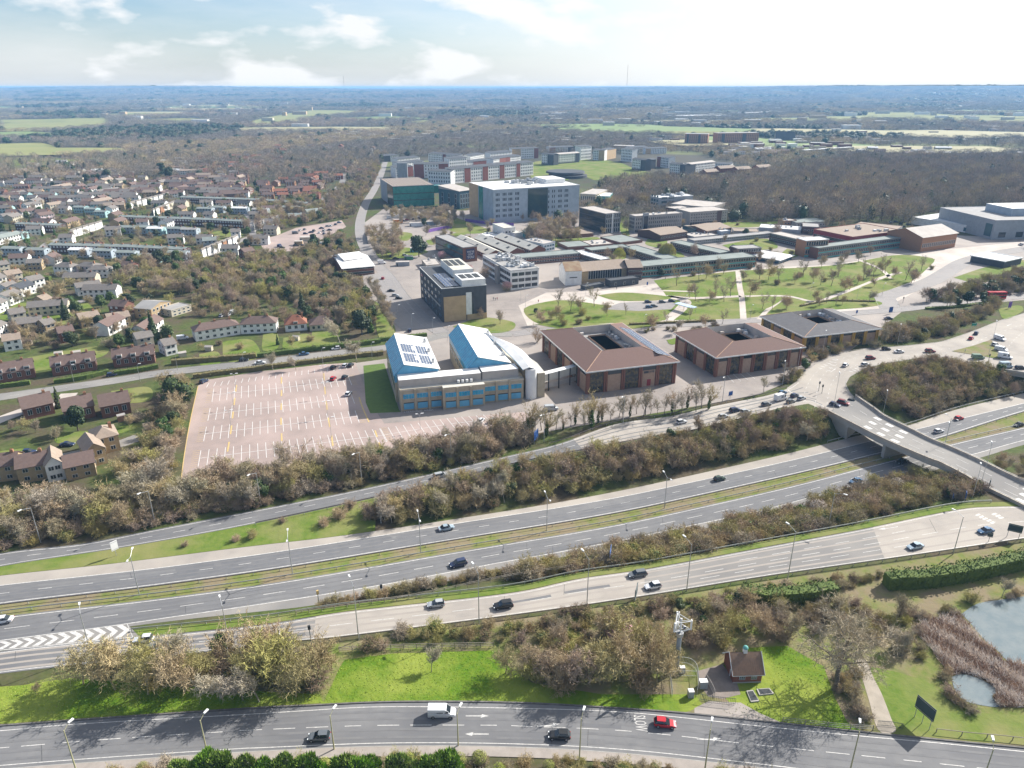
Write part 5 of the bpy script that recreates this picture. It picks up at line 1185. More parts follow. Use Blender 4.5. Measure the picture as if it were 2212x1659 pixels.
for x, y, wd, i in ((1527, 372, 26, 0), (1556, 364, 34, 1), (1594, 366, 30, 2), (1620, 380, 30, 3), (1640, 362, 28, 4), (1655, 378, 34, 5), (1510, 385, 24, 6), (1690, 372, 26, 7)):
    b = B('red_brick_residence', (x, y), (x + wd, y - 2), None, y + 10, d=13, look='red brick residence with a tan pitched roof', cat='building', group='red brick residences').walls(W_REDB).roof(R_TAN, 'gx', 3, .4, W_REDB); b.rows('F', 1, 2.6, 2, 1.2, max(3, int(b.w / 3)), 1.1, glass=GLASS); b.done()
for A_, B_, yb, lb in (((1480, 289), (1530, 290), 312, 'orange brick apartment tower with balconies on the left'), ((1551, 288), (1640, 287), 312, 'wide orange brick apartment tower with balconies'), ((1325, 315), (1366, 316), 325, 'low brown apartment block beyond the residences')):
    b = B('apartment_tower', A_, B_, None, yb, d=22, label=lb).walls(W_ORANGE).roof(R_PALE, 'flat', wallm=R_WHITE); k = int(b.h / 3)
    b.rows('F', 1, 3, k, 1.5, int(b.w / 4), 1.8, glass=GLASS); b.add('balcony_stack', b.w * .1, -1.5, 1, b.w * .17, -.02, b.h - 1, W_GRYD).add('balcony_stack', b.w * .6, -1.5, 1, b.w * .68, -.02, b.h - 1, W_GRYD).done()
# round pavilion on the green
p = P(1221, 381); r = empty('round_pavilion', (p.x, p.y, 0), label='round dark roofed pavilion on the residence green', cat='pavilion')
MB().tube((0, 0, 0), (0, 0, 5), 22, 22, W_BRICKD, 28).build('wall', r); MB().tube((0, 0, 5), (0, 0, 7), 26, 25, R_DARK, 28).build('roof', r); MB().tube((6, -8, 0), (6, -8, 3.2), 22, 22, R_DARK, 28).build('lower_roof', r); foot([(p.x - 28, p.y - 28), (p.x + 28, p.y - 28), (p.x + 28, p.y + 28), (p.x - 28, p.y + 28)])
# distant white sheds, church, mast
for A_, B_, d_, h_, lb in (((1458, 251), (1580, 249), 90, 9, 'very long white warehouse roof in the hazy distance'), ((1460, 257), (1488, 257), 30, 6, 'small white shed in front of the long warehouse'), ((1600, 245), (1700, 241), 60, 9, 'distant white warehouse right of the long one'), ((1650, 222), (1720, 221), 60, 8, 'far white factory roofs on the right'), ((1560, 228), (1640, 230), 50, 7, 'faint white factory beyond the warehouse')):
    B('warehouse', A_, B_, None, h=h_, d=d_, label=lb).walls(W_WHITE).roof(R_WHITE).done()
b = B('church', (1676, 302), (1718, 302), None, 304, d=18, h=3, label='church with a very steep dark roof beyond the wood').walls(W_BRICK).roof(R_DARK, 'gx', 17, .3, R_TAN).done()
for x, y, hh, lb in ((745, 192, 190, 'faint lattice mast on the left horizon'), (1353, 194, 330, 'taller faint lattice mast on the right horizon')):
    z = 80; p = P(x, 206, 0); r = empty('radio_mast', (p.x, p.y, 60), label=lb, cat='mast'); MB().tube((0, 0, 0), (0, 0, hh), 2.6, 1.6, STEEL, 4).build('lattice', r)
b = B('long_terrace_block', (1740, 325), (1845, 318), None, 332, d=10, label='long pale terrace block among the far trees on the right').walls(W_CREAM).roof(R_WHITE); b.rows('F', 1, 3, 2, 1.4, 30, 1.8).done()
# ---------------------------------------------------------------- houses
WALLS = dict(w=W_WHITE, c=W_CREAM, b=W_BRICK, d=W_BRICKD, o=W_ORANGE, y=W_YEL, g=W_BLUEG, p=M('wall_pale_pink', (0.62, 0.50, 0.52)), s=M('wall_aqua', (0.36, 0.55, 0.56)))
ROOFS = dict(t=R_TILE, g=R_TILEG, r=R_RED, n=R_TAN, d=R_DARK, f=R_FLATG, w=R_WHITE, a=R_FLAT)
WN = dict(w='white rendered', c='cream', b='red brick', d='dark brick', o='orange brick', y='buff brick', g='pale grey', p='pale pink', s='pale aqua')
RN = dict(t='brown tiled roof', g='grey tiled roof', r='orange tiled roof', n='tan roof', d='slate roof', f='grey green flat roof', w='white roof', a='pale flat roof')
def house(x1, y1, x2, y2, d, h, wk, rk, rt='gx', rh=2.2, near=False, chim=1, nm='house', own=None, white=False, floors=2, side='R', extra=None, dormer=0):
    b = B(nm, (x1, y1), (x2, y2), None, h=h, base=True, d=d, cat='house' if 'terr' not in nm else 'terrace', label=own, look=None if own else f'{WN[wk]} {nm.replace("_", " ")} with {RN[rk]}', group='houses of the estate left of the campus')
    wm = WALLS[wk]; b.walls(wm); b.roof(ROOFS[rk], rt, rh, .35, wm)
    f = h / floors; n = max(2, int(b.w / (2.6 if not near else 3.0)))
    if near:
        for k in range(floors): b.singles('F', k * f + f * .36, f * .42, n, 1.3, frame=FRAME, mull=1)
    else:
        for k in range(floors): b.row('F', k * f + f * .36, f * .42, n, 1.25, glass=GLASS if not white else R_WHITE, frame=FRAME if not white else None, fw=.14)
    nr = max(1, int(b.d / 4))
    for k in range(floors): b.row('R', k * f + f * .36, f * .4, nr, 1.0, frame=FRAME); b.row('L', k * f + f * .36, f * .4, nr, 1.0, frame=FRAME)
    for i in range(chim):
        cx = b.w * (i + .5) / chim if chim > 1 else b.w * .82
        zt = h + rh + .7
        MB().box(cx - .45, b.d / 2 - .4, h + .3, cx + .45, b.d / 2 + .4, zt, W_ORANGE if wk != 'g' else W_BRICK).tube((cx - .2, b.d / 2, zt), (cx - .2, b.d / 2, zt + .35), .13, .11, R_RED, 6).tube((cx + .2, b.d / 2, zt), (cx + .2, b.d / 2, zt + .35), .13, .11, R_RED, 6).build('chimney', b.root)
    for i in range(dormer):
        cx = b.w * (i + .5) / dormer; MB().box(cx - 1, -.1, h - .6, cx + 1, 2.6, h + 1.3, FRAME, ROOFS[rk]).box(cx - .8, -.16, h - .3, cx + .8, -.1, h + .9, GLASS).build('dormer', b.root)
    return b.done()
def stepped(x1, y1, x2, y2, n, wk, d=8, h=5.6, lb=None):
    a = P(x1, y1); c = P(x2, y2); r = empty('stepped_terrace', a, label=lb, cat='terrace', group='stepped terraces of the estate')
    wl = MB(); rf = MB(); wn = MB(); st = (c - a) / n; uw = abs(st.x) * .94
    for i in range(n):
        o = st * i
        wl.box(o.x, o.y, -.2, o.x + uw, o.y + d + abs(st.y) * .4, h, WALLS[wk[i % len(wk)]])
        q = MB(); roofm(q, uw, d + abs(st.y) * .4, h, 'gy', R_TILEG, WALLS[wk[i % len(wk)]], 1.1, .15)
        off = len(rf.v); rf.v += [(v[0] + o.x, v[1] + o.y, v[2]) for v in q.v]; rf.f += [tuple(k + off for k in f_) for f_ in q.f]; rf.m += [rf.mi(q.mats[k]) for k in q.m]
        for z in (1, 3.6):
            wn.box(o.x + uw * .3, o.y - .06, z, o.x + uw * .7, o.y - .002, z + 1.0, GLASS)
    wl.build('wall', r); rf.build('roof', r); wn.build('window_rows', r, kind='stuff')
    foot([a, c, c + Vector((0, d, 0)), a + Vector((0, d, 0))])
# long dark brick terraces
for q in (((107, 546), (272, 550), 'left half of the nearest long dark brick terrace'), ((273, 550), (400, 556), 'right half of the nearest long dark brick terrace'), ((258, 482), (450, 489), 'left part of the middle long dark brick terrace'), ((451, 489), (528, 493), 'right end of the middle long dark brick terrace'), ((390, 438), (560, 444), 'left part of the farthest long brick terrace'), ((561, 444), (662, 452), 'right part of the farthest long brick terrace'), ((35, 498), (130, 502), 'short dark brick terrace at the far left')):
    house(*q[0], *q[1], 8, 5.6, 'd', 'f', 'gx', 1.0, nm='brick_terrace', own=q[2], chim=8, white=True)
stepped(282, 451, 366, 429, 7, 'w', lb='stepped row of white houses in the far middle of the estate')
stepped(332, 466, 382, 446, 5, 'wowc', lb='short stepped row with one orange house')
stepped(155, 514, 219, 494, 5, 'w', lb='stepped white row left of the middle brick terrace')
stepped(436, 558, 513, 526, 7, 'wwwwoww', lb='stepped white row at the right end of the estate')
stepped(547, 500, 605, 480, 6, 'w', lb='stepped white row beside the small car park')
# semi detached rows
for i, (x, y, wk, rk) in enumerate([(5, 553, 'g', 'f'), (58, 556, 'g', 'f'), (150, 556, 'g', 'w'), (202, 558, 'g', 'f'), (252, 562, 'g', 'f'), (300, 570, 's', 'f'), (362, 562, 'g', 'f'), (258, 505, 'g', 'f'), (300, 505, 'g', 'f'), (362, 508, 'g', 'f'), (392, 510, 'g', 'a'), (318, 508, 's', 'w'), (425, 463, 'g', 'f'), (450, 460, 'g', 'f'), (500, 462, 'g', 'w'), (545, 465, 'g', 'a'), (610, 460, 'g', 'f'), (0, 520, 'g', 'f'), (25, 518, 's', 'f'), (160, 460, 's', 'f'), (184, 464, 's', 'f'), (205, 470, 's', 'f')]):
    wd = 40 if i < 7 else 33
    if 18 <= i: wd = 24
    house(x, y, x + wd, y + .5, 7.5, 5.4, wk, rk, 'gx', 1.0, chim=1, nm='semi_detached_house')
for x, y, x2, y2, d, h, wk, rk, rt, nm in [(0, 530, 50, 518, 8, 5, 'w', 'f', 'gx', 'row_house'), (118, 594, 155, 596, 8, 5.6, 'w', 'g', 'hip', 'house'), (167, 593, 206, 595, 8, 5.6, 'p', 'g', 'hip', 'house'), (190, 601, 236, 600, 8, 5.4, 'w', 'g', 'hip', 'house'), (170, 640, 222, 632, 8, 5, 'w', 'g', 'gx', 'house'), (0, 590, 24, 586, 8, 5, 'c', 'g', 'gx', 'house'),
    (0, 677, 20, 668, 8, 5, 'w', 'g', 'gx', 'house'), (22, 662, 52, 650, 9, 5.2, 'w', 'g', 'gx', 'house'), (48, 642, 80, 632, 9, 5.2, 'w', 'd', 'gx', 'house'), (0, 730, 20, 718, 8, 5, 'w', 'g', 'gx', 'house'), (42, 722, 95, 715, 8, 5, 'y', 'g', 'gx', 'house'), (102, 722, 125, 716, 8, 4.6, 'y', 'g', 'gx', 'house'), (178, 710, 220, 702, 8, 5, 'y', 'n', 'gx', 'house'), (238, 712, 285, 704, 8, 5.2, 'y', 'n', 'gx', 'house'), (330, 690, 372, 672, 10, 5.5, 'y', 'a', 'gy', 'flat_roofed_hall'), (372, 685, 415, 672, 9, 3.2, 'c', 'a', 'flat', 'flat_roofed_hall')]:
    house(x, y, x2, y2, d, h, wk, rk, rt, 2.0, chim=1 if 'house' in nm else 0, nm=nm)
# row facing the side road: white terrace with brown roof, cottages
house(424, 738, 520, 722, 8, 5, 'w', 't', 'hip', 2.4, True, 3, 'white_terrace', 'long white terrace with a brown roof above the gardens'); house(521, 722, 598, 718, 8, 5, 'w', 't', 'hip', 2.6, True, 2, 'white_terrace', 'white terrace with brown hipped roof and red door')
house(617, 717, 664, 713, 8, 3.6, 'w', 'r', 'hip', 3.6, True, 1, 'bungalow', 'white cottage with an orange roof and dormer', floors=1, dormer=1); house(670, 716, 720, 712, 9, 3.2, 'c', 't', 'hip', 3.0, False, 1, 'bungalow', 'cream bungalow with a brown pyramid roof', floors=1)
# red brick cottages along the side road, each group of the row a building
house(-10, 830, 78, 815, 8, 4.2, 'b', 't', 'gx', 3.2, True, 2, 'brick_cottage_row', 'leftmost red brick cottage row along the side road', floors=1, dormer=3); house(115, 813, 210, 799, 8, 4.2, 'b', 't', 'gx', 3.2, True, 3, 'brick_cottage_row', 'middle red brick cottage row with white dormers', floors=1, dormer=3); house(247, 795, 336, 784, 8, 4.2, 'b', 't', 'gx', 3.2, True, 3, 'brick_cottage_row', 'right red brick cottage row with white dormers', floors=1, dormer=3)
house(55, 908, 120, 893, 8, 4.4, 'b', 't', 'gx', 3.2, True, 1, 'brick_bungalow', 'left red brick bungalow below the side road', floors=1); house(143, 914, 208, 900, 9, 4.6, 'b', 't', 'gx', 3.2, True, 1, 'brick_bungalow', 'middle red brick bungalow with white patio doors', floors=1); house(222, 904, 285, 892, 8, 4.6, 'b', 't', 'gx', 3.2, True, 1, 'brick_bungalow', 'right red brick bungalow with grey flat extension', floors=1)
b = B('garden_shed', (256, 912), (273, 908), None, h=2.2, base=True, d=2.2, label='small orange timber shed beside the right bungalow', cat='shed').walls(W_ORANGE).roof(R_FLAT, 'gx', .4, .1, W_ORANGE).done()
house(-20, 1044, 42, 1036, 8, 5.2, 'y', 't', 'gx', 2.6, True, 1, 'mews_house', 'leftmost buff mews house behind the bare trees'); house(43, 1046, 108, 1034, 8, 5.2, 'y', 't', 'gx', 2.8, True, 1, 'mews_house', 'buff mews house with a wide dark brown roof'); house(106, 1043, 144, 1034, 9, 5.6, 'w', 'n', 'gy', 2.6, True, 0, 'mews_house', 'white fronted mews house in the middle of the row'); house(146, 1040, 210, 1026, 8, 4.6, 'y', 't', 'gx', 2.4, True, 0, 'mews_house', 'low buff mews house linking two gables'); house(192, 1012, 234, 1000, 10, 5.6, 'y', 'n', 'gy', 2.4, True, 0, 'mews_house', 'buff mews house with tan roof and white bay'); house(210, 985, 262, 972, 9, 5.8, 'y', 'n', 'hip', 2.2, True, 1, 'mews_house', 'farthest buff mews house with a tan hipped roof')
for x, y, x2, y2, wk, rk in [(20, 612, 52, 606, 'c', 'n'), (70, 625, 100, 618, 'w', 'g'), (60, 585, 92, 583, 'y', 'g'), (255, 590, 285, 592, 'b', 't'), (28, 700, 60, 694, 'c', 'g'), (132, 742, 165, 736, 'b', 't'), (300, 755, 335, 748, 'c', 'g'), (12, 760, 50, 754, 'w', 'n'), (360, 770, 385, 764, 'w', 'g'), (20, 640, 45, 632, 'w', 'g'), (100, 668, 118, 662, 'y', 'n'), (440, 535, 470, 533, 'g', 'f'), (500, 515, 520, 514, 'w', 'g'), (10, 480, 40, 476, 'w', 'g'), (50, 470, 78, 466, 'w', 't'), (90, 478, 120, 473, 'p', 't'), (60, 455, 92, 450, 'w', 'g'), (110, 455, 140, 450, 'c', 'n'), (210, 447, 245, 440, 'y', 'n'), (215, 425, 262, 418, 'w', 'g'), (120, 415, 160, 408, 'w', 'n'), (30, 430, 60, 425, 'w', 'g'), (185, 545, 215, 545, 'b', 't'), (480, 430, 520, 428, 'b', 't'), (355, 430, 385, 428, 'w', 't'), (385, 420, 410, 412, 'w', 't'), (425, 415, 450, 413, 'c', 't'), (625, 480, 655, 478, 'b', 'f'), (665, 470, 700, 466, 'w', 'f'), (530, 560, 552, 556, 'b', 't'), (0, 620, 18, 615, 'w', 'g')]:
    house(x, y, x2, y2, 8, 5, wk, rk, 'gx', 2.1)
# scattered far houses: brick suburb in the upper left
RH = random.Random(5)
def suburb(poly, gap, walls, roofs, nm, h=5, cols=None, keep=.8, dx=0, wmin=8, wmax=15, rt='gx', single=True, ang=.25, group=None):
    W = np.array([(P(x, y).x, P(x, y).y) for x, y in L(poly)]); x0, y0 = W.min(0); x1, y1 = W.max(0); out = []
    y = y0
    while y < y1:
        x = x0 + RH.uniform(0, gap)
        while x < x1:
            X_, Y_ = x + RH.uniform(-2, 2), y + RH.uniform(-3, 3)
            if pip([X_], [Y_], W)[0] and RH.random() < keep and not any(pip([X_], [Y_], f_)[0] for f_ in FOOT): out.append((X_, Y_))
            x += gap
        y += gap * 1.7
    return out
def far_house(X_, Y_, wk, rk, nm, w_, d_, h_, rh, a, rt='gx', grp=None):
    r = empty(nm, (X_, Y_, hgt(X_, Y_)), a, look=f'{WN[wk]} {nm.replace("_", " ")} with {RN[rk]}', cat='house', group=grp)
    key = (wk, rk, round(w_), rt)
    if key not in FH:
        w2 = round(w_); wl = MB().box(-w2 / 2, -d_ / 2, -.4, w2 / 2, d_ / 2, h_, WALLS[wk]); rf = MB(); roofm(rf, w2, d_, h_, rt, ROOFS[rk], WALLS[wk], rh, .4)
        rf.v = [(v[0] - w2 / 2, v[1] - d_ / 2, v[2]) for v in rf.v]; rf.box(w2 * .3, -.4, h_ + .4, w2 * .3 + .8, .4, h_ + rh + .7, W_BRICK)
        wn = MB()
        for z in (1, h_ / 2 + .9):
            for k in range(max(2, int(w2 / 3.2))): wn.box(-w2 / 2 + .9 + k * 3, -d_ / 2 - .08, z, -w2 / 2 + 2.2 + k * 3, -d_ / 2, z + 1.2, FRAME if wk in 'bdo' else GLASS)
        FH[key] = (wl.mesh('wall'), rf.mesh('roof'), wn.mesh('windows'))
    for nm2, me2 in zip(('wall', 'roof', 'windows'), FH[key]): part(nm2, me2, r, kind='stuff' if nm2 == 'windows' else None)
    c, s_ = math.cos(a), math.sin(a); hw, hd = w_ / 2 + 1, d_ / 2 + 1
    foot([(X_ + c * u - s_ * v, Y_ + s_ * u + c * v) for u, v in ((-hw, -hd), (hw, -hd), (hw, hd), (-hw, hd))])
FH = {}
for poly, gap, wr, nm, keep, rt, gp in (
    ('0,420 260,405 300,425 280,450 120,470 0,490', 14, ['wg', 'wg', 'cg', 'bt', 'yn', 'sg', 'wt'], 'far_house', .75, 'gx', 'mixed houses at the far left'),
    ('0,385 140,378 330,375 340,400 260,405 0,418', 17, ['wg', 'cg', 'cn', 'bt', 'wt'], 'far_house', .7, 'gx', 'mixed houses at the far left'),
    ('280,400 420,385 540,385 540,432 400,432 280,425', 14, ['yt', 'yn', 'bt', 'bt', 'yg', 'wt'], 'brick_house', .8, 'gx', 'brown roofed houses in the middle distance'),
    ('420,345 560,340 640,352 560,385 430,382', 18, ['br', 'bt', 'yr', 'bg'], 'brick_house', .7, 'gx', 'brown roofed houses in the middle distance'),
    ('560,400 680,385 700,400 690,430 600,438 550,432', 16, ['bt', 'bt', 'br', 'ot'], 'brick_house', .85, 'gx', 'brown roofed houses in the middle distance'),
    ('640,368 730,360 790,365 770,395 700,400 650,390', 18, ['bt', 'bt', 'br', 'dt'], 'brick_house', .75, 'gx', 'brown roofed houses in the middle distance'),
    ('-60,500 100,478 250,455 430,430 560,450 640,470 600,530 430,575 250,575 0,600', 21, ['wg', 'wt', 'cg', 'wg', 'yt', 'wd'], 'infill_house', .5, 'gx', 'mixed houses between the terraces'),
    ('-60,600 110,600 250,625 320,670 330,760 -60,770', 19, ['wg', 'cg', 'wt', 'yn', 'bt'], 'infill_house', .42, 'gx', 'houses of the lower left estate'),
    ('550,322 700,315 830,322 820,330 640,335 550,333', 30, ['bt', 'br', 'wg'], 'brick_house', .5, 'gx', 'distant rooftops left of the residences')):
    for X_, Y_ in suburb(poly, gap, None, None, nm, keep=keep):
        k = RH.choice(wr); far_house(X_, Y_, k[0], k[1], nm, RH.choice([9, 11, 14, 18]), 8, 5, 2.3, RH.choice([.1, .25, .3, -.1, 1.5]) + RH.uniform(-.1, .1), rt, gp)
TN = []
for poly, gap, keep in (('1690,290 1860,300 1980,315 2100,335 2300,330 2300,400 2150,395 2080,345 1900,335 1700,330', 34, .55), ('1560,318 1690,300 1700,335 1600,345 1560,335', 24, .75), ('560,290 820,286 1100,290 1300,300 1300,312 1000,310 700,305 560,300', 46, .55), ('1640,262 1860,270 2200,285 2300,300 1700,290', 60, .35), ('1180,300 1460,300 1470,315 1200,315', 40, .4)):
    TN += [(a, b_) for a, b_ in suburb(poly, gap, None, None, '', keep=keep)]
TN += suburb('-300,360 300,352 420,346 430,380 200,376 -300,384', 26, None, None, '', keep=.45)
TN.sort(key=lambda q: q[1])
for X_, Y_ in TN[:70]:
    k = RH.choice(['wg', 'wa', 'wn', 'cw', 'bt', 'ww', 'ca']); far_house(X_, Y_, k[0], k[1], 'distant_house', RH.choice([14, 18, 28]), 9, 5, 2, RH.uniform(-.3, .4), 'gx', 'distant houses among trees')
mb = MB()
for X_, Y_ in TN[70:]:
    w_ = RH.uniform(12, 34); z = hgt(X_, Y_); mb.box(X_ - w_ / 2, Y_ - 5, z - 1, X_ + w_ / 2, Y_ + 5, z + RH.uniform(5, 8), RH.choice([W_WHITE, W_CREAM, W_BRICK]), RH.choice([R_WHITE, R_PALE, R_TILE, R_WHITE]))
for k in range(330):
    a = RH.uniform(.02, .70) if k % 3 else RH.uniform(-.7, .1); q = RH.uniform(2300, 7500); X_, Y_ = math.sin(a) * q, math.cos(a) * q; w_ = RH.uniform(15, 60); z = hgt(X_, Y_)
    if any(pip([X_], [Y_], f_)[0] for f_ in FOOT[-30:]): continue
    mb.box(X_ - w_ / 2, Y_ - 9, z - 1, X_ + w_ / 2, Y_ + 9, z + RH.uniform(9, 15), RH.choice([W_WHITE, W_CREAM, W_TAN]), RH.choice([R_WHITE, R_PALE, R_WHITE]))
o = mb.build('distant_town', kind='stuff'); o['label'] = 'tiny pale buildings dotted through the distant countryside'
# ---------------------------------------------------------------- car park markings
M_BAY = mat('bay_paint', (0.74, 0.73, 0.71), (0.55, 0.53, 0.51), 1.2)
def tickrow(a0, a1, b0, b1, step=2.5, centre=True, end=True):
    """bay lines between far line a0-a1 and near line b0-b1"""
    A0, A1, B0, B1 = P(*a0), P(*a1), P(*b0), P(*b1); n = int((A1 - A0).length / step); mb = MB()
    def seg(p, q, w=.17, m=M_BAY):
        d = (q - p).normalized(); s_ = Vector((-d.y, d.x, 0)) * w / 2
        mb.face([(v.x, v.y, .05) for v in (p - s_, q - s_, q + s_, p + s_)], m)
    for i in range(n + 1): seg(A0.lerp(A1, i / n), B0.lerp(B1, i / n))
    if centre: seg((A0 + B0) / 2, (A1 + B1) / 2)
    if end:
        for e0, e1, f0, f1 in ((A0, A1, B0, B1), (A1, A0, B1, B0)):
            d = (e0 - e1).normalized() * 2.4
            for k in range(9): seg((e0 + d * .15).lerp(f0 + d * .15, k / 8), (e0 + d).lerp(f0 + d, k / 8), .14, M_YEL)
    return mb.build('bay_markings', pk)
pk = sheet('car_park', L('386,1073 396,1000 412,900 428,833 445,821 560,803 700,787 768,783 800,870 830,915 1130,890 1165,905 1106,945 1000,970 850,998 700,1020 553,1042 470,1054'), M_PINK, .02, 'large empty pink tarmac car park with white bays')
tickrow((451, 828), (760, 787), (446, 837), (762, 796), centre=False, end=False)
tickrow((462, 840), (752, 812), (458, 868), (760, 832)); tickrow((454, 882), (757, 847), (449, 909), (766, 872)); tickrow((446, 922), (767, 887), (440, 953), (776, 913)); tickrow((434, 973), (820, 926), (428, 1008), (835, 955)); tickrow((822, 926), (950, 906), (837, 954), (968, 930), end=False); tickrow((965, 903), (1090, 892), (985, 928), (1115, 912), end=False)
tickrow((1560, 800), (1600, 795), (1585, 826), (1630, 818), centre=False, end=False); tickrow((868, 655), (895, 700), (882, 652), (912, 696), centre=False, end=False)
for s_ in ('428,834 412,905 398,985 388,1068', '776,858 783,880 797,912', '608,815 608,860 607,905 609,960 608,1015', '511,832 505,880 499,930 490,985', '699,806 703,850 708,895 716,940 722,985', '810,930 820,960 828,990'):
    line(pk, wcurve(L(s_), P, 40), .28 if s_[0] == '4' else .5, None if s_[0] in '47' else (.5, .45), M_YEL, .055)
sheet('grass_plot', L('785,790 830,785 862,885 866,890 800,893 790,870'), M('plot_grass', (0.10, 0.16, 0.03)), .06, 'green lawn beside the left wall of the blue building')  # mottled grass green, a little darker than the campus lawns
text('LOADING AREA', 1.5, M_LINE, pk, P(905, 889, .06), (0, 0, .2), 'ground_lettering')
text('SLOW', 3.2, M_LINE, road, P(1371, 1562, .06), (0, 0, -math.pi / 2 - .03), 'ground_lettering', sx=.42)
def arrow(c, x, y, sgn, bend=0, parent=road, L_=4.4):
    p = P(x, y); i = min(range(len(c)), key=lambda k: (c[k] - p).length); t = (c[min(i + 1, len(c) - 1)] - c[i - 1]).normalized() * sgn; n = Vector((-t.y, t.x, 0)); mb = MB()
    pts = [(-L_ / 2, -.1), (L_ * .18, -.1 + bend * .5), (L_ * .14, -.42 + bend * .7), (L_ / 2, bend * 1.5), (L_ * .2, .42 + bend * .9), (L_ * .18, .12 + bend * .7), (-L_ / 2, .1)]
    mb.face([tuple(p + t * a + n * b_ + Vector((0, 0, .05))) for a, b_ in pts], M_LINE); o = mb.build('arrow_marking', parent)
    if o.data.polygons[0].normal.z < 0: o.data.flip_normals()
arrow(nl2, 1031, 1547, 1); arrow(nl2, 1030, 1586, -1); arrow(nl2, 1185, 1570, 1, .5); arrow(nl2, 1532, 1600, 1, .5)
arrow(ss_top, 1920, 1142, -1, -.4, slip_s, 6); arrow(rb_out, 2180, 702, -1, 0, rbt, 6); arrow(rb_out, 1800, 800, 1, 0, rbt, 6)
def lane_marks(x, y, ux, uy, n, pr):
    # worn lane lettering, too faded to read: separate painted bars across the lane
    for i in range(n):
        a = P(x + ux * i, y + uy * i); u = (P(x + ux, y + uy) - P(x, y)).normalized(); n_ = Vector((-u.y, u.x, 0))
        for q in range(2): c_ = a + u * q * .34 + n_ * rnd.uniform(-.15, .15); MB().face([tuple(c_ + u * s1 * .13 + n_ * s2 * .85 + Vector((0, 0, .055))) for s1, s2 in ((-1, -1), (1, -1), (1, 1), (-1, 1))], M_LINE).build('lane_lettering', pr)
for q in ((1771, 796, 6, -3.6, 6, rbt), (1790, 801, 4, -6, 5, rbt), (1838, 803, 6, -3, 4, rbt), (2111, 1112, 8, 4, 5, slip_s), (2147, 1110, 7, 4, 3, slip_s)): lane_marks(*q)
# ---------------------------------------------------------------- bridge
def slabs(parent, name, a, b, z0, z1, m):
    mb = MB(); n = len(a)
    for i in range(n - 1):
        p, q, r_, s_ = a[i], a[i + 1], b[i + 1], b[i]
        for f_ in ([(p, z1), (q, z1), (r_, z1), (s_, z1)], [(s_, z0), (r_, z0), (q, z0), (p, z0)], [(p, z0), (q, z0), (q, z1), (p, z1)], [(r_, z0), (s_, z0), (s_, z1), (r_, z1)]): mb.face([(v.x, v.y, z) for v, z in f_], m)
    for k in (0, n - 1): mb.face([(a[k].x, a[k].y, z0), (a[k].x, a[k].y, z1), (b[k].x, b[k].y, z1), (b[k].x, b[k].y, z0)], m)
    return mb.build(name, parent)
brL = resample(br_l, 60); brR = resample(br_r, 60)
br = empty('road_bridge', (0, 0, 0), label='concrete road bridge carrying the roundabout over the motorway', cat='bridge')
slabs(br, 'deck', offs(brL, -.6), offs(brR, .6), -1.35, .035, M_CONC)
slabs(br, 'roadway', offs(brL, .5), offs(brR, -.5), .036, .06, M_ASPHO)
for nm, a, b_, h_ in (('parapet', offs(brL, -.6), offs(brL, -.2), 1.0), ('parapet', offs(brR, .2), offs(brR, .6), 1.0)): slabs(br, nm, a, b_, .04, h_, mat('parapet_concrete', (0.47, 0.41, 0.34), (0.36, 0.31, 0.26), .5))
rl = MB()
for c in (offs(brL, -.4), offs(brR, .4)):
    for i in range(0, 59): rl.bar(c[i] + Vector((0, 0, 1.3)), c[i + 1] + Vector((0, 0, 1.3)), .08, .08, STEEL)
    for i in range(0, 60, 2): rl.bar(c[i] + Vector((0, 0, 1.0)), c[i] + Vector((0, 0, 1.3)), .07, .07, STEEL)
rl.build('handrail', br)
for i, (f0, f1) in enumerate(((.0, .13),)):
    k = int(f0 * 59); k2 = max(k + 1, int(f1 * 59)); a = brL[k:k2 + 1]; b_ = brR[k:k2 + 1]
    slabs(br, 'abutment' if i == 0 else 'pier', a, b_, -DEPTH - .5, -1.36, M_CONC)
pa, pb = PM(1905, 988), PM(1962, 975); pd_ = (pb - pa).normalized(); pn = Vector((-pd_.y, pd_.x, 0)) * .6
pe = pa + pd_ * 15
MB().prism([tuple((v)[:2]) for v in (pa - pn, pe - pn, pe + pn, pa + pn)], -DEPTH - .5, -1.36, M_CONC).build('pier', br)
line(br, lerpc(brL, brR, .33), .14, (4, 4), z=.09); line(br, lerpc(brL, brR, .66), .14, (4, 4), z=.09)
for k in (12, 16, 20, 50): 
    for t in (.2, .5, .8):
        p = brL[k].lerp(brR[k], t); d = (brL[k + 1] - brL[k - 1]).normalized(); n_ = Vector((-d.y, d.x, 0)); MB().face([tuple(p + d * a * 1.4 + n_ * b2 * .8 + Vector((0, 0, .08))) for a, b2 in ((-1, -1), (1, -1), (1, 1), (-1, 1))], M_LINE).build('lane_marking', br)
foot([*brL, *reversed(brR)])
# second bridge at the right edge
b2 = empty('road_bridge', (0, 0, 0), label='far bridge of the roundabout at the right edge', cat='bridge')
c1 = wcurve(L('2110,786 2149,799 2212,809 2330,835'), P, 20); c2 = wcurve(L('2150,770 2212,780 2330,800'), P, 20)
slabs(b2, 'deck', c1, c2, -1.4, .033, M_CONC); slabs(b2, 'parapet', offs(c1, -.3), c1, .0, 1.1, M_CONC); slabs(b2, 'abutment', c1[:5], offs(c1[:5], 3), -DEPTH, -1.41, M_CONC)
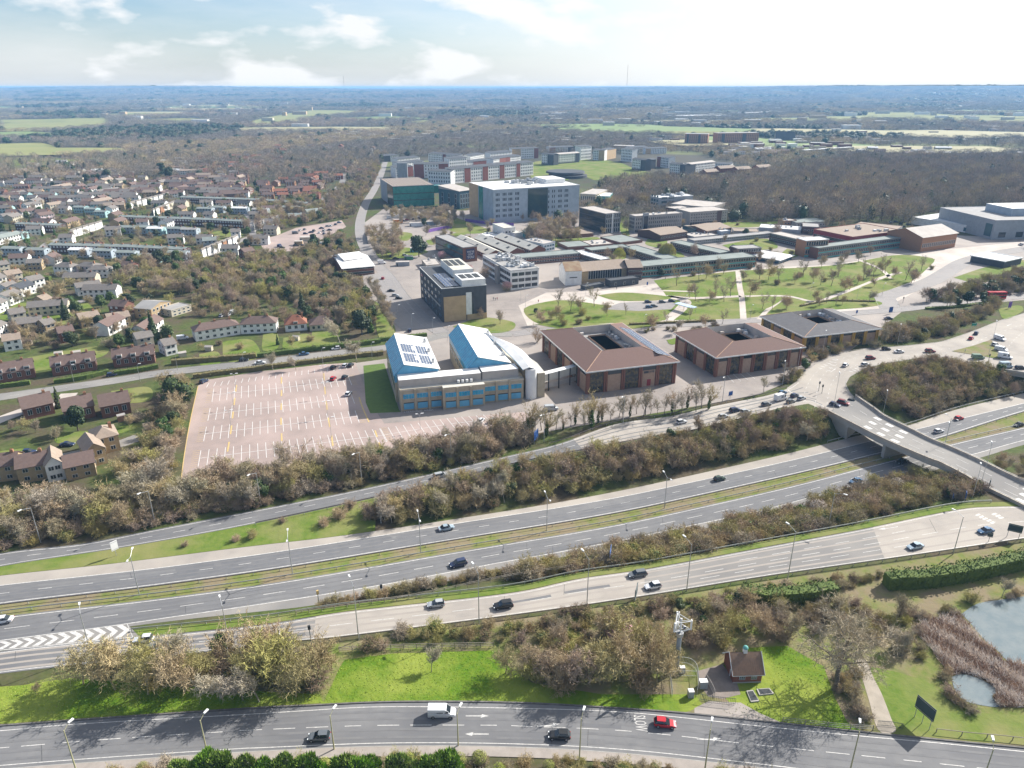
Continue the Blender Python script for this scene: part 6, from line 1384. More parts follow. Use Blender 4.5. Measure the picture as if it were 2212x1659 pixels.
# ---------------------------------------------------------------- barriers, fences
M_RAIL = mat('galvanised_rail', (0.42, 0.43, 0.42), (0.33, 0.34, 0.33), .8, rough=.5, metal=.3)
def barrier(c, label, rail=M_RAIL, step=4, zt=.72, h_=.28, pm_=M_RAIL, rails=1, name='safety_barrier', cat='barrier', pw=.12, single=True):
    r = empty(name, c[0], label=label, cat=cat); o = c[0]; n = max(3, int(plen(c) / 4)); q = resample(c, n); mb = MB()
    for k in range(rails):
        dz = Vector((0, 0, zt - k * zt * .33))
        for a, b_ in zip(q, q[1:]): mb.bar(a - o + dz, b_ - o + dz, .08, h_, rail)
    mb.build('rail', r)
    pt = MB().box(-pw / 2, -pw / 2, -.3, pw / 2, pw / 2, zt + (.12 if rails > 1 else 0), pm_).mesh('post')
    m_ = max(3, int(plen(c) / step))
    for p in resample(c, m_): part('post', pt, r, tuple(p - o))
    return r
def cut(c, x0, x1): return c[ixx(c, x0):ixx(c, x1) + 1]
barrier(cut(offs(mn_l2, -1.6), -60, 2260), 'long dark steel barrier on the far side of the central reservation', M('dark_rail', (0.17, 0.15, 0.14)), step=6)
barrier(cut(offs(ms_l1, 1.9), -60, 2260), 'long galvanised barrier on the near side of the central reservation', step=6)
barrier(cut(offs(ss_top, 2.3), 290, 2146), 'galvanised barrier along the far verge of the near slip road', step=5)
barrier(cut(offs(ss_bot, -.8), 560, 2260), 'barrier along the near edge of the near slip road', M('dull_rail', (0.25, 0.23, 0.20)), step=4, zt=.8)
barrier(cut(offs(ns_bot, -.7), 560, 1480), 'dark barrier between the far slip road and the tree belt', M('dark_rail', (0, 0, 0)), step=6)
barrier(cut(offs(ns_top, .9), 1190, 1700), 'dark barrier along the campus side of the far slip road', M('dark_rail', (0, 0, 0)), step=6)
barrier(cut(offs(mn_top, .5), 1790, 2260), 'barrier beside the hard shoulder under the bridge', step=5)
M_TIM = M('grey_timber', (0.30, 0.26, 0.21))
barrier(wcurve(L('733,1408 800,1404 900,1401 1000,1399 1066,1398'), P, 40), 'timber post and rail fence at the top of the bright meadow', M_TIM, 2.4, 1.25, .1, M_TIM, 3, 'timber_fence', 'fence')
barrier(wcurve(L('640,1328 760,1311 900,1290 1040,1261 1106,1248 1250,1226'), P, 60), 'timber fence between motorway and near slip road', M_TIM, 2.6, 1.1, .1, M_TIM, 2, 'timber_fence', 'fence')
barrier(wcurve(L('1690,1560 1760,1568 1840,1576 1885,1578'), P, 20), 'wire fence below the hut lawn', M('wire', (0.22, 0.22, 0.21)), 3, 1.2, .03, M_TIM, 3, 'wire_fence', 'fence')
barrier(wcurve(L('2022,1582 2090,1590 2160,1596 2212,1602 2300,1612'), P, 20), 'post and rail fence below the pond by the foreground road', M_TIM, 3.4, .9, .12, M_TIM, 1, 'timber_fence', 'fence')
# ---------------------------------------------------------------- lamp posts
def toph(x, yb, yt, f=P):
    lo, hi = .5, 30; p = PG(x, yb)
    for _ in range(30):
        h = (lo + hi) / 2
        if px(p.x, p.y, p.z + h)[1] > yt: lo = h
        else: hi = h
    return h
M_CONCP = M('lamp_concrete', (0.42, 0.40, 0.24)); M_LAMP = mat('lamp_glass', (0.75, 0.75, 0.74), rough=.3)
def lampp(arms, h, reach, m, r0=.13):
    p = Proto(); p.add('pole', MB().tube((0, 0, -.3), (0, 0, h), r0, r0 * .55, m, 8))
    for s_ in arms:
        p.add('arm', MB().tube((0, 0, h - .1), (s_ * reach, 0, h + .55), .055, .045, m, 6)); p.add('lamp_head', MB().prism([(s_ * reach - .1, -.14), (s_ * (reach + .9), -.2), (s_ * (reach + .9), .2), (s_ * reach - .1, .14)], h + .48, h + .68, M_LAMP))
    return p
def lamp(pr, h0, x, y, yt, rz, lb, grp): 
    p = PG(x, y); h = toph(x, y, yt) if yt else h0
    return pr.put('lamp_post', p, rz, (1, 1, h / h0), look=lb if not lb.startswith('=') else None, label=lb[1:] if lb.startswith('=') else None, cat='street lamp', group=grp)
LP2 = lampp((-1, 1), 10.6, 2.0, STEEL); LP1 = lampp((1,), 10.6, 2.2, STEEL); LPN = lampp((1,), 8, 1.1, M_CONCP, .15); LPS = lampp((-1, 1), 5.5, .5, STEEL, .07); LPC = lampp((1,), 7, .6, STEEL, .08)
for i, (x, y) in enumerate(((301, 1284), (632, 1239), (909, 1193), (1181, 1146), (1435, 1098), (2040, 963))): lamp(LP2, 10.6, x, y, None, math.pi / 2 + .25, '=' + ['first', 'second', 'third', 'fourth', 'fifth', 'sixth'][i] + ' double armed lamp post from the left in the central reservation', 'double armed lamps of the central reservation')
for x, y in ((88, 1172), (336, 1134), (564, 1092), (782, 1045), (975, 1002), (1175, 957), (1346, 915), (1560, 870), (1690, 832)): lamp(LP1, 10.6, x, y, None, -math.pi / 2 - .5, 'tall single armed lamp post beside the far slip road', 'single armed lamps beside the slip roads')
for x, y, yt in ((197, 1412, 1325), (497, 1402, 1309), (775, 1382, 1266), (1035, 1349, 1237), (1267, 1322, 1208), (1483, 1277, 1176), (1701, 1252, 1148), (2059, 1197, 1116), (1789, 1139, 1066)): lamp(LP1, 10.6, x, y, yt, (math.pi / 2 + .5) if x != 1789 else -.6, 'tall single armed lamp post beside the near slip road', 'single armed lamps beside the slip roads')
for x, y, yt in ((2100, 1077, 1010), (2118, 1049, 965), (2031, 997, 922), (1799, 888, 813), (1938, 745, 705), (2135, 768, 700), (1775, 773, 720), (1720, 815, 758), (1905, 905, 850)): lamp(LPC, 7, x, y, yt, 1.2, 'thin lamp post at the roundabout', 'thin lamps around the roundabout')
for x, y, yt in ((166, 1668, 1578), (449, 1633, 1556), (722, 1619, 1546), (990, 1611, 1541), (1251, 1651, 1552), (1521, 1674, 1576), (1829, 1694, 1581), (2108, 1730, 1619)): lamp(LPN, 8, x, y, yt, 1.2, 'olive concrete lamp post beside the foreground road', 'concrete lamps along the foreground road')
for x, y in ((510, 838), (505, 880), (499, 920), (700, 820), (705, 857), (708, 900), (716, 945), (908, 928), (160, 826), (303, 824), (384, 800), (528, 798), (698, 788), (804, 775)): lamp(LPS if x > 490 and y < 930 and x not in (528, 698, 804) else LPC, 5.5, x, y, None, .3, 'small car park lamp' if y > 817 and x > 490 else 'slim lamp post by the side road', 'small lamps of car park and side road')
for x, y in ((860, 690), (935, 720), (967, 738), (995, 735), (1125, 650), (1265, 640), (1390, 712), (1620, 690), (1750, 640), (1850, 650), (890, 710), (1135, 668), (1478, 668), (1905, 640)): lamp(LPC, 7, x, y, None, .5, 'slim campus lamp post', 'slim lamps around the campus')
# ---------------------------------------------------------------- cars
def body_sections(st, m):
    """st: (x, half width low, half width belt, z low, z belt)"""
    mb = MB(); n = len(st)
    for x, a, b_, z0, z1 in st: mb.v += [(x, -a * .94, z0), (x, -a, (z0 + z1) * .5), (x, -b_, z1), (x, b_, z1), (x, a, (z0 + z1) * .5), (x, a * .94, z0)]
    k = mb.mi(m)
    for i in range(n - 1):
        for j in range(6): mb.f.append((i * 6 + j, i * 6 + (j + 1) % 6, i * 6 + 6 + (j + 1) % 6, i * 6 + 6 + j)); mb.m.append(k)
    mb.f += [tuple(range(6)), tuple(reversed(range(n * 6 - 6, n * 6)))]; mb.m += [k, k]
    return mb
PAINT = {k: mat('paint_' + k, c, rough=.28, spec=.7, metal=.15) for k, c in dict(white=(.72, .73, .75), black=(.018, .019, .022), grey=(.14, .155, .17), silver=(.42, .44, .46), red=(.50, .015, .03), navy=(.025, .04, .10), blue=(.06, .14, .26), darkred=(.20, .02, .03), pale_blue=(.36, .45, .52), dark_green=(.04, .07, .055), green=(.12, .2, .13), orange=(.6, .2, .03)).items()}
TYRE = mat('tyre', (.02, .02, .02), rough=.9); RIM = mat('rim', (.38, .38, .4), rough=.4, metal=.5); LENS = mat('lens', (.75, .78, .8), rough=.15); TAIL = mat('tail_lens', (.4, .02, .02), rough=.2); CGL = mat('car_glass', (.02, .028, .035), rough=.06, spec=.8)
CARS = {}
def car_proto(kd):
    if kd in CARS: return CARS[kd]
    L_, W_, H_ = dict(hatch=(4.1, .88, 1.5), saloon=(4.6, .9, 1.45), suv=(4.6, .95, 1.72), estate=(4.75, .9, 1.5), van=(5.2, 1.0, 2.1), box=(5.6, 1.05, 2.6))[kd]
    h = L_ / 2; p = Proto(); k = None; zb = .95 if kd in ('suv', 'van', 'box') else .86
    D_ = 'BODY'
    if kd in ('van', 'box'):
        st = [(-h, W_ * .94, W_ * .93, .35, 1.1), (-h + .08, W_, W_, .3, 1.2), (h - 1.2, W_, W_, .28, 1.15), (h - .25, W_ * .93, W_ * .86, .3, .95), (h, W_ * .8, W_ * .7, .4, .75)]
        cab = [(-h + .02, W_ * .99, W_ * .9, 1.1, H_), (h - 2.0, W_ * .99, W_ * .9, 1.14, H_), (h - 1.75, W_ * .98, W_ * .88, 1.14, H_ - .06), (h - .95, W_ * .93, W_ * .8, 1.1, 1.28)]
        p.add('body', body_sections(st, 'PAINT')); p.add('cabin', body_sections(cab, 'PAINT'))
        p.add('windscreen', MB().face([(h - .93, -W_ * .78, 1.3), (h - .93, W_ * .78, 1.3), (h - 1.68, W_ * .8, H_ - .12), (h - 1.68, -W_ * .8, H_ - .12)], CGL))
        for s_ in (-1, 1): p.add('side_window', MB().box(h - 2.0, min(s_ * W_ * .955, s_ * W_ * .975), 1.3, h - 1.35, max(s_ * W_ * .955, s_ * W_ * .975), H_ - .35, CGL)); p.add('side_window', MB().box(-.9, min(s_ * W_ * .955, s_ * W_ * .98), 1.35, .3, max(s_ * W_ * .955, s_ * W_ * .98), H_ - .4, CGL))
    else:
        rear = {'saloon': .75, 'hatch': .12, 'suv': .08, 'estate': .1}[kd]
        st = [(-h, W_ * .8, W_ * .78, .4, zb - .18), (-h + .12, W_ * .95, W_ * .9, .3, zb - .02), (-h + .9, W_, W_ * .95, .24, zb), (0, W_, W_ * .96, .22, zb), (h - 1.3, W_, W_ * .94, .24, zb - .02), (h - .5, W_ * .97, W_ * .86, .26, zb - .14), (h - .1, W_ * .85, W_ * .72, .3, zb - .26), (h, W_ * .72, W_ * .6, .38, zb - .4)]
        p.add('body', body_sections(st, 'PAINT'))
        x0, x1, x2, x3 = -h + rear, -h + rear + (.75 if kd == 'saloon' else .45), h - 2.05, h - 1.2
        gh = [(x0, W_ * .86, W_ * .80, zb - .04, zb + .02), (x1, W_ * .92, W_ * .72, zb - .03, H_ - .05), (x2, W_ * .92, W_ * .72, zb - .03, H_ - .04), (x3, W_ * .86, W_ * .8, zb - .05, zb)]
        p.add('window_glass', body_sections(gh, CGL))
        p.add('roof', MB().prism([(x1 - .05, -W_ * .68), (x2 + .02, -W_ * .68), (x2 + .14, 0), (x2 + .02, W_ * .68), (x1 - .05, W_ * .68)], H_ - .06, H_, 'PAINT'))
        for s_ in (-1, 1): p.add('door_pillar', MB().bar((-.25, s_ * W_ * .935, zb), (-.3, s_ * W_ * .74, H_ - .04), .1, .05, 'PAINT'))
    for sx in (-1, 1):
        for sy in (-1, 1):
            a = (sx * L_ * .31, sy * (W_ - .2), .33); w_ = p.add('wheel', MB().tube((0, 0, 0), (0, sy * .23, 0), .33, .33, TYRE, 12), a); p.add('rim', MB().tube((0, sy * .231, 0), (0, sy * .245, 0), .21, .2, RIM, 10), (0, 0, 0), 0, w_)
    for sy in (-1, 1):
        p.add('headlight', MB().box(h - .2, sy * W_ * .66 - .14, zb - .34, h - .03, sy * W_ * .66 + .14, zb - .22, LENS)); p.add('tail_light', MB().box(-h - .01, sy * W_ * .7 - .1, zb - .25, -h + .1, sy * W_ * .7 + .1, zb - .05, TAIL)); p.add('mirror', MB().box(h - 1.75, sy * (W_ + .08) - .08, zb + .02, h - 1.62, sy * (W_ + .08) + .08, zb + .16, 'PAINT'))
    CARS[kd] = p; return p
class _S: pass
def mesh_paint(me, col):
    key = (me.name, col)
    if key not in CARM:
        m2 = me.copy(); 
        for i, m_ in enumerate(m2.materials):
            if m_ is None or m_.name == 'PAINT': m2.materials[i] = PAINT[col]
        CARM[key] = m2
    return CARM[key]
CARM = {}
_pm = bpy.data.materials.new('PAINT')
_mi = MB.mi
def mi2(s, m): return _mi(s, _pm if m == 'PAINT' else m)
MB.mi = mi2
KN = dict(hatch='hatchback', saloon='saloon car', suv='tall car', estate='estate car', van='van', box='box van')
SMALL = {}
def car(x, y, kd, col, c=None, sgn=1, ang=0.0, own=None, lat=0.0, grp=None):
    z = 0
    if c is not None:
        p = PG(x, y); i = min(range(len(c)), key=lambda k: (c[k].x - p.x) ** 2 + (c[k].y - p.y) ** 2); t = (c[min(i + 1, len(c) - 1)] - c[max(i - 1, 0)]) * sgn; ang = math.atan2(t.y, t.x)
        p.z = c[i].z
    else: p = PG(x, y)
    p.z += .07
    pr = car_proto(kd); lb = f'{col.replace("_", " ")} {KN[kd]}'
    if p.y < 430:
        r = pr.put('van' if kd in ('van', 'box') else 'car', p, ang, 1.0, lambda me: mesh_paint(me, col) if any(m_ and m_.name == 'PAINT' for m_ in me.materials) else me, cat='van' if kd in ('van', 'box') else 'car', group=grp, label=own, look=None if own else lb)
    else:
        if kd not in SMALL:
            mb = MB()
            for n_, me, l_, ro, pi, k_ in pr.parts:
                if n_ in ('body', 'window_glass', 'roof', 'cabin', 'windscreen', 'wheel') :
                    off = len(mb.v); mb.v += [(v.co.x + l_[0], v.co.y + l_[1], v.co.z + l_[2]) for v in me.vertices]; mb.f += [tuple(q + off for q in f_.vertices) for f_ in me.polygons]; mb.m += [mb.mi(me.materials[f_.material_index]) for f_ in me.polygons]
            SMALL[kd] = mb.mesh('car')
        r = bpy.data.objects.new('van' if kd in ('van', 'box') else 'car', mesh_paint(SMALL[kd], col)); COL.objects.link(r); r.location = p; r.rotation_euler.z = ang
        tag(r, own, 'van' if kd in ('van', 'box') else 'car', grp, None if own else lb)
    return r
G1 = 'vehicles on the motorway and slip roads'
car(955, 1545, 'van', 'white', nl2, 1, own='white van with dark side windows driving right on the foreground road'); car(690, 1596, 'hatch', 'grey', nl2, -1, own='dark grey hatchback driving left on the foreground road'); car(1208, 1593, 'hatch', 'black', nl2, -1, own='black hatchback with a glass roof driving left on the foreground road'); car(1436, 1567, 'hatch', 'red', nl2, 1, own='bright red hatchback driving right beside the white road word')
for x, y, k, c_, cv, s_, own in ((942, 1309, 'hatch', 'silver', ss_top, -1, 'silver hatchback on the left half of the pale near slip road'), (1087, 1312, 'suv', 'black', ss_top, -1, 'black car with roof bars on the near slip road'), (1377, 1244, 'estate', 'grey', ss_top, -1, 'metallic grey estate car beside the white one'), (1410, 1270, 'hatch', 'white', ss_top, -1, 'white hatchback in the near lane beside the blue sign'), (1976, 1184, 'saloon', 'pale_blue', ss_top, -1, 'pale blue saloon on the right of the near slip road'), (2128, 1150, 'saloon', 'blue', ss_top, -1, 'rightmost blue saloon on the near slip road'), (311, 1385, 'hatch', 'white', ss_top, -1, 'white hatchback beside the painted chevrons'), (320, 1408, 'hatch', 'grey', ss_top, -1, 'grey hatchback half hidden behind bare branches'), (584, 1377, 'hatch', 'silver', ss_top, -1, 'silver hatchback hidden behind the left trees'),
    (990, 1222, 'suv', 'navy', ms_l1, -1, 'navy tall car alone on the near carriageway'), (1848, 1042, 'saloon', 'blue', ms_l1, -1, 'blue saloon leaving the bridge shadow'), (1948, 1000, 'saloon', 'black', ms_l1, -1, 'black saloon in the shade under the bridge'), (5, 1344, 'saloon', 'white', ms_l1, -1, 'white car cut by the left edge'), (2200, 920, 'saloon', 'black', ms_l1, -1, 'black saloon on the motorway at the right edge'),
    (964, 1144, 'saloon', 'pale_blue', mn_l1, 1, 'pale blue saloon on the far carriageway'), (1554, 1037, 'hatch', 'dark_green', mn_l1, 1, 'dark green hatchback approaching the bridge'), (2027, 934, 'hatch', 'white', mn_l1, 1, 'white hatchback just past the bridge'), (2071, 906, 'hatch', 'red', mn_l1, 1, 'red hatchback past the bridge in the far lane'),
    (952, 1030, 'estate', 'silver', ns_top, 1, 'silver estate climbing the far slip road'), (1472, 914, 'hatch', 'white', ns_top, 1, 'white hatchback climbing towards the roundabout'), (1587, 889, 'suv', 'navy', ns_top, 1, 'navy tall car in the slip road queue'), (1562, 902, 'hatch', 'silver', ns_top, 1, None), (1610, 892, 'hatch', 'silver', ns_top, 1, None), (1655, 876, 'hatch', 'grey', ns_top, 1, None), (1686, 864, 'box', 'white', ns_top, 1, 'white box van waiting at the roundabout lights'), (1690, 851, 'hatch', 'blue', ns_top, 1, None), (1716, 857, 'hatch', 'navy', ns_top, 1, None), (1731, 863, 'hatch', 'silver', ns_top, 1, None), (1708, 870, 'hatch', 'grey', ns_top, 1, None)):
    car(x, y, k, c_, cv, s_, own=own, grp=G1)
for x, y, k, c_, a in ((1803, 877, 'hatch', 'navy', -.75), (1821, 873, 'suv', 'darkred', -.7), (1841, 870, 'hatch', 'black', -.6), (1880, 776, 'suv', 'darkred', .15), (1869, 790, 'hatch', 'white', .3), (1826, 791, 'hatch', 'white', .8), (1914, 756, 'hatch', 'black', .0), (1942, 762, 'saloon', 'white', .1), (2009, 761, 'suv', 'darkred', -.05), (2108, 722, 'hatch', 'navy', .9), (2097, 733, 'hatch', 'red', .8), (2159, 734, 'van', 'white', -1.1), (2151, 748, 'hatch', 'white', -1.1), (2162, 758, 'van', 'white', -.8), (2170, 774, 'box', 'white', -.5), (2112, 775, 'van', 'green', -.1), (2172, 794, 'box', 'pale_blue', .0), (2204, 797, 'estate', 'black', .0)): car(x, y, k, c_, ang=a, grp='vehicles on the roundabout')
for x, y, k, c_, a, own in ((720, 796, 'hatch', 'black', 1.4, None), (746, 792, 'hatch', 'white', 1.4, None), (758, 791, 'hatch', 'black', 1.4, None), (720, 820, 'hatch', 'red', 1.4, 'red hatchback parked alone in the car park'), (745, 817, 'hatch', 'black', 1.4, None), (753, 853, 'hatch', 'white', 1.4, 'white hatchback parked lowest in the car park'), (441, 826, 'hatch', 'navy', 1.2, 'navy car parked in the top left bay'), (1039, 911, 'hatch', 'white', 1.2, None), (1064, 911, 'hatch', 'silver', 1.2, None), (1191, 886, 'van', 'silver', .2, 'silver van parked below the brown office')): car(x, y, k, c_, ang=a, own=own, grp='cars in the campus car park')
lc = wcurve(L('-200,885 0,858 250,822 350,806 553,784 700,766 828,752'))
for x, y, k, c_, s_ in ((657, 767, 'saloon', 'blue', 1), (726, 755, 'hatch', 'white', -1), (760, 752, 'estate', 'silver', -1), (562, 786, 'saloon', 'white', 1), (527, 780, 'hatch', 'black', 1), (242, 812, 'hatch', 'navy', 1)): car(x, y, k, c_, lc, s_, grp='cars on the side road')
for x, y, k, c_, a in ((885, 716, 'hatch', 'navy', 1.7), (862, 646, 'hatch', 'black', .1), (854, 640, 'hatch', 'silver', .1), (845, 630, 'saloon', 'black', .1), (827, 603, 'hatch', 'red', 1.6), (1400, 654, 'hatch', 'navy', .1), (1431, 654, 'hatch', 'grey', .1), (1451, 652, 'hatch', 'navy', .1), (1402, 665, 'hatch', 'blue', .1), (1413, 663, 'hatch', 'grey', .1), (1919, 690, 'saloon', 'navy', .1), (64, 979, 'hatch', 'navy', .1), (54, 990, 'hatch', 'blue', .1), (146, 963, 'saloon', 'navy', .1), (1372, 760, 'hatch', 'black', 1.2), (1466, 757, 'hatch', 'white', 1.3), (479, 684, 'hatch', 'white', 1.5), (494, 682, 'hatch', 'white', 1.5), (504, 677, 'van', 'white', 1.4), (395, 733, 'van', 'white', .4), (98, 697, 'hatch', 'white', .1), (68, 661, 'hatch', 'silver', .3), (20, 678, 'hatch', 'navy', .3), (825, 570, 'box', 'white', .2), (108, 695, 'hatch', 'silver', .1)): car(x, y, k, c_, ang=a, grp='cars parked around the campus')
RC = random.Random(9)
for i, (x, y) in enumerate([(638, 505), (648, 499), (658, 497), (672, 503), (678, 500), (690, 504), (695, 494), (708, 490), (715, 489), (725, 486), (733, 482), (700, 500), (712, 498), (660, 506), (735, 503), (640, 532), (655, 532), (610, 536), (604, 533), (700, 506), (1925, 482), (1935, 480), (1946, 484), (1955, 480), (1962, 486), (1970, 483), (1940, 490), (1952, 491), (2205, 530), (1408, 560), (870, 478), (880, 476), (893, 475), (905, 473), (915, 474), (925, 472), (845, 555), (855, 560), (875, 553), (905, 395), (890, 399), (935, 420), (700, 405), (704, 398), (712, 392), (720, 386), (690, 418), (685, 425), (375, 503), (330, 500), (415, 497), (365, 575), (400, 566), (405, 556), (440, 560), (60, 535), (110, 528), (70, 572)]): car(x, y, RC.choice(['hatch', 'hatch', 'saloon', 'van'] if i % 9 == 0 else ['hatch', 'saloon', 'suv']), RC.choice(['black', 'navy', 'white', 'silver', 'blue', 'grey', 'navy', 'silver', 'red']), ang=RC.choice([.15, .3, 1.5]), grp='cars parked in the distance')
bus = empty('double_decker_bus', PG(2150, 646), .05, label='red bus behind the trees near the right edge', cat='bus')
MB().box(-5.2, -1.25, .35, 5.2, 1.25, 4.3, PAINT['red']).build('body', bus); MB().box(-5, -1.3, 1.3, 5, -1.26, 2.1, CGL).box(-5, -1.3, 2.9, 5, -1.26, 3.7, CGL).build('window_band', bus)
wh = MB().tube((0, -1.3, 0), (0, -1.0, 0), .48, .48, TYRE, 12).mesh('wheel')
for x in (-3.4, 3.2): part('wheel', wh, bus, (x, 0, .48)); part('wheel', wh, bus, (x, 2.3, .48))
# ---------------------------------------------------------------- signs, signals
def sign(x, y, h, w_, bh, m, label, rz=0, posts=2, rims=True, name='road_sign'):
    r = empty(name, PG(x, y), rz, label=label, cat='sign')
    MB().box(-w_ / 2, -.05, h - bh, w_ / 2, .05, h, m).build('board', r)
    if rims: MB().box(-w_ / 2 + .08, .051, h - bh + .08, w_ / 2 - .08, .056, h - .08, m).box(-w_ / 2, -.08, h - .3, w_ / 2, -.051, h - .2, STEEL).box(-w_ / 2, -.08, h - bh + .2, w_ / 2, -.051, h - bh + .3, STEEL).build('backing_rail', r)
    pm_ = MB().tube((0, .1, -.3), (0, .1, h - .1), .07, .07, STEEL, 6).mesh('post')
    for i in range(posts): part('post', pm_, r, (0 if posts == 1 else -w_ * .4 + w_ * .8 * i / (posts - 1), 0, 0))
    return r
S_BLUE = M('sign_blue', (0.03, 0.10, 0.33)); S_GREEN = M('sign_green', (0.02, 0.22, 0.14)); S_BACK = M('sign_back', (0.06, 0.085, 0.09)); S_PUR = M('sign_purple', (0.20, 0.10, 0.38))
sign(1990, 1563, 5.2, 4.0, 2.9, S_BACK, 'large dark road sign on three posts beside the footpath gate', -1.2, 3)
r = sign(252, 1201, 4.4, 1.7, 2.6, R_WHITE, 'white backed sign on the green verge at the left', .95, 1); sign(1317, 1221, 5.4, 3.4, 3.2, S_BLUE, 'tall blue sign standing edge on in the shrubs', 1.35, 2); sign(1373, 1300, 4.4, 3.4, 3.0, S_BACK, 'grey blue sign beside the near slip road and white car', 1.25, 2); sign(1158, 957, 4.8, 3.2, 3.4, S_BLUE, 'blue sign beside the far slip road in the bare trees', 1.1, 2); sign(1577, 862, 3.2, 2, 1.8, S_BLUE, 'small blue sign on the campus bank', .5, 1); sign(2102, 712, 3.4, 2.8, 1.6, S_GREEN, 'green sign on the bank above the roundabout', .2, 2); sign(1923, 678, 3.8, 2.4, 3.0, S_BLUE, 'blue grey sign at the campus entrance', .3, 1)
sign(2180, 667, 4, 2.2, 3.4, S_PUR, 'purple banner sign near the right edge', .3, 2); sign(2187, 1163, 4.2, 3.2, 2.2, S_BACK, 'grey sign board at the right end of the near slip road', -.5, 2); sign(2135, 1152 + 19, 2.8, 1.2, 1.2, S_BACK, 'small grey sign left of the larger board', -.4, 1); sign(2134, 1060, 3.8, 2, 2.4, S_BACK, 'dark sign at the bridge end on the grass tip', 1.0, 1); sign(2083, 1083, 3.2, 1.6, 2.0, S_BLUE, 'blue sign in the shrubs left of the bridge end', 1.1, 1); sign(2056, 1084, 2.6, .9, 1.1, S_BLUE, 'small blue sign leftmost near the bridge end', 1.1, 1); sign(2083, 766, 2.6, 1, 1, S_BACK, 'small dark sign on the traffic island', 1.0, 1); sign(1850, 680, 2.6, 1.0, 1.8, S_BLUE, 'narrow blue campus sign by the dark roofed office', .2, 1); sign(1398, 663 - 45, 2.6, .9, 1.9, S_BLUE, 'narrow blue campus sign in front of the long range', .2, 1)
def signal(x, y, h, label, box=GRATE):
    r = empty('traffic_signal', PG(x, y), .6, label=label, cat='traffic signal'); MB().tube((0, 0, -.3), (0, 0, h), .09, .08, S_BACK, 8).build('pole', r); MB().box(-.25, -.2, h - .9, .25, .2, h + .1, box).build('head', r); return r
signal(690, 1313, 4.8, 'yellow boxed camera pole beside the near slip verge', M_YEL); signal(825, 1289, 3.4, 'thin dark pole among the shrubs by the timber fence'); signal(673, 1396, 5.4, 'camera pole at the near edge of the near slip road'); signal(1768, 845, 4, 'traffic signal left of the bridge start'); signal(1775, 850, 3.6, 'second traffic signal beside the first at the bridge start'); signal(2134, 784, 4, 'traffic signal at the far bridge'); signal(1950, 655, 3.5, 'traffic signal at the campus entrance junction')
r = empty('lifebuoy_stand', PG(1937, 1392), 0, label='red lifebuoy housing on a post near the pond', cat='lifebuoy'); MB().tube((0, 0, -.2), (0, 0, 1.2), .06, .06, PAINT['red'], 6).build('post', r); MB().tube((0, -.12, 1.5), (0, .12, 1.5), .48, .48, PAINT['red'], 16).build('housing', r)
# ---------------------------------------------------------------- phone mast
h = toph(1460, 1447, 1336); r = empty('phone_mast', PG(1460, 1447), .2, label='grey steel mobile phone mast with a white triangular headframe', cat='mast')
MB().tube((0, 0, -.2), (0, 0, h - 4), .55, .42, M('mast_grey', (0.27, 0.30, 0.33)), 16).build('pole', r); MB().tube((0, 0, h - 4), (0, 0, h), .2, .2, R_WHITE, 10).tube((0, 0, h - 4.2), (0, 0, h - 3.4), .75, .75, STEEL, 12).build('spigot', r)
tri = [(math.cos(a) * 1.9, math.sin(a) * 1.9) for a in (1.57, 3.66, 5.76)]
fr = MB()
for z in (h - .2, h - 2.2):
    for k in range(3):
        a, b_ = tri[k], tri[(k + 1) % 3]; fr.tube((*a, z), (*b_, z), .07, .07, R_WHITE, 6); fr.tube((0, 0, z - .3), (*a, z), .07, .07, R_WHITE, 6); fr.tube((*a, h - 2.2), (0, 0, h - 3.6), .06, .06, R_WHITE, 6)
fr.build('headframe', r); an = MB().box(-.16, -.1, -1.1, .16, .1, 1.1, R_WHITE).mesh('antenna')
for a in tri: part('antenna', an, r, (a[0] * 1.08, a[1] * 1.08, h - 1.1), math.atan2(a[1], a[0]) + 1.57); part('antenna', an, r, (a[0] * .9 + .4, a[1] * .9 + .3, h - 1.2), 1)
dsh = MB().tube((0, -.15, 0), (0, .15, 0), .35, .35, STEEL, 12).mesh('dish')
for z, s_ in ((h - 2.8, -.6), (h - 1.8, .5)): part('dish', dsh, r, (s_, -.6, z))
def cab(x, y, w_, d_, h_, lb): 
    r = empty('equipment_cabinet', PG(x, y), .05, label=lb, cat='cabinet'); MB().box(0, 0, 0, w_, d_, h_, R_PALE, R_WHITE).build('body', r); MB().box(.1, -.03, .15, w_ - .1, -.005, h_ - .15, W_GREY).build('door', r)
cab(1511, 1489, 1.6, 1.1, 1.7, 'larger grey equipment cabinet left of the hut'); cab(1487, 1509, 1.1, 1.0, 1.6, 'smaller grey equipment cabinet below the mast'); cab(1449, 1458, .9, .7, .7, 'low grey cabinet at the foot of the mast'); cab(1468, 1456, 1.1, .8, 1.5, 'grey cabinet beside the mast foot')
def railing(s_, label, h_=1.5, step=.28, m=S_BACK, n=None):
    c = wcurve(L(s_), P, 24); r = empty('metal_fence', c[0], label=label, cat='fence'); o = c[0]; mb = MB()
    for z in (.25, h_ - .15):
        for a, b_ in zip(c, c[1:]): mb.bar(a - o + Vector((0, 0, z)), b_ - o + Vector((0, 0, z)), .05, .06, m)
    mb.build('rail', r); q = resample(c, max(3, int(plen(c) / step))); bm_ = MB().box(-.018, -.018, 0, .018, .018, h_, m).mesh('bar')
    for p in q: part('bar', bm_, r, tuple(p - o))
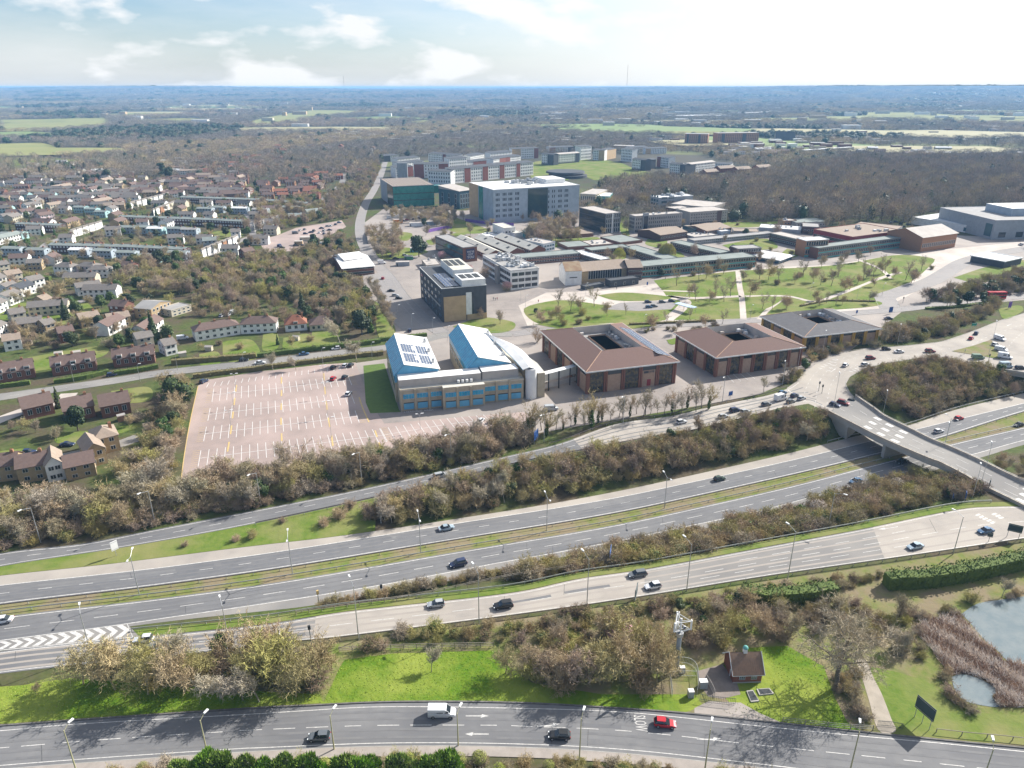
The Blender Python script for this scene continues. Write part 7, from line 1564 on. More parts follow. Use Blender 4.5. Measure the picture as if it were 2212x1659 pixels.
railing('1447,1452 1449,1480 1452,1505', 'left side of the mast compound fence', 1.8, .3, STEEL); railing('1466,1432 1490,1436 1504,1450 1508,1478 1505,1505', 'curved grey fence around the mast compound', 1.8, .3, STEEL); railing('1452,1460 1504,1462', 'cross fence inside the mast compound', 1.6, .3, STEEL); railing('1524,1470 1532,1482 1541,1500 1543,1508', 'pale curved fence between cabinets and hut yard', 1.8, .25, R_PALE); railing('1512,1512 1541,1517', 'left leaf of the dark yard gates', 1.6, .28); railing('1543,1517 1588,1522', 'right leaf of the dark yard gates', 1.6, .28); railing('1895,1568 1922,1570', 'left leaf of the footpath gates', 1.4, .2); railing('1924,1570 1950,1575', 'right leaf of the footpath gates', 1.4, .2)
sheet('yard', L('1505,1450 1560,1435 1590,1470 1600,1500 1560,1510 1530,1505 1512,1480'), mat('yard_tarmac', (0.24, 0.20, 0.175), (0.17, 0.145, 0.125), .5), .035, 'worn tarmac yard left of the brick hut'); sheet('drive', L('1500,1530 1530,1515 1600,1518 1640,1540 1690,1562 1600,1556 1500,1545'), mat('footway_tarmac', (0, 0, 0)), .035, 'worn entrance drive in front of the yard gates')
sheet('footpath', L('1848,1425 1868,1423 1886,1462 1905,1500 1925,1552 1935,1580 1898,1578 1876,1510 1860,1458'), mat('path_concrete', (0.36, 0.315, 0.26), (0.29, 0.255, 0.21), .5, detail=8), .05, 'pale concrete footpath leading up from the road gates', smooth=60)
# ---------------------------------------------------------------- brick hut
b = B('brick_hut', (1586, 1456), (1647, 1454), (1562, 1411), 1476, label='small red brick hut with a brown tiled roof and green cupola', cat='hut').walls(M('hut_brick', (0.22, 0.085, 0.055), sc=2.0))
w, d, hh = b.w, b.d, b.h; rh = 2.9
gb = MB(); hb = M('hut_brick', (0, 0, 0)); gb.face([(0, 0, hh), (0, d / 2, hh + rh), (0, d, hh)], hb).face([(w, 0, hh), (w, d, hh), (w, d / 2, hh + rh)], hb); gb.build('gable', b.root)
tl = MB(); tb = M('hut_tile', (0.27, 0.175, 0.12), sc=1.5); sl_ = math.hypot(d / 2 + .3, rh)
n_r = 9; til = MB().box(0, -.02, 0, w / 14 - .02, sl_ / n_r + .04, .06, tb).box(w / 28 - .05, -.02, .061, w / 28 + .05, sl_ / n_r + .02, .10, tb).mesh('roof_tile'); ang = math.atan2(rh, d / 2 + .3)
for i in range(n_r):
    for j in range(15):
        t = i / n_r; o = part('roof_tile', til, b.root, (-.4 + j * (w + .8) / 15, -.3 + (d / 2 + .3) * t, hh - .2 + rh * t + .05 * (i % 2) * 0)); o.rotation_euler = (ang + .035, 0, 0); o.scale = ((w + .8) / 15 / (w / 14), 1, 1)
MB().face([(-.4, -.3, hh - .25), (w + .4, -.3, hh - .25), (w + .4, d / 2, hh + rh - .03), (-.4, d / 2, hh + rh - .03)], tb).face([(-.4, d / 2, hh + rh), (w + .4, d / 2, hh + rh), (w + .4, d + .3, hh - .2), (-.4, d + .3, hh - .2)], M('hut_tile_back', (0.42, 0.27, 0.19))).build('roof', b.root)
MB().bar((-.42, -.3, hh - .28), (w + .42, -.3, hh - .28), .14, .12, FRAME).build('gutter', b.root); MB().bar((-.42, -.35, hh - .2), (-.42, d / 2, hh + rh + .06), .1, .2, FRAME).bar((-.42, d / 2, hh + rh + .06), (-.42, d + .3, hh - .2), .1, .2, FRAME).bar((w + .42, -.35, hh - .2), (w + .42, d / 2, hh + rh + .06), .1, .2, FRAME).build('verge_board', b.root)
b.add('cupola_base', w * .43, d / 2 - .35, hh + rh - .2, w * .43 + .75, d / 2 + .4, hh + rh + .9, R_WHITE); cg = M('copper_green', (0.16, 0.42, 0.38)); cz = hh + rh + .9
cu = MB()
for k in range(5):
    a, c_ = math.pi / 2 * k / 5, math.pi / 2 * (k + 1) / 5; cu.tube((w * .43 + .37, d / 2, cz + .6 * math.sin(a)), (w * .43 + .37, d / 2, cz + .6 * math.sin(c_)), .55 * math.cos(a), max(.03, .55 * math.cos(c_)), cg, 12, cap=False)
cu.build('cupola', b.root)
fm2 = MB()
for k in range(4): fm2.box(0 + k * .38, -.08, 0, .04 + k * .38, -.0, 1.5, FRAME)
for k in range(5): fm2.box(0, -.09, k * .37, 1.18, -.01, k * .37 + .045, FRAME)
fm2 = fm2.mesh('window'); gm2 = MB().box(.04, -.05, .04, 1.14, -.01, 1.46, CGL).mesh('pane')
for x in (w * .2, w * .62): f_ = part('window', fm2, b.root, (x, 0, .9)); part('pane', gm2, f_)
b.add('downpipe', -.14, d * .3, .2, -.02, d * .3 + .12, hh - .4, FRAME).add('plinth', -.05, -.06, -.1, w + .05, -.005, .3, M_CONC)
foot([b.pt(-4, -5), b.pt(w + 4, -5), b.pt(w + 4, d + 2), b.pt(-4, d + 2)])
for s_, lb in (('1612,1494 1626,1492 1640,1516 1622,1518', 'left'), ('1634,1490 1662,1488 1672,1500 1640,1503', 'right')):
    c = [P(x, y) for x, y in L(s_)]; r = empty('access_hatch', c[0], label=lb + ' dark metal hatch in a concrete frame in front of the hut', cat='hatch'); o = c[0]; MB().prism([(p.x - o.x, p.y - o.y) for p in c], 0, .25, M_CONC).build('frame', r); m_ = sum(c, Vector()) / 4; MB().prism([((p.x - m_.x) * .8 + m_.x - o.x, (p.y - m_.y) * .8 + m_.y - o.y) for p in c], .251, .29, GRATE).build('lid', r)
# ---------------------------------------------------------------- pond and reeds
M_WATER = mat('pond_water', (0.13, 0.17, 0.185), (0.18, 0.21, 0.215), .35, rough=.06, spec=1.0)
POND1 = '2076,1327 2110,1305 2160,1296 2212,1289 2330,1280 2450,1330 2400,1440 2212,1434 2173,1428 2163,1413 2126,1382 2093,1343'; POND2 = '2055,1462 2076,1457 2100,1461 2126,1472 2155,1492 2143,1505 2158,1527 2110,1522 2081,1512 2062,1490'
sheet('pond', L(POND1), M_WATER, .06, 'large pale blue pond reflecting the sky at the right edge', smooth=70); sheet('pond', L(POND2), M_WATER, .062, 'small open patch of pond water below the reeds', smooth=50)
for s_ in (POND1, POND2): foot([P(x, y) for x, y in L(s_)])
RP = '1978,1352 2010,1338 2070,1328 2085,1340 2118,1380 2155,1410 2168,1428 2212,1434 2330,1442 2330,1532 2212,1529 2158,1528 2146,1506 2158,1492 2128,1470 2100,1459 2076,1455 2055,1460 2038,1440 2010,1400 1985,1372'
sheet('reed_bed', L(RP), M_EARTH, .055, 'muddy ground under the reeds'); foot([P(x, y) for x, y in L(RP)])
W = np.array([(P(x, y).x, P(x, y).y) for x, y in L(RP)]); R_ = random.Random(4); rm = [mat('reed_pale', (0.66, 0.56, 0.47), (0.78, 0.72, 0.66), .6), mat('reed_brown', (0.40, 0.28, 0.20), (0.28, 0.2, 0.15), .6)]; mb = MB(); x0, y0 = W.min(0); x1, y1 = W.max(0)
XX = np.array([(R_.uniform(x0, x1), R_.uniform(y0, y1)) for _ in range(26000)]); XX = XX[pip(XX[:, 0], XX[:, 1], W)]
for x, y in XX:
    a = Vector((x, y, 0)); lean = Vector((R_.uniform(-1.3, .6), R_.uniform(-.9, .9), 1)).normalized(); pale = math.sin(x * .9 + y * .6) + R_.uniform(-1.4, 1.4) > -.1
    ribb(mb, a, a + lean * R_.uniform(.9, 2.0), R_.uniform(.05, .11), rm[0] if pale else rm[1], R_)
o = mb.build('reeds', kind='stuff'); o['label'] = 'dense bed of dry buff and brown reeds between the ponds'
# grass tufts give the near meadows a rough nap
gt = [mat('tuft_green', (0.19, 0.33, 0.03), (0.27, 0.38, 0.05), .3), mat('tuft_straw', (0.44, 0.40, 0.15), (0.34, 0.33, 0.12), .3)]
mb = MB(); R_ = random.Random(8)
W = np.array([(P(x, y).x, P(x, y).y) for x, y in L('-60,1575 0,1564 250,1548 550,1528 700,1519 853,1514 1103,1515 1331,1528 1481,1538 1600,1548 1700,1559 1859,1577 2034,1594 2212,1611 2260,1616 2260,1540 2110,1545 2050,1500 1960,1400 1960,1300 2212,1180 1934,1222 1659,1262 1381,1305 1103,1345 735,1395 600,1402 350,1436 150,1455 -60,1500')])
x0, y0 = W.min(0); x1, y1 = W.max(0); XX = np.random.RandomState(3).uniform((x0, y0), (x1, y1), (60000, 2)); ok = pip(XX[:, 0], XX[:, 1], W)
for f_ in FOOT[-60:]: ok &= ~pip(XX[:, 0], XX[:, 1], f_)
for x, y in XX[ok]:
    q_ = px(x, y)
    if not (q_[0] < 1180 or (1560 < q_[0] < 1850 and q_[1] > 1398)): continue
    a = Vector((x, y, 0)); s_ = math.sin(x * .5 + 1) * math.sin(y * .7) + R_.uniform(-1, 1)
    ribb(mb, a, a + Vector((R_.uniform(-.15, .15), R_.uniform(-.15, .15), R_.uniform(.08, .2))), .1, gt[0] if s_ > -.35 or (730 < px(x, y)[0] < 1150) else gt[1], R_)
o = mb.build('grass_tufts', kind='stuff'); o['label'] = 'uneven tufts of grass over the near meadows'
# ---------------------------------------------------------------- hedges
G_HB = mat('hedge_brown', (0.20, 0.165, 0.075), (0.14, 0.125, 0.05), .8); G_HG = mat('hedge_green', (0.07, 0.11, 0.022), (0.11, 0.15, 0.03), .8)
hedge('hedge', '1912,1268 2010,1262 2060,1254 2110,1245 2212,1222 2300,1200', 3.4, 4.2, G_HG, 'tall dense green hedge above the pond', .3, 20); hedge('hedge', '1600,1296 1660,1302 1730,1298 1800,1286', 3.4, 3.8, G_HG, 'shorter green hedge behind the hut scrub', .3, 18)
for s_, w_, h_, m_, lb in (('-40,842 0,838 66,830', 1.6, 1.9, G_HG, 'leftmost trimmed hedge before the brick cottages'), ('118,828 180,820 236,806', 2, 2, G_HG, 'clipped hedge before the middle brick cottages'), ('247,810 300,803 342,795', 2, 2, G_HG, 'clipped hedge before the right brick cottages'), ('372,787 450,781 553,772', 2.6, 2.4, G_HB, 'long brown clipped hedge left part along the side road'), ('556,772 620,764 700,755 760,748 822,740', 2.2, 2.2, G_HG, 'dark green hedge below the gardens along the side road'), ('418,817 480,808 553,800 640,788', 2.2, 2, G_HB, 'brown clipped hedge at the top of the car park'), ('642,788 720,778 780,770 828,766', 2.2, 2, G_HB, 'brown clipped hedge left of the blue building'), ('818,737 870,732 922,726', 1.8, 1.8, G_HG, 'dark hedge at the avenue mouth'), ('2000,668 2060,665 2120,657', 2, 1.2, G_HG, 'low green hedge by the small pink car park'), ('1729,662 1790,650 1890,652', 1.4, 1, G_HB, 'low hedge around the right campus lawn'), ('1360,702 1500,696 1545,694', 1.6, 1.2, G_HB, 'low hedge behind the brown offices'), ('0,600 60,603 110,606', 3, 3, G_HG, 'thick green hedge among the left houses'), ('455,542 520,540', 3, 2.4, G_HG, 'dark hedge between the estate terraces')): hedge('hedge', s_, w_, h_, m_, lb, .25, 10)
# ---------------------------------------------------------------- small campus things
r = empty('bus_shelter', PG(1480, 672), -.9, label='pale blue roofed shelter beside the small parking bay', cat='shelter'); MB().box(-6, -2, 3, 6, 2, 3.3, M('shelter_roof', (0.45, 0.56, 0.66))).build('roof', r); pm_ = MB().tube((0, 0, 0), (0, 0, 3), .08, .08, STEEL, 6).mesh('post')
for x in (-5.5, 0, 5.5): part('post', pm_, r, (x, -1.6, 0)); part('post', pm_, r, (x, 1.6, 0))
for s_, h_, m_, lb in (('835,472 880,470 963,466', 2.6, W_WHITE, 'long white hoarding along the building site'), ('923,503 950,497 976,493', 2.6, S_PUR, 'purple printed hoarding at the site corner'), ('795,527 830,524 862,521', 2.6, R_PALE, 'pale hoarding near the avenue'), ('795,527 793,510 800,498', 2.6, R_PALE, 'short hoarding side next to the avenue'), ('976,493 970,480 964,467', 2.6, W_WHITE, 'right side of the white site hoarding'), ('1005,478 1050,484 1110,488', 2.4, S_PUR, 'purple hoarding below the grey laboratory')):
    c = wcurve(L(s_), P, 16); r = empty('hoarding', c[0], label=lb, cat='hoarding'); o = c[0]; k = max(4, int(plen(c) / 2.4)); q = resample(c, k)
    for a, b_ in zip(q, q[1:]): MB().bar((0, 0, h_ / 2), tuple(b_ - a + Vector((0, 0, h_ / 2)) - (b_ - a) * .02), .08, h_, m_).build('panel', r, loc=tuple(a - o))
for i, (x, y, w_, d_, h_, m_) in enumerate(((900, 489, 12, 4, 3, W_WHITE), (935, 486, 12, 4, 3, W_BLUEG), (950, 476, 9, 4, 3, W_WHITE), (860, 482, 8, 3, 3, PAINT['orange']), (665, 521, 12, 6, 3, W_CREAM), (645, 530, 6, 4, 3, W_TAN), (700, 532, 6, 3, 3, BLUEW), (883, 562, 6, 4, 2.6, M('site_green', (0.06, 0.2, 0.12))), (870, 575, 9, 4, 2.8, W_GREY), (900, 545, 9, 4, 3, BLUEW), (1640, 760, 3, 2, 2, W_WHITE), (1163, 843, 9, 3, 2.6, W_TAN))):
    p = P(x, y); r = empty('site_cabin', p, .15, look={0: 'white', 1: 'pale blue', 2: 'white', 3: 'orange', 4: 'cream', 5: 'tan', 6: 'blue', 7: 'green', 8: 'grey', 9: 'blue', 10: 'white', 11: 'tan'}[i] + ' flat roofed site cabin', cat='cabin'); MB().box(-w_ / 2, 0, 0, w_ / 2, d_, h_, m_, R_PALE).build('body', r); MB().box(-w_ / 2 + .5, -.05, 0, -w_ / 2 + 1.4, -.01, 2, GLASS).build('door', r)
for x, y in ((62, 745), (167, 768), (128, 770), (452, 757), (395, 770), (640, 735), (735, 645), (712, 645)):
    r = empty('garden_shed', P(x, y), rnd.uniform(-.3, .6), look='small pale garden shed', cat='shed', group='small garden sheds'); MB().box(-1.5, -1, 0, 1.5, 1, 2, W_CREAM).build('wall', r); q = MB(); roofm(q, 3, 2, 2, 'gx', R_PALE, W_CREAM, .5, .15); q.v = [(v[0] - 1.5, v[1] - 1, v[2]) for v in q.v]; q.build('roof', r)
def person(x, y, top, leg, a, lb):
    r = MB(); sk = M('skin', (0.5, 0.33, 0.25)); 
    for s_ in (-1, 1): r.tube((s_ * .1, s_ * .16, 0), (s_ * .09, 0, .85), .055, .09, leg, 6); r.tube((s_ * .22, 0, 1.4), (s_ * .27, -s_ * .1, .82), .055, .04, top, 6); r.tube((s_ * .1, s_ * .16, .0), (s_ * .1, s_ * .16 - .14, .05), .05, .04, leg, 5)
    r.tube((0, 0, .8), (0, 0, 1.2), .15, .19, top, 8).tube((0, 0, 1.2), (0, 0, 1.45), .19, .09, top, 8).tube((0, 0, 1.43), (0, 0, 1.52), .055, .055, sk, 6).tube((0, 0, 1.5), (0, 0, 1.64), .075, .1, sk, 8).tube((0, 0, 1.64), (0, 0, 1.75), .1, .05, GRATE, 8)
    o = r.build('person', loc=P(x, y, .03), rz=a); tag(o, lb, 'person')
NV = M('cloth_navy', (.03, .04, .08)); RDC = M('cloth_red', (.4, .05, .05)); GC = M('cloth_grey', (.2, .2, .2))
for x, y, t_, l_, lb in ((1066, 648, NV, GRATE, 'walker in dark clothes, leftmost of the paving group'), (1070, 649, GC, NV, 'walker in grey, middle of the paving group'), (1074, 648, RDC, GRATE, 'walker in a red top, right of the paving group'), (1332, 625, NV, NV, 'lone walker in dark clothes near the black kiosk'), (1437, 603, GC, NV, 'walker on the pale path by the long range'), (1163, 653, RDC, NV, 'walker in a red top beside the left lawn edge')): person(x, y, t_, l_, rnd.uniform(0, 6), lb)
# tall bare tree by the footpath
t_, c_ = bare(97, 21, tw=T_GREY, bark=B_GREY, up=.42, spread=1.1, dens=1.15, r0=.62, ntw=3, tw_w=.045, tw_l=1.3)
KIND['bare']['v'].append(dict(t=t_.mesh('trunk'), c=c_.mesh('crown'), h=21, look='huge bare tree', T=t_, C=c_))
plant('bare', 1806, 1488, 21, 6, own='huge wide crowned bare tree between hut lawn and footpath')
# ---------------------------------------------------------------- planting plan
BELT = [('bare', [0, 1, 2], 3), ('bare', [3], 1.2), ('bush', [0, 1, 2, 3], 4, (4, 7)), ('bush', [4], .8, (3, 5)), ('ever', [5], .5, (4, 7)), ('bare', [4, 5], 1)]
scatter(BELT, '-120,1110 0,1100 120,1100 260,1092 400,1062 500,1040 600,1020 700,1005 850,985 1000,955 1150,925 1165,940 1106,968 1000,996 850,1028 700,1058 553,1090 400,1118 250,1146 100,1168 -120,1195', 3.1, (6.5, 11), 'trees of the belt below the car park')
scatter([('bush', None, 1)], '-60,1150 100,1150 300,1118 553,1070 800,1015 1000,975 1130,945 1165,948 1106,975 1000,1002 850,1034 700,1064 553,1096 400,1124 250,1152 100,1174 -60,1195', 3.0, (2.5, 4.5), 'undergrowth of the belt below the car park', seed=5)
scatter([('bare', [0, 2, 4, 5], 3), ('bush', [0, 1, 2, 4, 5], 6, (4, 6.5)), ('bare', [1, 3], .8), ('birch', None, .25, (8, 10)), ('ever', [5], .4, (4, 5))], '800,1130 820,1092 965,1058 1106,1020 1256,988 1381,964 1481,942 1600,915 1700,900 1780,900 1785,945 1650,978 1500,1010 1331,1045 1106,1088 950,1115 850,1132', 2.9, (5.5, 9), 'trees of the belt between slip road and motorway', seed=9)
for x, y, h in ((735, 1118, 4.5), (700, 1135, 3.5), (755, 1096, 3.2), (545, 1162, 3.2), (510, 1168, 2.4), (400, 1180, 1.8), (610, 1128, 2), (800, 1112, 5)):
    plant('bush', x, y, h, rnd.choice([0, 1, 6]), 'round shrubs on the green verge by the motorway')
scatter([('bush', [0, 1, 2, 3, 5], 6), ('bush', [4], .8), ('bare', [2, 0], .9, (5, 7)), ('ever', [5], .25, (3, 4.5))], '1090,1262 1106,1236 1230,1212 1330,1190 1406,1176 1500,1154 1560,1136 1659,1098 1800,1066 1900,1034 1990,1006 2050,1012 2090,1032 2130,1062 2060,1082 1900,1115 1750,1150 1600,1180 1406,1214 1250,1240', 2.7, (3.2, 5.4), 'shrubs between the motorway and the near slip road', seed=12)
plant('blossom', 1765, 1112, 5, 0, own='white blossoming shrub on the bank beside the near slip road'); plant('blossom', 1935, 1060, 4.5, 0, own='white blossoming shrub near the bridge on the near bank')
for i in range(26):
    t = i / 25; plant('bush', 690 + t * 400 + rnd.uniform(-5, 5), 1307 - t * 77 + 6 + rnd.uniform(-2, 4), rnd.uniform(2.2, 3.8), rnd.choice([0, 1, 3, 5]), 'low shrubs in a row along the timber fence')
# mass left, meadow trees, mass centre
scatter([('bare', [2, 0, 2, 5], 5), ('bare', [3], .4), ('bush', [5, 0, 1, 2], 3, (3.5, 6)), ('bush', [4], .7, (2, 4)), ('ever', [5], .3, (3, 5))], '150,1440 250,1432 350,1420 500,1405 600,1398 690,1400 725,1440 700,1490 600,1500 450,1496 300,1478 200,1460', 3.4, (7, 10.5), 'bare trees between the slip road and foreground road', seed=21)
for x, y, h, v in ((180, 1478, 11, 2), (480, 1510, 9, 3), (560, 1516, 9, 3), (320, 1500, 12, 2), (400, 1492, 14, 0), (640, 1505, 11, 2), (525, 1512, 8.5, 3), (250, 1490, 13, 0), (600, 1480, 14, 2), (80, 1500, 3, 0)):
    plant('bare', x, y, h, v, 'bare trees between the slip road and foreground road')
plant('bare', 932, 1452, 5.6, 3, own='lone thin bare tree in the middle of the bright meadow')
plant('bare', 1092, 1455, 8, 2, own='round bare tree at the right end of the bright meadow')
scatter([('bare', [2, 0, 5], 4), ('bush', [5, 0, 1], 4, (3.5, 6)), ('bush', [4], .5, (2.5, 4)), ('bare', [4], .6), ('ever', [5], .3, (4, 5))], '1120,1465 1150,1425 1200,1400 1300,1385 1400,1375 1440,1385 1450,1430 1440,1480 1350,1495 1200,1490', 3.3, (7, 11), 'olive and golden trees left of the mobile phone mast', seed=23)
plant('blossom', 1335, 1392, 6, 1, own='pale pink blossoming tree behind the golden thicket'); 
scatter([('bush', None, 5), ('bush', [4, 2], 3), ('blossom', [2], .35, (2, 3)), ('ever', [5], .3, (2.5, 4))], '740,1400 860,1368 1000,1352 1103,1342 1250,1322 1390,1302 1500,1290 1540,1300 1500,1340 1440,1365 1300,1378 1100,1395 900,1398 800,1402', 3.1, (1.8, 3.6), 'low scrub along the barrier of the near slip road', seed=25)
scatter([('bush', [0, 1, 3, 4, 6], 5), ('bare', [0, 1, 2, 5], 3, (5, 8)), ('ever', [0, 5], .25, (3, 4)), ('blossom', [2], .2, (3, 4))], '1450,1370 1500,1320 1560,1292 1660,1290 1700,1320 1720,1370 1690,1385 1600,1385 1540,1400 1470,1400', 3.1, (3, 5), 'scrub behind the brick hut', seed=27)
scatter([('bush', [1, 3, 6, 0], 5), ('bare', [1, 3], .6, (5, 7))], '1700,1300 1800,1290 1850,1300 1900,1320 1960,1330 2050,1310 2130,1290 2212,1275 2300,1270 2300,1300 2120,1325 2050,1370 1980,1395 1960,1440 1925,1400 1860,1380 1750,1370 1720,1340', 2.7, (1.6, 3.8), 'pale scrub on the rough ground by the pond', seed=29, keep=.92)
scatter([('bush', [0, 1, 3, 6], 5)], '1985,1395 2060,1470 2050,1490 2070,1520 2120,1545 2090,1550 2050,1520 2030,1470 1975,1410', 2.5, (1.5, 2.8), 'grey shrubs on the near bank of the pond', seed=31)
scatter([('bush', [1, 3], 5)], '1800,1440 1850,1450 1860,1500 1885,1540 1890,1560 1860,1566 1835,1530 1800,1490', 2.4, (1.6, 3), 'shrubs between the big tree and the footpath', seed=33)
scatter([('bush', [3, 0, 2], 4)], '2040,1575 2110,1585 2212,1592 2300,1600 2300,1606 2110,1594 2040,1583', 3.2, (1.2, 2.2), 'low shrubs along the wire fence by the road', seed=34)
# bottom edge
scatter([('bush', [1, 0, 5, 3], 5), ('bush', [4], .8), ('blossom', [2], .8, (2, 3))], '200,1672 553,1650 900,1640 1200,1642 1500,1668 1800,1712 2100,1745 2100,1900 200,1900', 2.4, (1.5, 3.2), 'hedge plants along the near footway', seed=35)
for i in range(25):
    x = 392 + i * 24
    plant('ever', x + rnd.uniform(-8, 8), 1702 + rnd.uniform(-6, 6), rnd.uniform(5.4, 7.4), 6 if len(KIND['ever']['v']) > 6 else 4, 'bright green conifers at the bottom edge') if not 820 < x < 850 else None
scatter([('bush', None, 5)], '1480,1300 1600,1276 1750,1258 1900,1240 1900,1262 1800,1285 1620,1296 1520,1312', 2.6, (1.5, 3.0), 'scrub below the barrier of the near slip road', seed=36)
# island, far bank, roundabout surroundings
scatter([('bush', [0, 1, 2, 3, 4], 4), ('bare', [2, 0, 4, 5], 3, (5.5, 8)), ('ever', [5], .3, (4, 6))], '1852,858 1860,826 1885,806 1930,797 2000,787 2080,794 2150,808 2220,822 2240,870 2159,850 2069,872 1965,905 1925,885', 3.1, (3.5, 6.5), 'trees of the wooded roundabout island', seed=37)
scatter([('bush', [0, 1, 2, 3, 4], 4), ('bare', [0, 1, 2], 3, (6, 9)), ('ever', [5, 0], 1, (4, 7))], '1880,765 1900,728 1950,716 2010,706 2060,690 2110,676 2140,650 2160,655 2150,675 2090,705 2034,728 1934,742 1885,748', 3.6, (3.5, 6), 'thicket between the pink car park and the roundabout', seed=39)
scatter([('bush', [0, 2, 3, 4], 4), ('bare', [0, 1], 1.4, (5, 7)), ('ever', [5], 1, (3, 5))], '1690,826 1720,806 1735,780 1760,758 1850,748 1880,745 1830,757 1790,768 1755,785 1738,803 1715,825 1690,832', 3.3, (3.0, 5), 'bank planting behind the brown roofed buildings', seed=41)
scatter([('bare', [0, 1, 2, 4], 3), ('bush', [0, 2, 3], 3, (3, 5)), ('ever', [0, 5], 1.2, (5, 8))], '1990,652 2040,640 2090,625 2150,605 2240,590 2300,640 2212,640 2120,655 2060,665 2000,665', 4.2, (7, 10), 'dark trees beside the campus entrance road', seed=43)
scatter([('bare', [0, 1, 2], 3), ('bush', [0, 2], 2, (3, 4))], '2130,1010 2212,1000 2300,990 2330,1040 2230,1045 2160,1020', 4, (3.5, 6), 'shrubs right of the bridge', seed=44)
# rows along the campus edge
for i in range(32):
    t = i / 31; plant('slim', 1060 + t * 470 + rnd.uniform(-6, 6), 952 - t * 72 + rnd.uniform(-9, 6), rnd.uniform(6.5, 13), rnd.choice([0, 1, 2, 3, 0]), 'slender trees in a row between campus car park and slip road')
for x, y, h, v in ((1180, 945, 12, 1), (1278, 926, 15, 1), (1105, 958, 11, 3), (1390, 900, 12, 2), (1455, 900, 10, 0), (1650, 848, 8, 0), (1700, 820, 9, 2)): plant('slim', x, y, h, v, 'slender trees in a row between campus car park and slip road')
for x, y, h in ((320, 1085, 14), (290, 1075, 12), (110, 1120, 13), (60, 1130, 10), (180, 1110, 11), (350, 1090, 11)): plant('bare', x, y, h, 3, 'large pale trees left of the car park')
scatter([('bare', [0, 1, 2], 3), ('bush', None, 5, (3, 6)), ('ever', [5], 1, (5, 8))], '290,990 300,950 330,930 350,880 365,830 400,825 415,840 400,900 385,980 370,1040 300,1050 240,1040 270,1010', 4.2, (6, 10), 'overgrown trees at the left edge of the car park', seed=47)
plant('ever', 395, 880, 13, 5, own='tall ivy covered tree beside the car park corner'); plant('bare', 380, 905, 12, 0, own='crooked bare tree at the left corner of the car park')
for x, y, h, v in ((128, 880, 8, 4),): plant('ever', x, y, h, v, own='rounded dark cypress beside the road in front of red brick houses')
plant('ever', 655, 680, 13, 1, own='tall pointed dark conifer beside the orange roofed house'); plant('ever', 782, 722, 12, 0, own='tall dark evergreen at the end of the green gardens'); plant('ever', 800, 718, 10, 4); plant('ever', 335, 740, 15, 1, own='tall dark conifer beside the white walled house'); plant('ever', 142, 690, 11, 1); plant('ever', 280, 668, 9, 3); plant('ever', 345, 575, 11, 0); plant('ever', 365, 580, 9, 0); plant('ever', 905, 555, 15, 0, own='broad dark evergreen on the lawn beside the site hoarding')
plant('ever', 600, 745, 5, 4, own='narrow ivy clad stump between the green back gardens'); plant('ever', 1157, 678, 3.2, 0, own='round black green yew on the campus lawn')
plant('ever', 352, 385, 20, 3, own='large dark cedar among the far left houses'); plant('ever', 368, 390, 17, 0); plant('ever', 232, 390, 14, 0); plant('ever', 102, 380, 14, 0); plant('ever', 420, 470, 13, 1); plant('ever', 190, 397, 12, 0)
plant('willow', 1440, 560, 12, 0, own='large yellow green willow inside the campus quadrangle'); plant('willow', 1337, 562, 9, 0, own='smaller yellow green willow left of the large one')
for x, y, h in ((955, 560, 6), (1012, 590, 6), (1095, 628, 6)): plant('blossom', x, y, h, 1, 'pink cherry trees between campus buildings')
for x, y in ((985, 480), (1150, 470), (1128, 480), (1166, 478)): plant('birch', x, y, 8, None, 'birches in front of the grey laboratory')
# housing belts on the left
HB = [('bare', [0, 1, 2, 4], 6), ('bush', [0, 1, 2, 3], 3, (3, 5)), ('ever', [0, 2, 5], 1.1, (6, 9))]
scatter(HB, '250,575 360,560 500,570 560,560 640,560 700,600 740,600 800,640 820,700 770,715 700,690 620,650 560,650 470,660 420,640 330,640 260,625 230,600', 5.6, (7, 11), 'trees of the wood between the estates', seed=51)
scatter(HB, '560,440 620,440 700,420 760,400 790,380 820,350 830,370 800,420 790,470 740,475 640,490 560,510 520,560 540,480', 7, (8, 12), 'trees beside the campus avenue', seed=53)
scatter(HB, '-60,700 60,730 250,690 350,720 400,750 330,760 200,745 60,760 -60,760', 7.5, (5, 9), 'garden trees left', seed=54, keep=.8)
scatter(HB, '-100,560 240,560 240,620 400,660 400,700 300,720 -100,760', 10, (6, 9), 'garden trees left', seed=55, keep=.75)
scatter([('bare', None, 6), ('bush', [0, 2], 3, (3, 4)), ('ever', [0, 2, 4], 1.6, (5, 9))], '-200,400 300,380 560,380 560,560 200,560 -200,560', 11.5, (5, 9), 'garden trees of the estate', seed=56, keep=.8)
scatter([('bare', [0, 1, 4], 5), ('bush', [0, 2], 2, (3, 4)), ('ever', [0], .4, (5, 8))], '830,470 1250,480 1330,500 1600,480 1960,500 2060,540 1960,640 1400,600 1180,600 1060,640 1000,560 850,560', 17, (7, 11), 'campus trees between the buildings', seed=57, keep=.55)
scatter(HB, '-60,900 60,930 200,945 330,880 330,960 200,1000 100,985 -60,1010', 9, (3, 6), 'garden trees by the brick houses', seed=57, keep=.55)
scatter(HB, '400,760 460,700 600,690 800,690 815,720 700,740 600,760 450,770', 11, (3, 7), 'garden trees behind the long hedge', seed=58, keep=.6)
for i in range(11): plant('bare', 800 + i * 5 + rnd.uniform(-3, 3), 622 + i * 9, rnd.uniform(8, 10), rnd.choice([0, 1, 4]), 'young trees along the campus entrance car park')
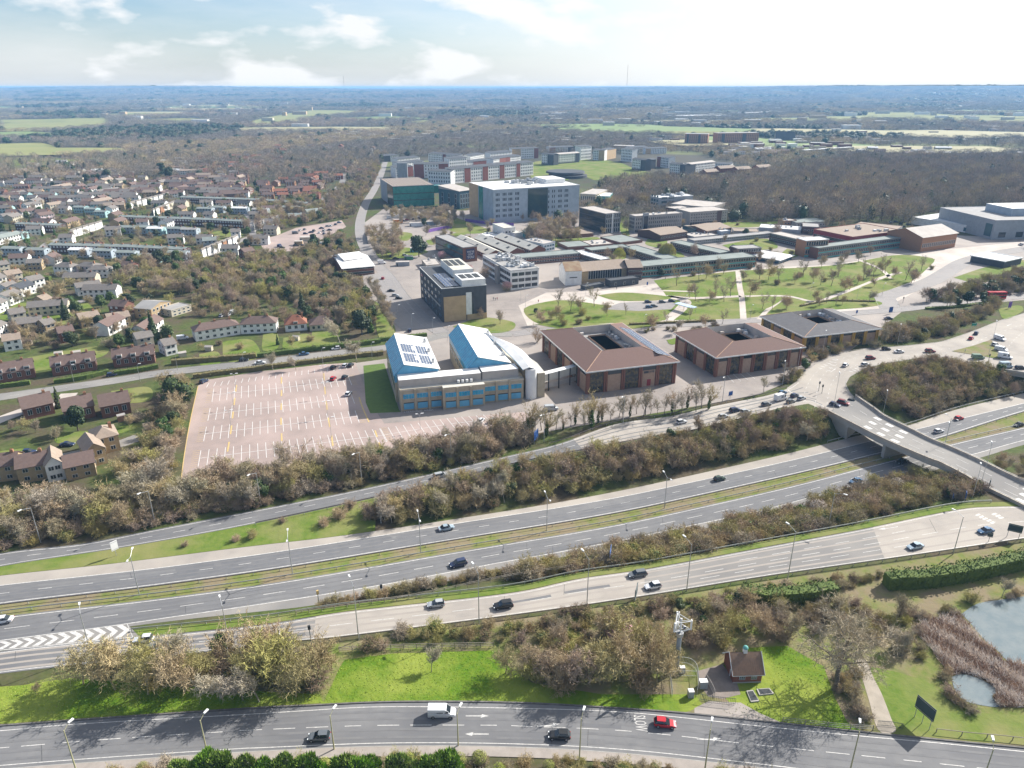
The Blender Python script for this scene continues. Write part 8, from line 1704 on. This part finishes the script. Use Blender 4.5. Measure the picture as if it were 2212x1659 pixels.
for x, y, h, v in ((122, 655, 15, 0), (770, 780, 12, 3), (735, 745, 14, 3), (590, 800, 8, 3), (640, 800, 7, 3), (1080, 700, 8, 1), (1042, 690, 7, 4), (1170, 700, 9, 0), (1160, 740, 10, 5), (740, 700, 12, 1)): plant('bare', x, y, h, v)
scatter(HB, '420,640 560,650 700,690 640,700 520,690 430,695 405,660', 6.5, (5, 9), 'garden trees left', seed=59)
scatter(HB, '640,545 740,505 770,545 735,590 700,600 650,580', 6.5, (6, 10), 'trees beside the campus avenue', seed=60)
scatter(HB, '240,870 330,850 330,930 240,940 60,945 0,930 0,900 60,925 220,925', 8, (3, 6), 'garden trees by the brick houses', seed=67, keep=.6)
scatter(HB, '-40,1010 100,1000 200,1000 190,1015 100,1025 -40,1032', 7, (3, 6), 'garden trees by the brick houses', seed=68, keep=.6)
# campus trees
for x, y, h, v in ((1205, 665, 12, 1), (1232, 672, 11, 1), (1255, 672, 9, 0), (1284, 662, 12, 1), (1312, 683, 9, 0), (1352, 680, 6, 1), (1412, 712, 9, 0), (1440, 700, 7, 1), (1460, 718, 8, 3), (1523, 708, 8, 0), (1560, 700, 8, 1), (1490, 690, 7, 1), (1408, 705, 9, 5),
    (1462, 617, 13, 1), (1490, 643, 10, 0), (1502, 650, 10, 1), (1532, 654, 9, 0), (1564, 652, 10, 1), (1510, 605, 11, 1), (1525, 602, 12, 0), (1545, 642, 12, 1), (1578, 640, 13, 1), (1620, 642, 12, 0), (1646, 668, 10, 1), (1660, 605, 12, 0), (1680, 610, 12, 1), (1698, 668, 9, 0), (1735, 599, 13, 1), (1757, 610, 11, 0), (1773, 616, 9, 1), (1795, 618, 13, 1), (1823, 631, 10, 0), (1835, 626, 10, 0), (1865, 604, 13, 1), (1887, 598, 10, 1), (1905, 592, 10, 0), (1810, 598, 13, 1), (1956, 605, 14, 1), (1968, 612, 10, 0), (1875, 655, 8, 3), (1770, 662, 7, 0), (1785, 655, 7, 1), (1805, 660, 6, 1), (1820, 658, 6, 0), (1700, 665, 8, 0), (1668, 667, 8, 1), (1760, 650, 7, 0), (1912, 590, 13, 1), (1930, 600, 9, 0), (1990, 585, 11, 1)):
    plant(*(('slim', x, y, h + 1, 2) if v == 1 else ('bare', x, y, h, v)), 'park trees on the campus lawn')
scatter([('bare', [0, 1, 2], 4), ('bush', [0, 2], 2, (3, 5))], '1185,690 1260,672 1290,690 1300,712 1200,722', 7, (6, 9), 'trees in front of the white gabled hall', seed=61, keep=.8)
scatter([('bare', [1, 0, 4], 5)], '1145,505 1200,490 1250,495 1250,520 1180,530 1130,520', 7, (10, 14), 'trees below the grey laboratory', seed=62)
scatter([('bare', [1, 0], 5)], '780,520 830,500 860,500 870,560 800,560', 9, (9, 12), 'trees around the building site', seed=63)
scatter([('bare', [1, 0], 5)], '830,458 940,462 960,450 985,460 975,500 940,490 850,475', 7, (7, 10), 'trees in front of the green clad building', seed=64)
scatter([('bare', [1, 4, 0], 5), ('ever', [0], .2)], '1310,455 1400,450 1450,400 1300,410 1290,430', 9, (11, 15), 'tall trees between the laboratories', seed=65)
scatter([('bush', [0, 2, 3], 5), ('bare', [4], .5, (5, 6))], '1180,712 1350,712 1480,712 1560,700 1560,712 1350,722 1180,722', 4.5, (1.5, 3), 'hedge plants along the campus road', seed=66)
# woods behind the campus and the wide country beyond
WD = [('wood', [0, 1, 4, 3], 8), ('wood', [2], 1.5), ('farever', None, .5)]
scatter(WD, '1290,412 1400,395 1500,402 1600,395 1700,372 1850,352 2050,350 2330,350 2330,470 2150,455 2000,462 1960,490 1900,478 1780,492 1600,474 1560,430 1420,440 1330,450', 9.5, (13, 18), 'trees of the wood behind the campus', seed=71)
scatter(WD, '-200,345 120,350 300,335 560,345 800,330 835,342 800,385 700,420 560,395 420,375 200,392 -200,400', 13, (11, 15), 'trees beyond the left estate', seed=72, keep=.55)
# horizon country: polar scatter, sparser and broader with distance
OPEN = []      # open ground and towns, outlines as seen
for s_ in ('0,268 100,258 222,256 240,266 225,274 120,282 0,284', '-300,332 0,328 60,338 250,345 330,350 180,362 0,372 -300,378', '300,258 420,256 500,262 400,266 300,264', '540,262 620,246 680,238 775,240 770,247 690,255 620,266 560,272', '888,262 928,260 928,268 890,268', '1690,256 1900,249 2212,250 2400,246 2400,272 2212,268 2000,262 1800,260 1700,264', '1148,352 1290,345 1340,355 1500,375 1480,395 1290,392 1150,395', '1430,242 1600,240 1600,248 1440,250'):
    w_ = np.array([(P(x, y).x, P(x, y).y) for x, y in L(s_)]); OPEN.append(w_)
RR = np.random.RandomState(11)
FM = [M_FIELD, mat('field_straw', (0.30, 0.27, 0.14), (0.34, 0.31, 0.17), .01), mat('field_fresh', (0.15, 0.21, 0.06), (0.19, 0.24, 0.08), .01)]
for k in range(46):
    Y_ = 900 + 4300 * RR.rand() ** 1.2; X_ = Y_ * RR.uniform(-.74, .74); a_ = RR.uniform(60, 210) * (1 + Y_ / 4000); b_ = RR.uniform(40, 120) * (1 + Y_ / 3000); n_ = 9
    if Y_ < 1400 and X_ > -400: continue
    pts_ = [(X_ + a_ * math.cos(t) * RR.uniform(.75, 1.2), Y_ + b_ * math.sin(t) * RR.uniform(.7, 1.2)) for t in np.arange(n_) * 6.283 / n_]
    mb = MB(); mb.face([(x, y, 1.0 + .05 * k) for x, y in pts_], FM[k % 3]); o = mb.build('far_field', kind='structure'); o['label'] = 'distant open field among the woods'; OPEN.append(np.array(pts_))
pts = []
r_ = 640.0
while r_ < 16000:
    s_ = max(11.5, r_ * .0105); na = int(1.56 * r_ / s_)
    for k in range(na):
        a = -.78 + 1.56 * (k + RR.rand()) / na; q = r_ + RR.uniform(-.5, .5) * s_
        pts.append((math.sin(a) * q, math.cos(a) * q, s_))
    r_ += s_ * .92
pts = np.array(pts)
X, Y, SZ = pts.T
ok = np.ones(len(X), bool)
for f_ in FOOT + OPEN: ok &= ~pip(X, Y, f_)
# keep housing, campus and already planted areas free
for s_ in ('-300,400 560,380 800,385 830,340 1150,335 1500,330 1640,372 1600,395 1290,412 1200,480 2212,480 2330,760 -300,760', '1290,405 1400,395 1500,402 1600,395 1700,372 1850,352 2050,350 2330,350 2330,520 1960,490 1560,440'):
    ok &= ~pip(X, Y, np.array([(P(x, y).x, P(x, y).y) for x, y in L(s_)]))
# open fields and low density towns by slow waves
wv = np.sin(X / 310 + 1.3) * np.sin(Y / 520 + .7) + .6 * np.sin(X / 790 - Y / 1100)
ok &= ~((wv > 1.3) & (Y > 1500))
urban = ((X > 150) & (Y > 900) & (Y < 2100) & (np.abs(X / Y - .45) < .3)) | ((Y > 780) & (Y < 1500) & (X < 0) & (X / Y > -.45))
ok &= ~(urban & (RR.rand(len(X)) < .32))
X, Y, SZ = X[ok], Y[ok], SZ[ok]
Z = hgt_np(X, Y)
ev = (np.sin(X / 260 + 2) * np.sin(Y / 410) > .62) & (Y > 1500)
for x, y, z, s_ in zip(X, Y, Z, SZ):
    k = 'farever' if (RR.rand() < .04 or (ev_ := (math.sin(x / 260 + 2) * math.sin(y / 410) > .66 and y > 1700)) and RR.rand() < .75) else 'wood'
    v = RR.randint(len(KIND[k]['v'])); w_ = s_ / 9.8
    if k == 'wood' and RR.rand() < .8: v = (0, 2, 4, 1, 3)[int((math.sin(x / 430 + .5) * math.sin(y / 690 + 1) + math.sin(x / 170 - y / 330) + 2) * 1.25) % 5]
    KIND[k]['pl'].append((x, y, z - .4, w_ * RR.uniform(.85, 1.2) * (1.25 if k == 'farever' else 1), min(2.0, 1 + (w_ - 1) * .13) * RR.uniform(.8, 1.15) * (.8 if y < 2500 else .95), RR.uniform(0, 6.28), v, None, None))
# ---------------------------------------------------------------- settle the plants
def stuff_points(name, label, kd, pls):
    me = bpy.data.meshes.new(name); me.from_pydata([(p[0], p[1], p[2]) for p in pls], [], [])
    for an, ty, col in (('size', 'FLOAT_VECTOR', [c for p in pls for c in (p[3], p[3], p[4])]), ('turn', 'FLOAT', [p[5] for p in pls]), ('pick', 'INT', [p[6] for p in pls])):
        a = me.attributes.new(an, ty, 'POINT')
        a.data.foreach_set('vector' if ty == 'FLOAT_VECTOR' else 'value', col)
    o = bpy.data.objects.new(name, me); COL.objects.link(o)
    o['kind'] = 'stuff'; o['label'] = label
    ng = bpy.data.node_groups.new(name, 'GeometryNodeTree')
    ng.interface.new_socket('Geometry', in_out='INPUT', socket_type='NodeSocketGeometry')
    ng.interface.new_socket('Geometry', in_out='OUTPUT', socket_type='NodeSocketGeometry')
    gi = ng.nodes.new('NodeGroupInput'); go = ng.nodes.new('NodeGroupOutput')
    ip = ng.nodes.new('GeometryNodeInstanceOnPoints'); ip.inputs['Pick Instance'].default_value = True
    j = ng.nodes.new('GeometryNodeJoinGeometry')
    for v in reversed(kd['v']):
        mb = MB()
        for q in (v['T'], v['C']):
            if q is None or not q.v: continue
            off = len(mb.v); mb.v += q.v; mb.f += [tuple(i + off for i in f) for f in q.f]; mb.m += [mb.mi(q.mats[i]) for i in q.m]
        if 'po' not in v:
            v['po'] = bpy.data.objects.new('plant_pattern', mb.mesh('plant_pattern'))
        oi = ng.nodes.new('GeometryNodeObjectInfo'); oi.inputs['Object'].default_value = v['po']; oi.inputs['As Instance'].default_value = True
        ng.links.new(oi.outputs['Geometry'], j.inputs[0])
    ng.links.new(j.outputs[0], ip.inputs['Instance'])
    def na(nm, ty):
        n = ng.nodes.new('GeometryNodeInputNamedAttribute'); n.data_type = ty; n.inputs['Name'].default_value = nm
        return [s_ for s_ in n.outputs if s_.enabled and s_.name == 'Attribute'][0]
    ng.links.new(na('pick', 'INT'), ip.inputs['Instance Index'])
    cx = ng.nodes.new('ShaderNodeCombineXYZ'); ng.links.new(na('turn', 'FLOAT'), cx.inputs['Z'])
    ng.links.new(cx.outputs[0], ip.inputs['Rotation'])
    ng.links.new(na('size', 'FLOAT_VECTOR'), ip.inputs['Scale'])
    ng.links.new(gi.outputs[0], ip.inputs['Points']); ng.links.new(ip.outputs[0], go.inputs[0])
    md = o.modifiers.new('scatter', 'NODES'); md.node_group = ng
    return o
def in_view(p):
    dep = p[1] * math.cos(PITCH) - (p[2] - CAMH) * math.sin(PITCH)
    if dep < 20: return False
    x, y = px(p[0], p[1], p[2]); h = 14 * CF / dep
    return -60 < x < CW + 60 and -20 < y < CH + h
STUFFNAME = {'bare': ('bare_woodland', 'more leafless trees standing among and beyond the nearer ones'), 'wood': ('distant_woodland', 'hazy brown and blue mass of bare woods reaching to the horizon'),
    'bush': ('undergrowth', 'tangle of leafless undergrowth between the nearer shrubs'), 'farever': ('distant_conifers', 'dark evergreens scattered through the distant woods'), 'ever': ('garden_evergreens', 'smaller dark evergreens among the houses')}
LIMIT = {'bare': 280, 'wood': 150, 'bush': 280, 'farever': 60, 'ever': 200}
for kn, kd in KIND.items():
    pl = kd['pl']
    if not pl: continue
    # a thing is drawn singly where it shows largest
    vis = [p for p in pl if in_view(p)]
    hid = [p for p in pl if not in_view(p)]
    vis.sort(key=lambda p: (p[8] is None, -(p[4] * kd['v'][p[6]]['h']) / math.hypot(p[0], p[1], CAMH)))
    lim = LIMIT.get(kn, 280)
    single = vis[:lim]; rest = vis[lim:] + hid
    for p in single:
        v = kd['v'][p[6]]; hh = p[4] * v['h']
        sz = ''
        if kn in ('bare', 'bush', 'slim', 'ever', 'wood'):
            q = hh / {'bare': 9, 'bush': 4, 'slim': 10, 'ever': 8, 'wood': 11}[kn]
            sz = 'small ' if q < .72 else ('large ' if q > 1.3 else '')
        o = empty(kd['obj'], (p[0], p[1], p[2]), p[5], cat=kd['cat'])
        o.scale = (p[3], p[3], p[4])
        for nm, m_ in (('trunk', v['t']), ('crown', v['c'])):
            if m_ is not None: part(nm if kn != 'bush' or nm != 'trunk' else 'stems', m_, o)
        if p[8]: o['label'] = p[8]
        else:
            AUTO.append((o, sz + v['look'], None))
        o['group'] = p[7] or {'bush': 'shrubs around the roads', 'wood': 'trees of the wood behind the campus', 'farever': 'dark evergreens beyond the campus', 'ever': 'evergreen trees among the houses'}.get(kn, 'trees around the campus and roads')
    if rest:
        nm, lb = STUFFNAME.get(kn, ('more_plants', 'further plants outside the nearer rows'))
        stuff_points(nm, lb, kd, rest)
# ---------------------------------------------------------------- labels that single things out
LANDM = [('the blue roofed building', 950, 790), ('the large brown office', 1320, 770), ('the middle brown office', 1600, 760), ('the dark grey office', 1775, 700), ('the black building', 970, 640), ('the white plant roofed laboratory', 1110, 600), ('the white gabled hall', 1230, 600), ('the long turquoise range', 1510, 580), ('the right turquoise range', 1860, 545), ('the big concert hall', 2100, 490), ('the grey laboratory', 1150, 450), ('the green clad building', 890, 430), ('the black glass office', 1310, 485), ('the concrete laboratories', 1450, 485), ('the residence green', 1290, 370), ('the apartment towers', 1560, 300), ('the red brick residences', 1610, 375), ('the mast', 1462, 1420), ('the brick hut', 1612, 1460), ('the footpath', 1895, 1500), ('the pond', 2150, 1360), ('the small pond', 2105, 1490), ('the chevron markings', 150, 1385), ('the bright meadow', 900, 1460), ('the bridge', 2000, 970), ('the bridge end', 2150, 1060), ('the roundabout island', 2000, 840), ('the traffic island', 2110, 755), ('the slip road lights', 1740, 850), ('the campus entrance', 1950, 660), ('the pink side car park', 2000, 690), ('the left car park edge', 410, 930), ('the middle of the car park', 600, 920), ('the car park foot', 700, 1040), ('the far slip road', 300, 1160), ('the silver estate', 952, 1035), ('the dark green hatchback', 1554, 1040), ('the navy tall car', 990, 1225), ('the pale blue saloon', 964, 1148), ('the mews houses', 110, 1030), ('the brick bungalows', 170, 900), ('the brick cottages', 200, 800), ('the white terrace', 510, 725), ('the orange roofed cottage', 640, 710), ('the avenue mouth', 900, 715), ('the avenue end', 820, 390), ('the white roofed hall', 770, 580), ('the small estate car park', 680, 500), ('the nearest long terrace', 260, 545), ('the middle long terrace', 390, 485), ('the farthest long terrace', 520, 440), ('the left estate edge', 40, 500), ('the stepped white rows', 470, 540), ('the great cedar', 352, 390), ('the white pair of houses', 165, 600), ('the left road bend', 90, 680), ('the park oak', 122, 650), ('the green gardens', 600, 740), ('the red hatchback', 1436, 1567), ('the white van', 955, 1545), ('the grey hatchback', 690, 1596), ('the black hatchback', 1208, 1593), ('the pale slip road', 1240, 1290), ('the grey hard shoulder', 500, 1190), ('the right campus lawn', 1790, 620), ('the central campus lawn', 1530, 655), ('the left campus lawn', 1230, 680), ('the large willow', 1440, 550), ('the cream sheds', 1100, 530), ('the building site', 880, 490), ('the woodland edge', 1700, 450), ('the right edge wood', 2150, 440), ('the left far fields', 150, 330), ('the middle far houses', 600, 390), ('the long warehouse', 1520, 252), ('the steep roofed church', 1697, 300), ('the right far town', 1950, 310), ('the left bottom corner', 60, 1600), ('the right bottom corner', 2150, 1640), ('the bottom conifers', 700, 1720), ('the bottom road edge', 1500, 1680), ('the tall green hedge', 2050, 1255), ('the near slip shrubs', 1500, 1180), ('the far belt middle', 1350, 1020), ('the far belt left end', 900, 1110), ('the left tree mass', 350, 1460), ('the golden thicket', 1300, 1440), ('the slender row', 1250, 920), ('the left belt', 150, 1150), ('the belt middle', 550, 1070)]
LX = np.array([(q[1], q[2]) for q in LANDM], float)
ORD = 'first second third fourth fifth sixth seventh eighth ninth tenth eleventh twelfth thirteenth fourteenth fifteenth sixteenth seventeenth eighteenth nineteenth twentieth'.split()
bag = {}
for o, look, ref in AUTO:
    X_, Y_, Z_ = o.location; x, y = px(X_, Y_, Z_)
    d_ = (LX[:, 0] - x) ** 2 + ((LX[:, 1] - y) * 1.6) ** 2; k = int(np.argmin(d_)); dx_, dy_ = x - LX[k, 0], y - LX[k, 1]
    if d_[k] < 500: rel = 'at'
    elif abs(dx_) > abs(dy_) * 1.6: rel = 'left of' if dx_ < 0 else 'right of'
    else: rel = 'behind' if dy_ < 0 else 'in front of'
    bag.setdefault(f'{look} {rel} {LANDM[k][0]}', []).append((x, o))
used = set()
for key, ls in bag.items():
    ls.sort(key=lambda q: q[0])
    for i, (x, o) in enumerate(ls):
        lb = key
        if len(ls) > 1: lb = key + ', ' + (ORD[i] if i < 20 else f'{i + 1}th') + ' from left'
        w_ = lb.split()
        if len(w_) > 16: lb = ' '.join(w for w in w_ if w not in ('the',))
        if len(lb.split()) > 16: lb = lb.replace('from left', '').replace(',', '').strip()
        if len(lb.split()) > 16: lb = ' '.join(lb.replace(' far ', ' ').replace(' long ', ' ').split()[:16])
        while lb in used: lb = ('smaller ' if 'smaller' not in lb else 'even ') + lb
        lb = ' '.join(lb.split()[:16]).rstrip(','); used.add(lb); o['label'] = lb
for o in COL.objects:
    if o.parent is None and o.type in ('MESH', 'EMPTY') and o.get('kind') == 'structure' and 'label' not in o: o['label'] = o.name.split('.')[0].replace('_', ' ') + ' of the place'
# ---------------------------------------------------------------- haze
hz = MB().box(-26000, -300, -9, 26000, 34000, 117, None)
hz_m = bpy.data.materials.new('haze'); hz_m.use_nodes = True; ht = hz_m.node_tree; ht.nodes.clear()
hv = nd(ht, 'ShaderNodeVolumePrincipled', _Density=0.000095); hv.inputs['Color'].default_value = (0.32, 0.60, 1.0, 1); hv.inputs['Anisotropy'].default_value = 0.0
hvo = nd(ht, 'ShaderNodeOutputMaterial'); ht.links.new(hv.outputs[0], hvo.inputs['Volume'])
hz.mats = [hz_m]; hz.m = [0] * 6
hzo = hz.build('haze'); hzo['kind'] = 'stuff'; hzo['label'] = 'thin bluish air haze over the whole plain'
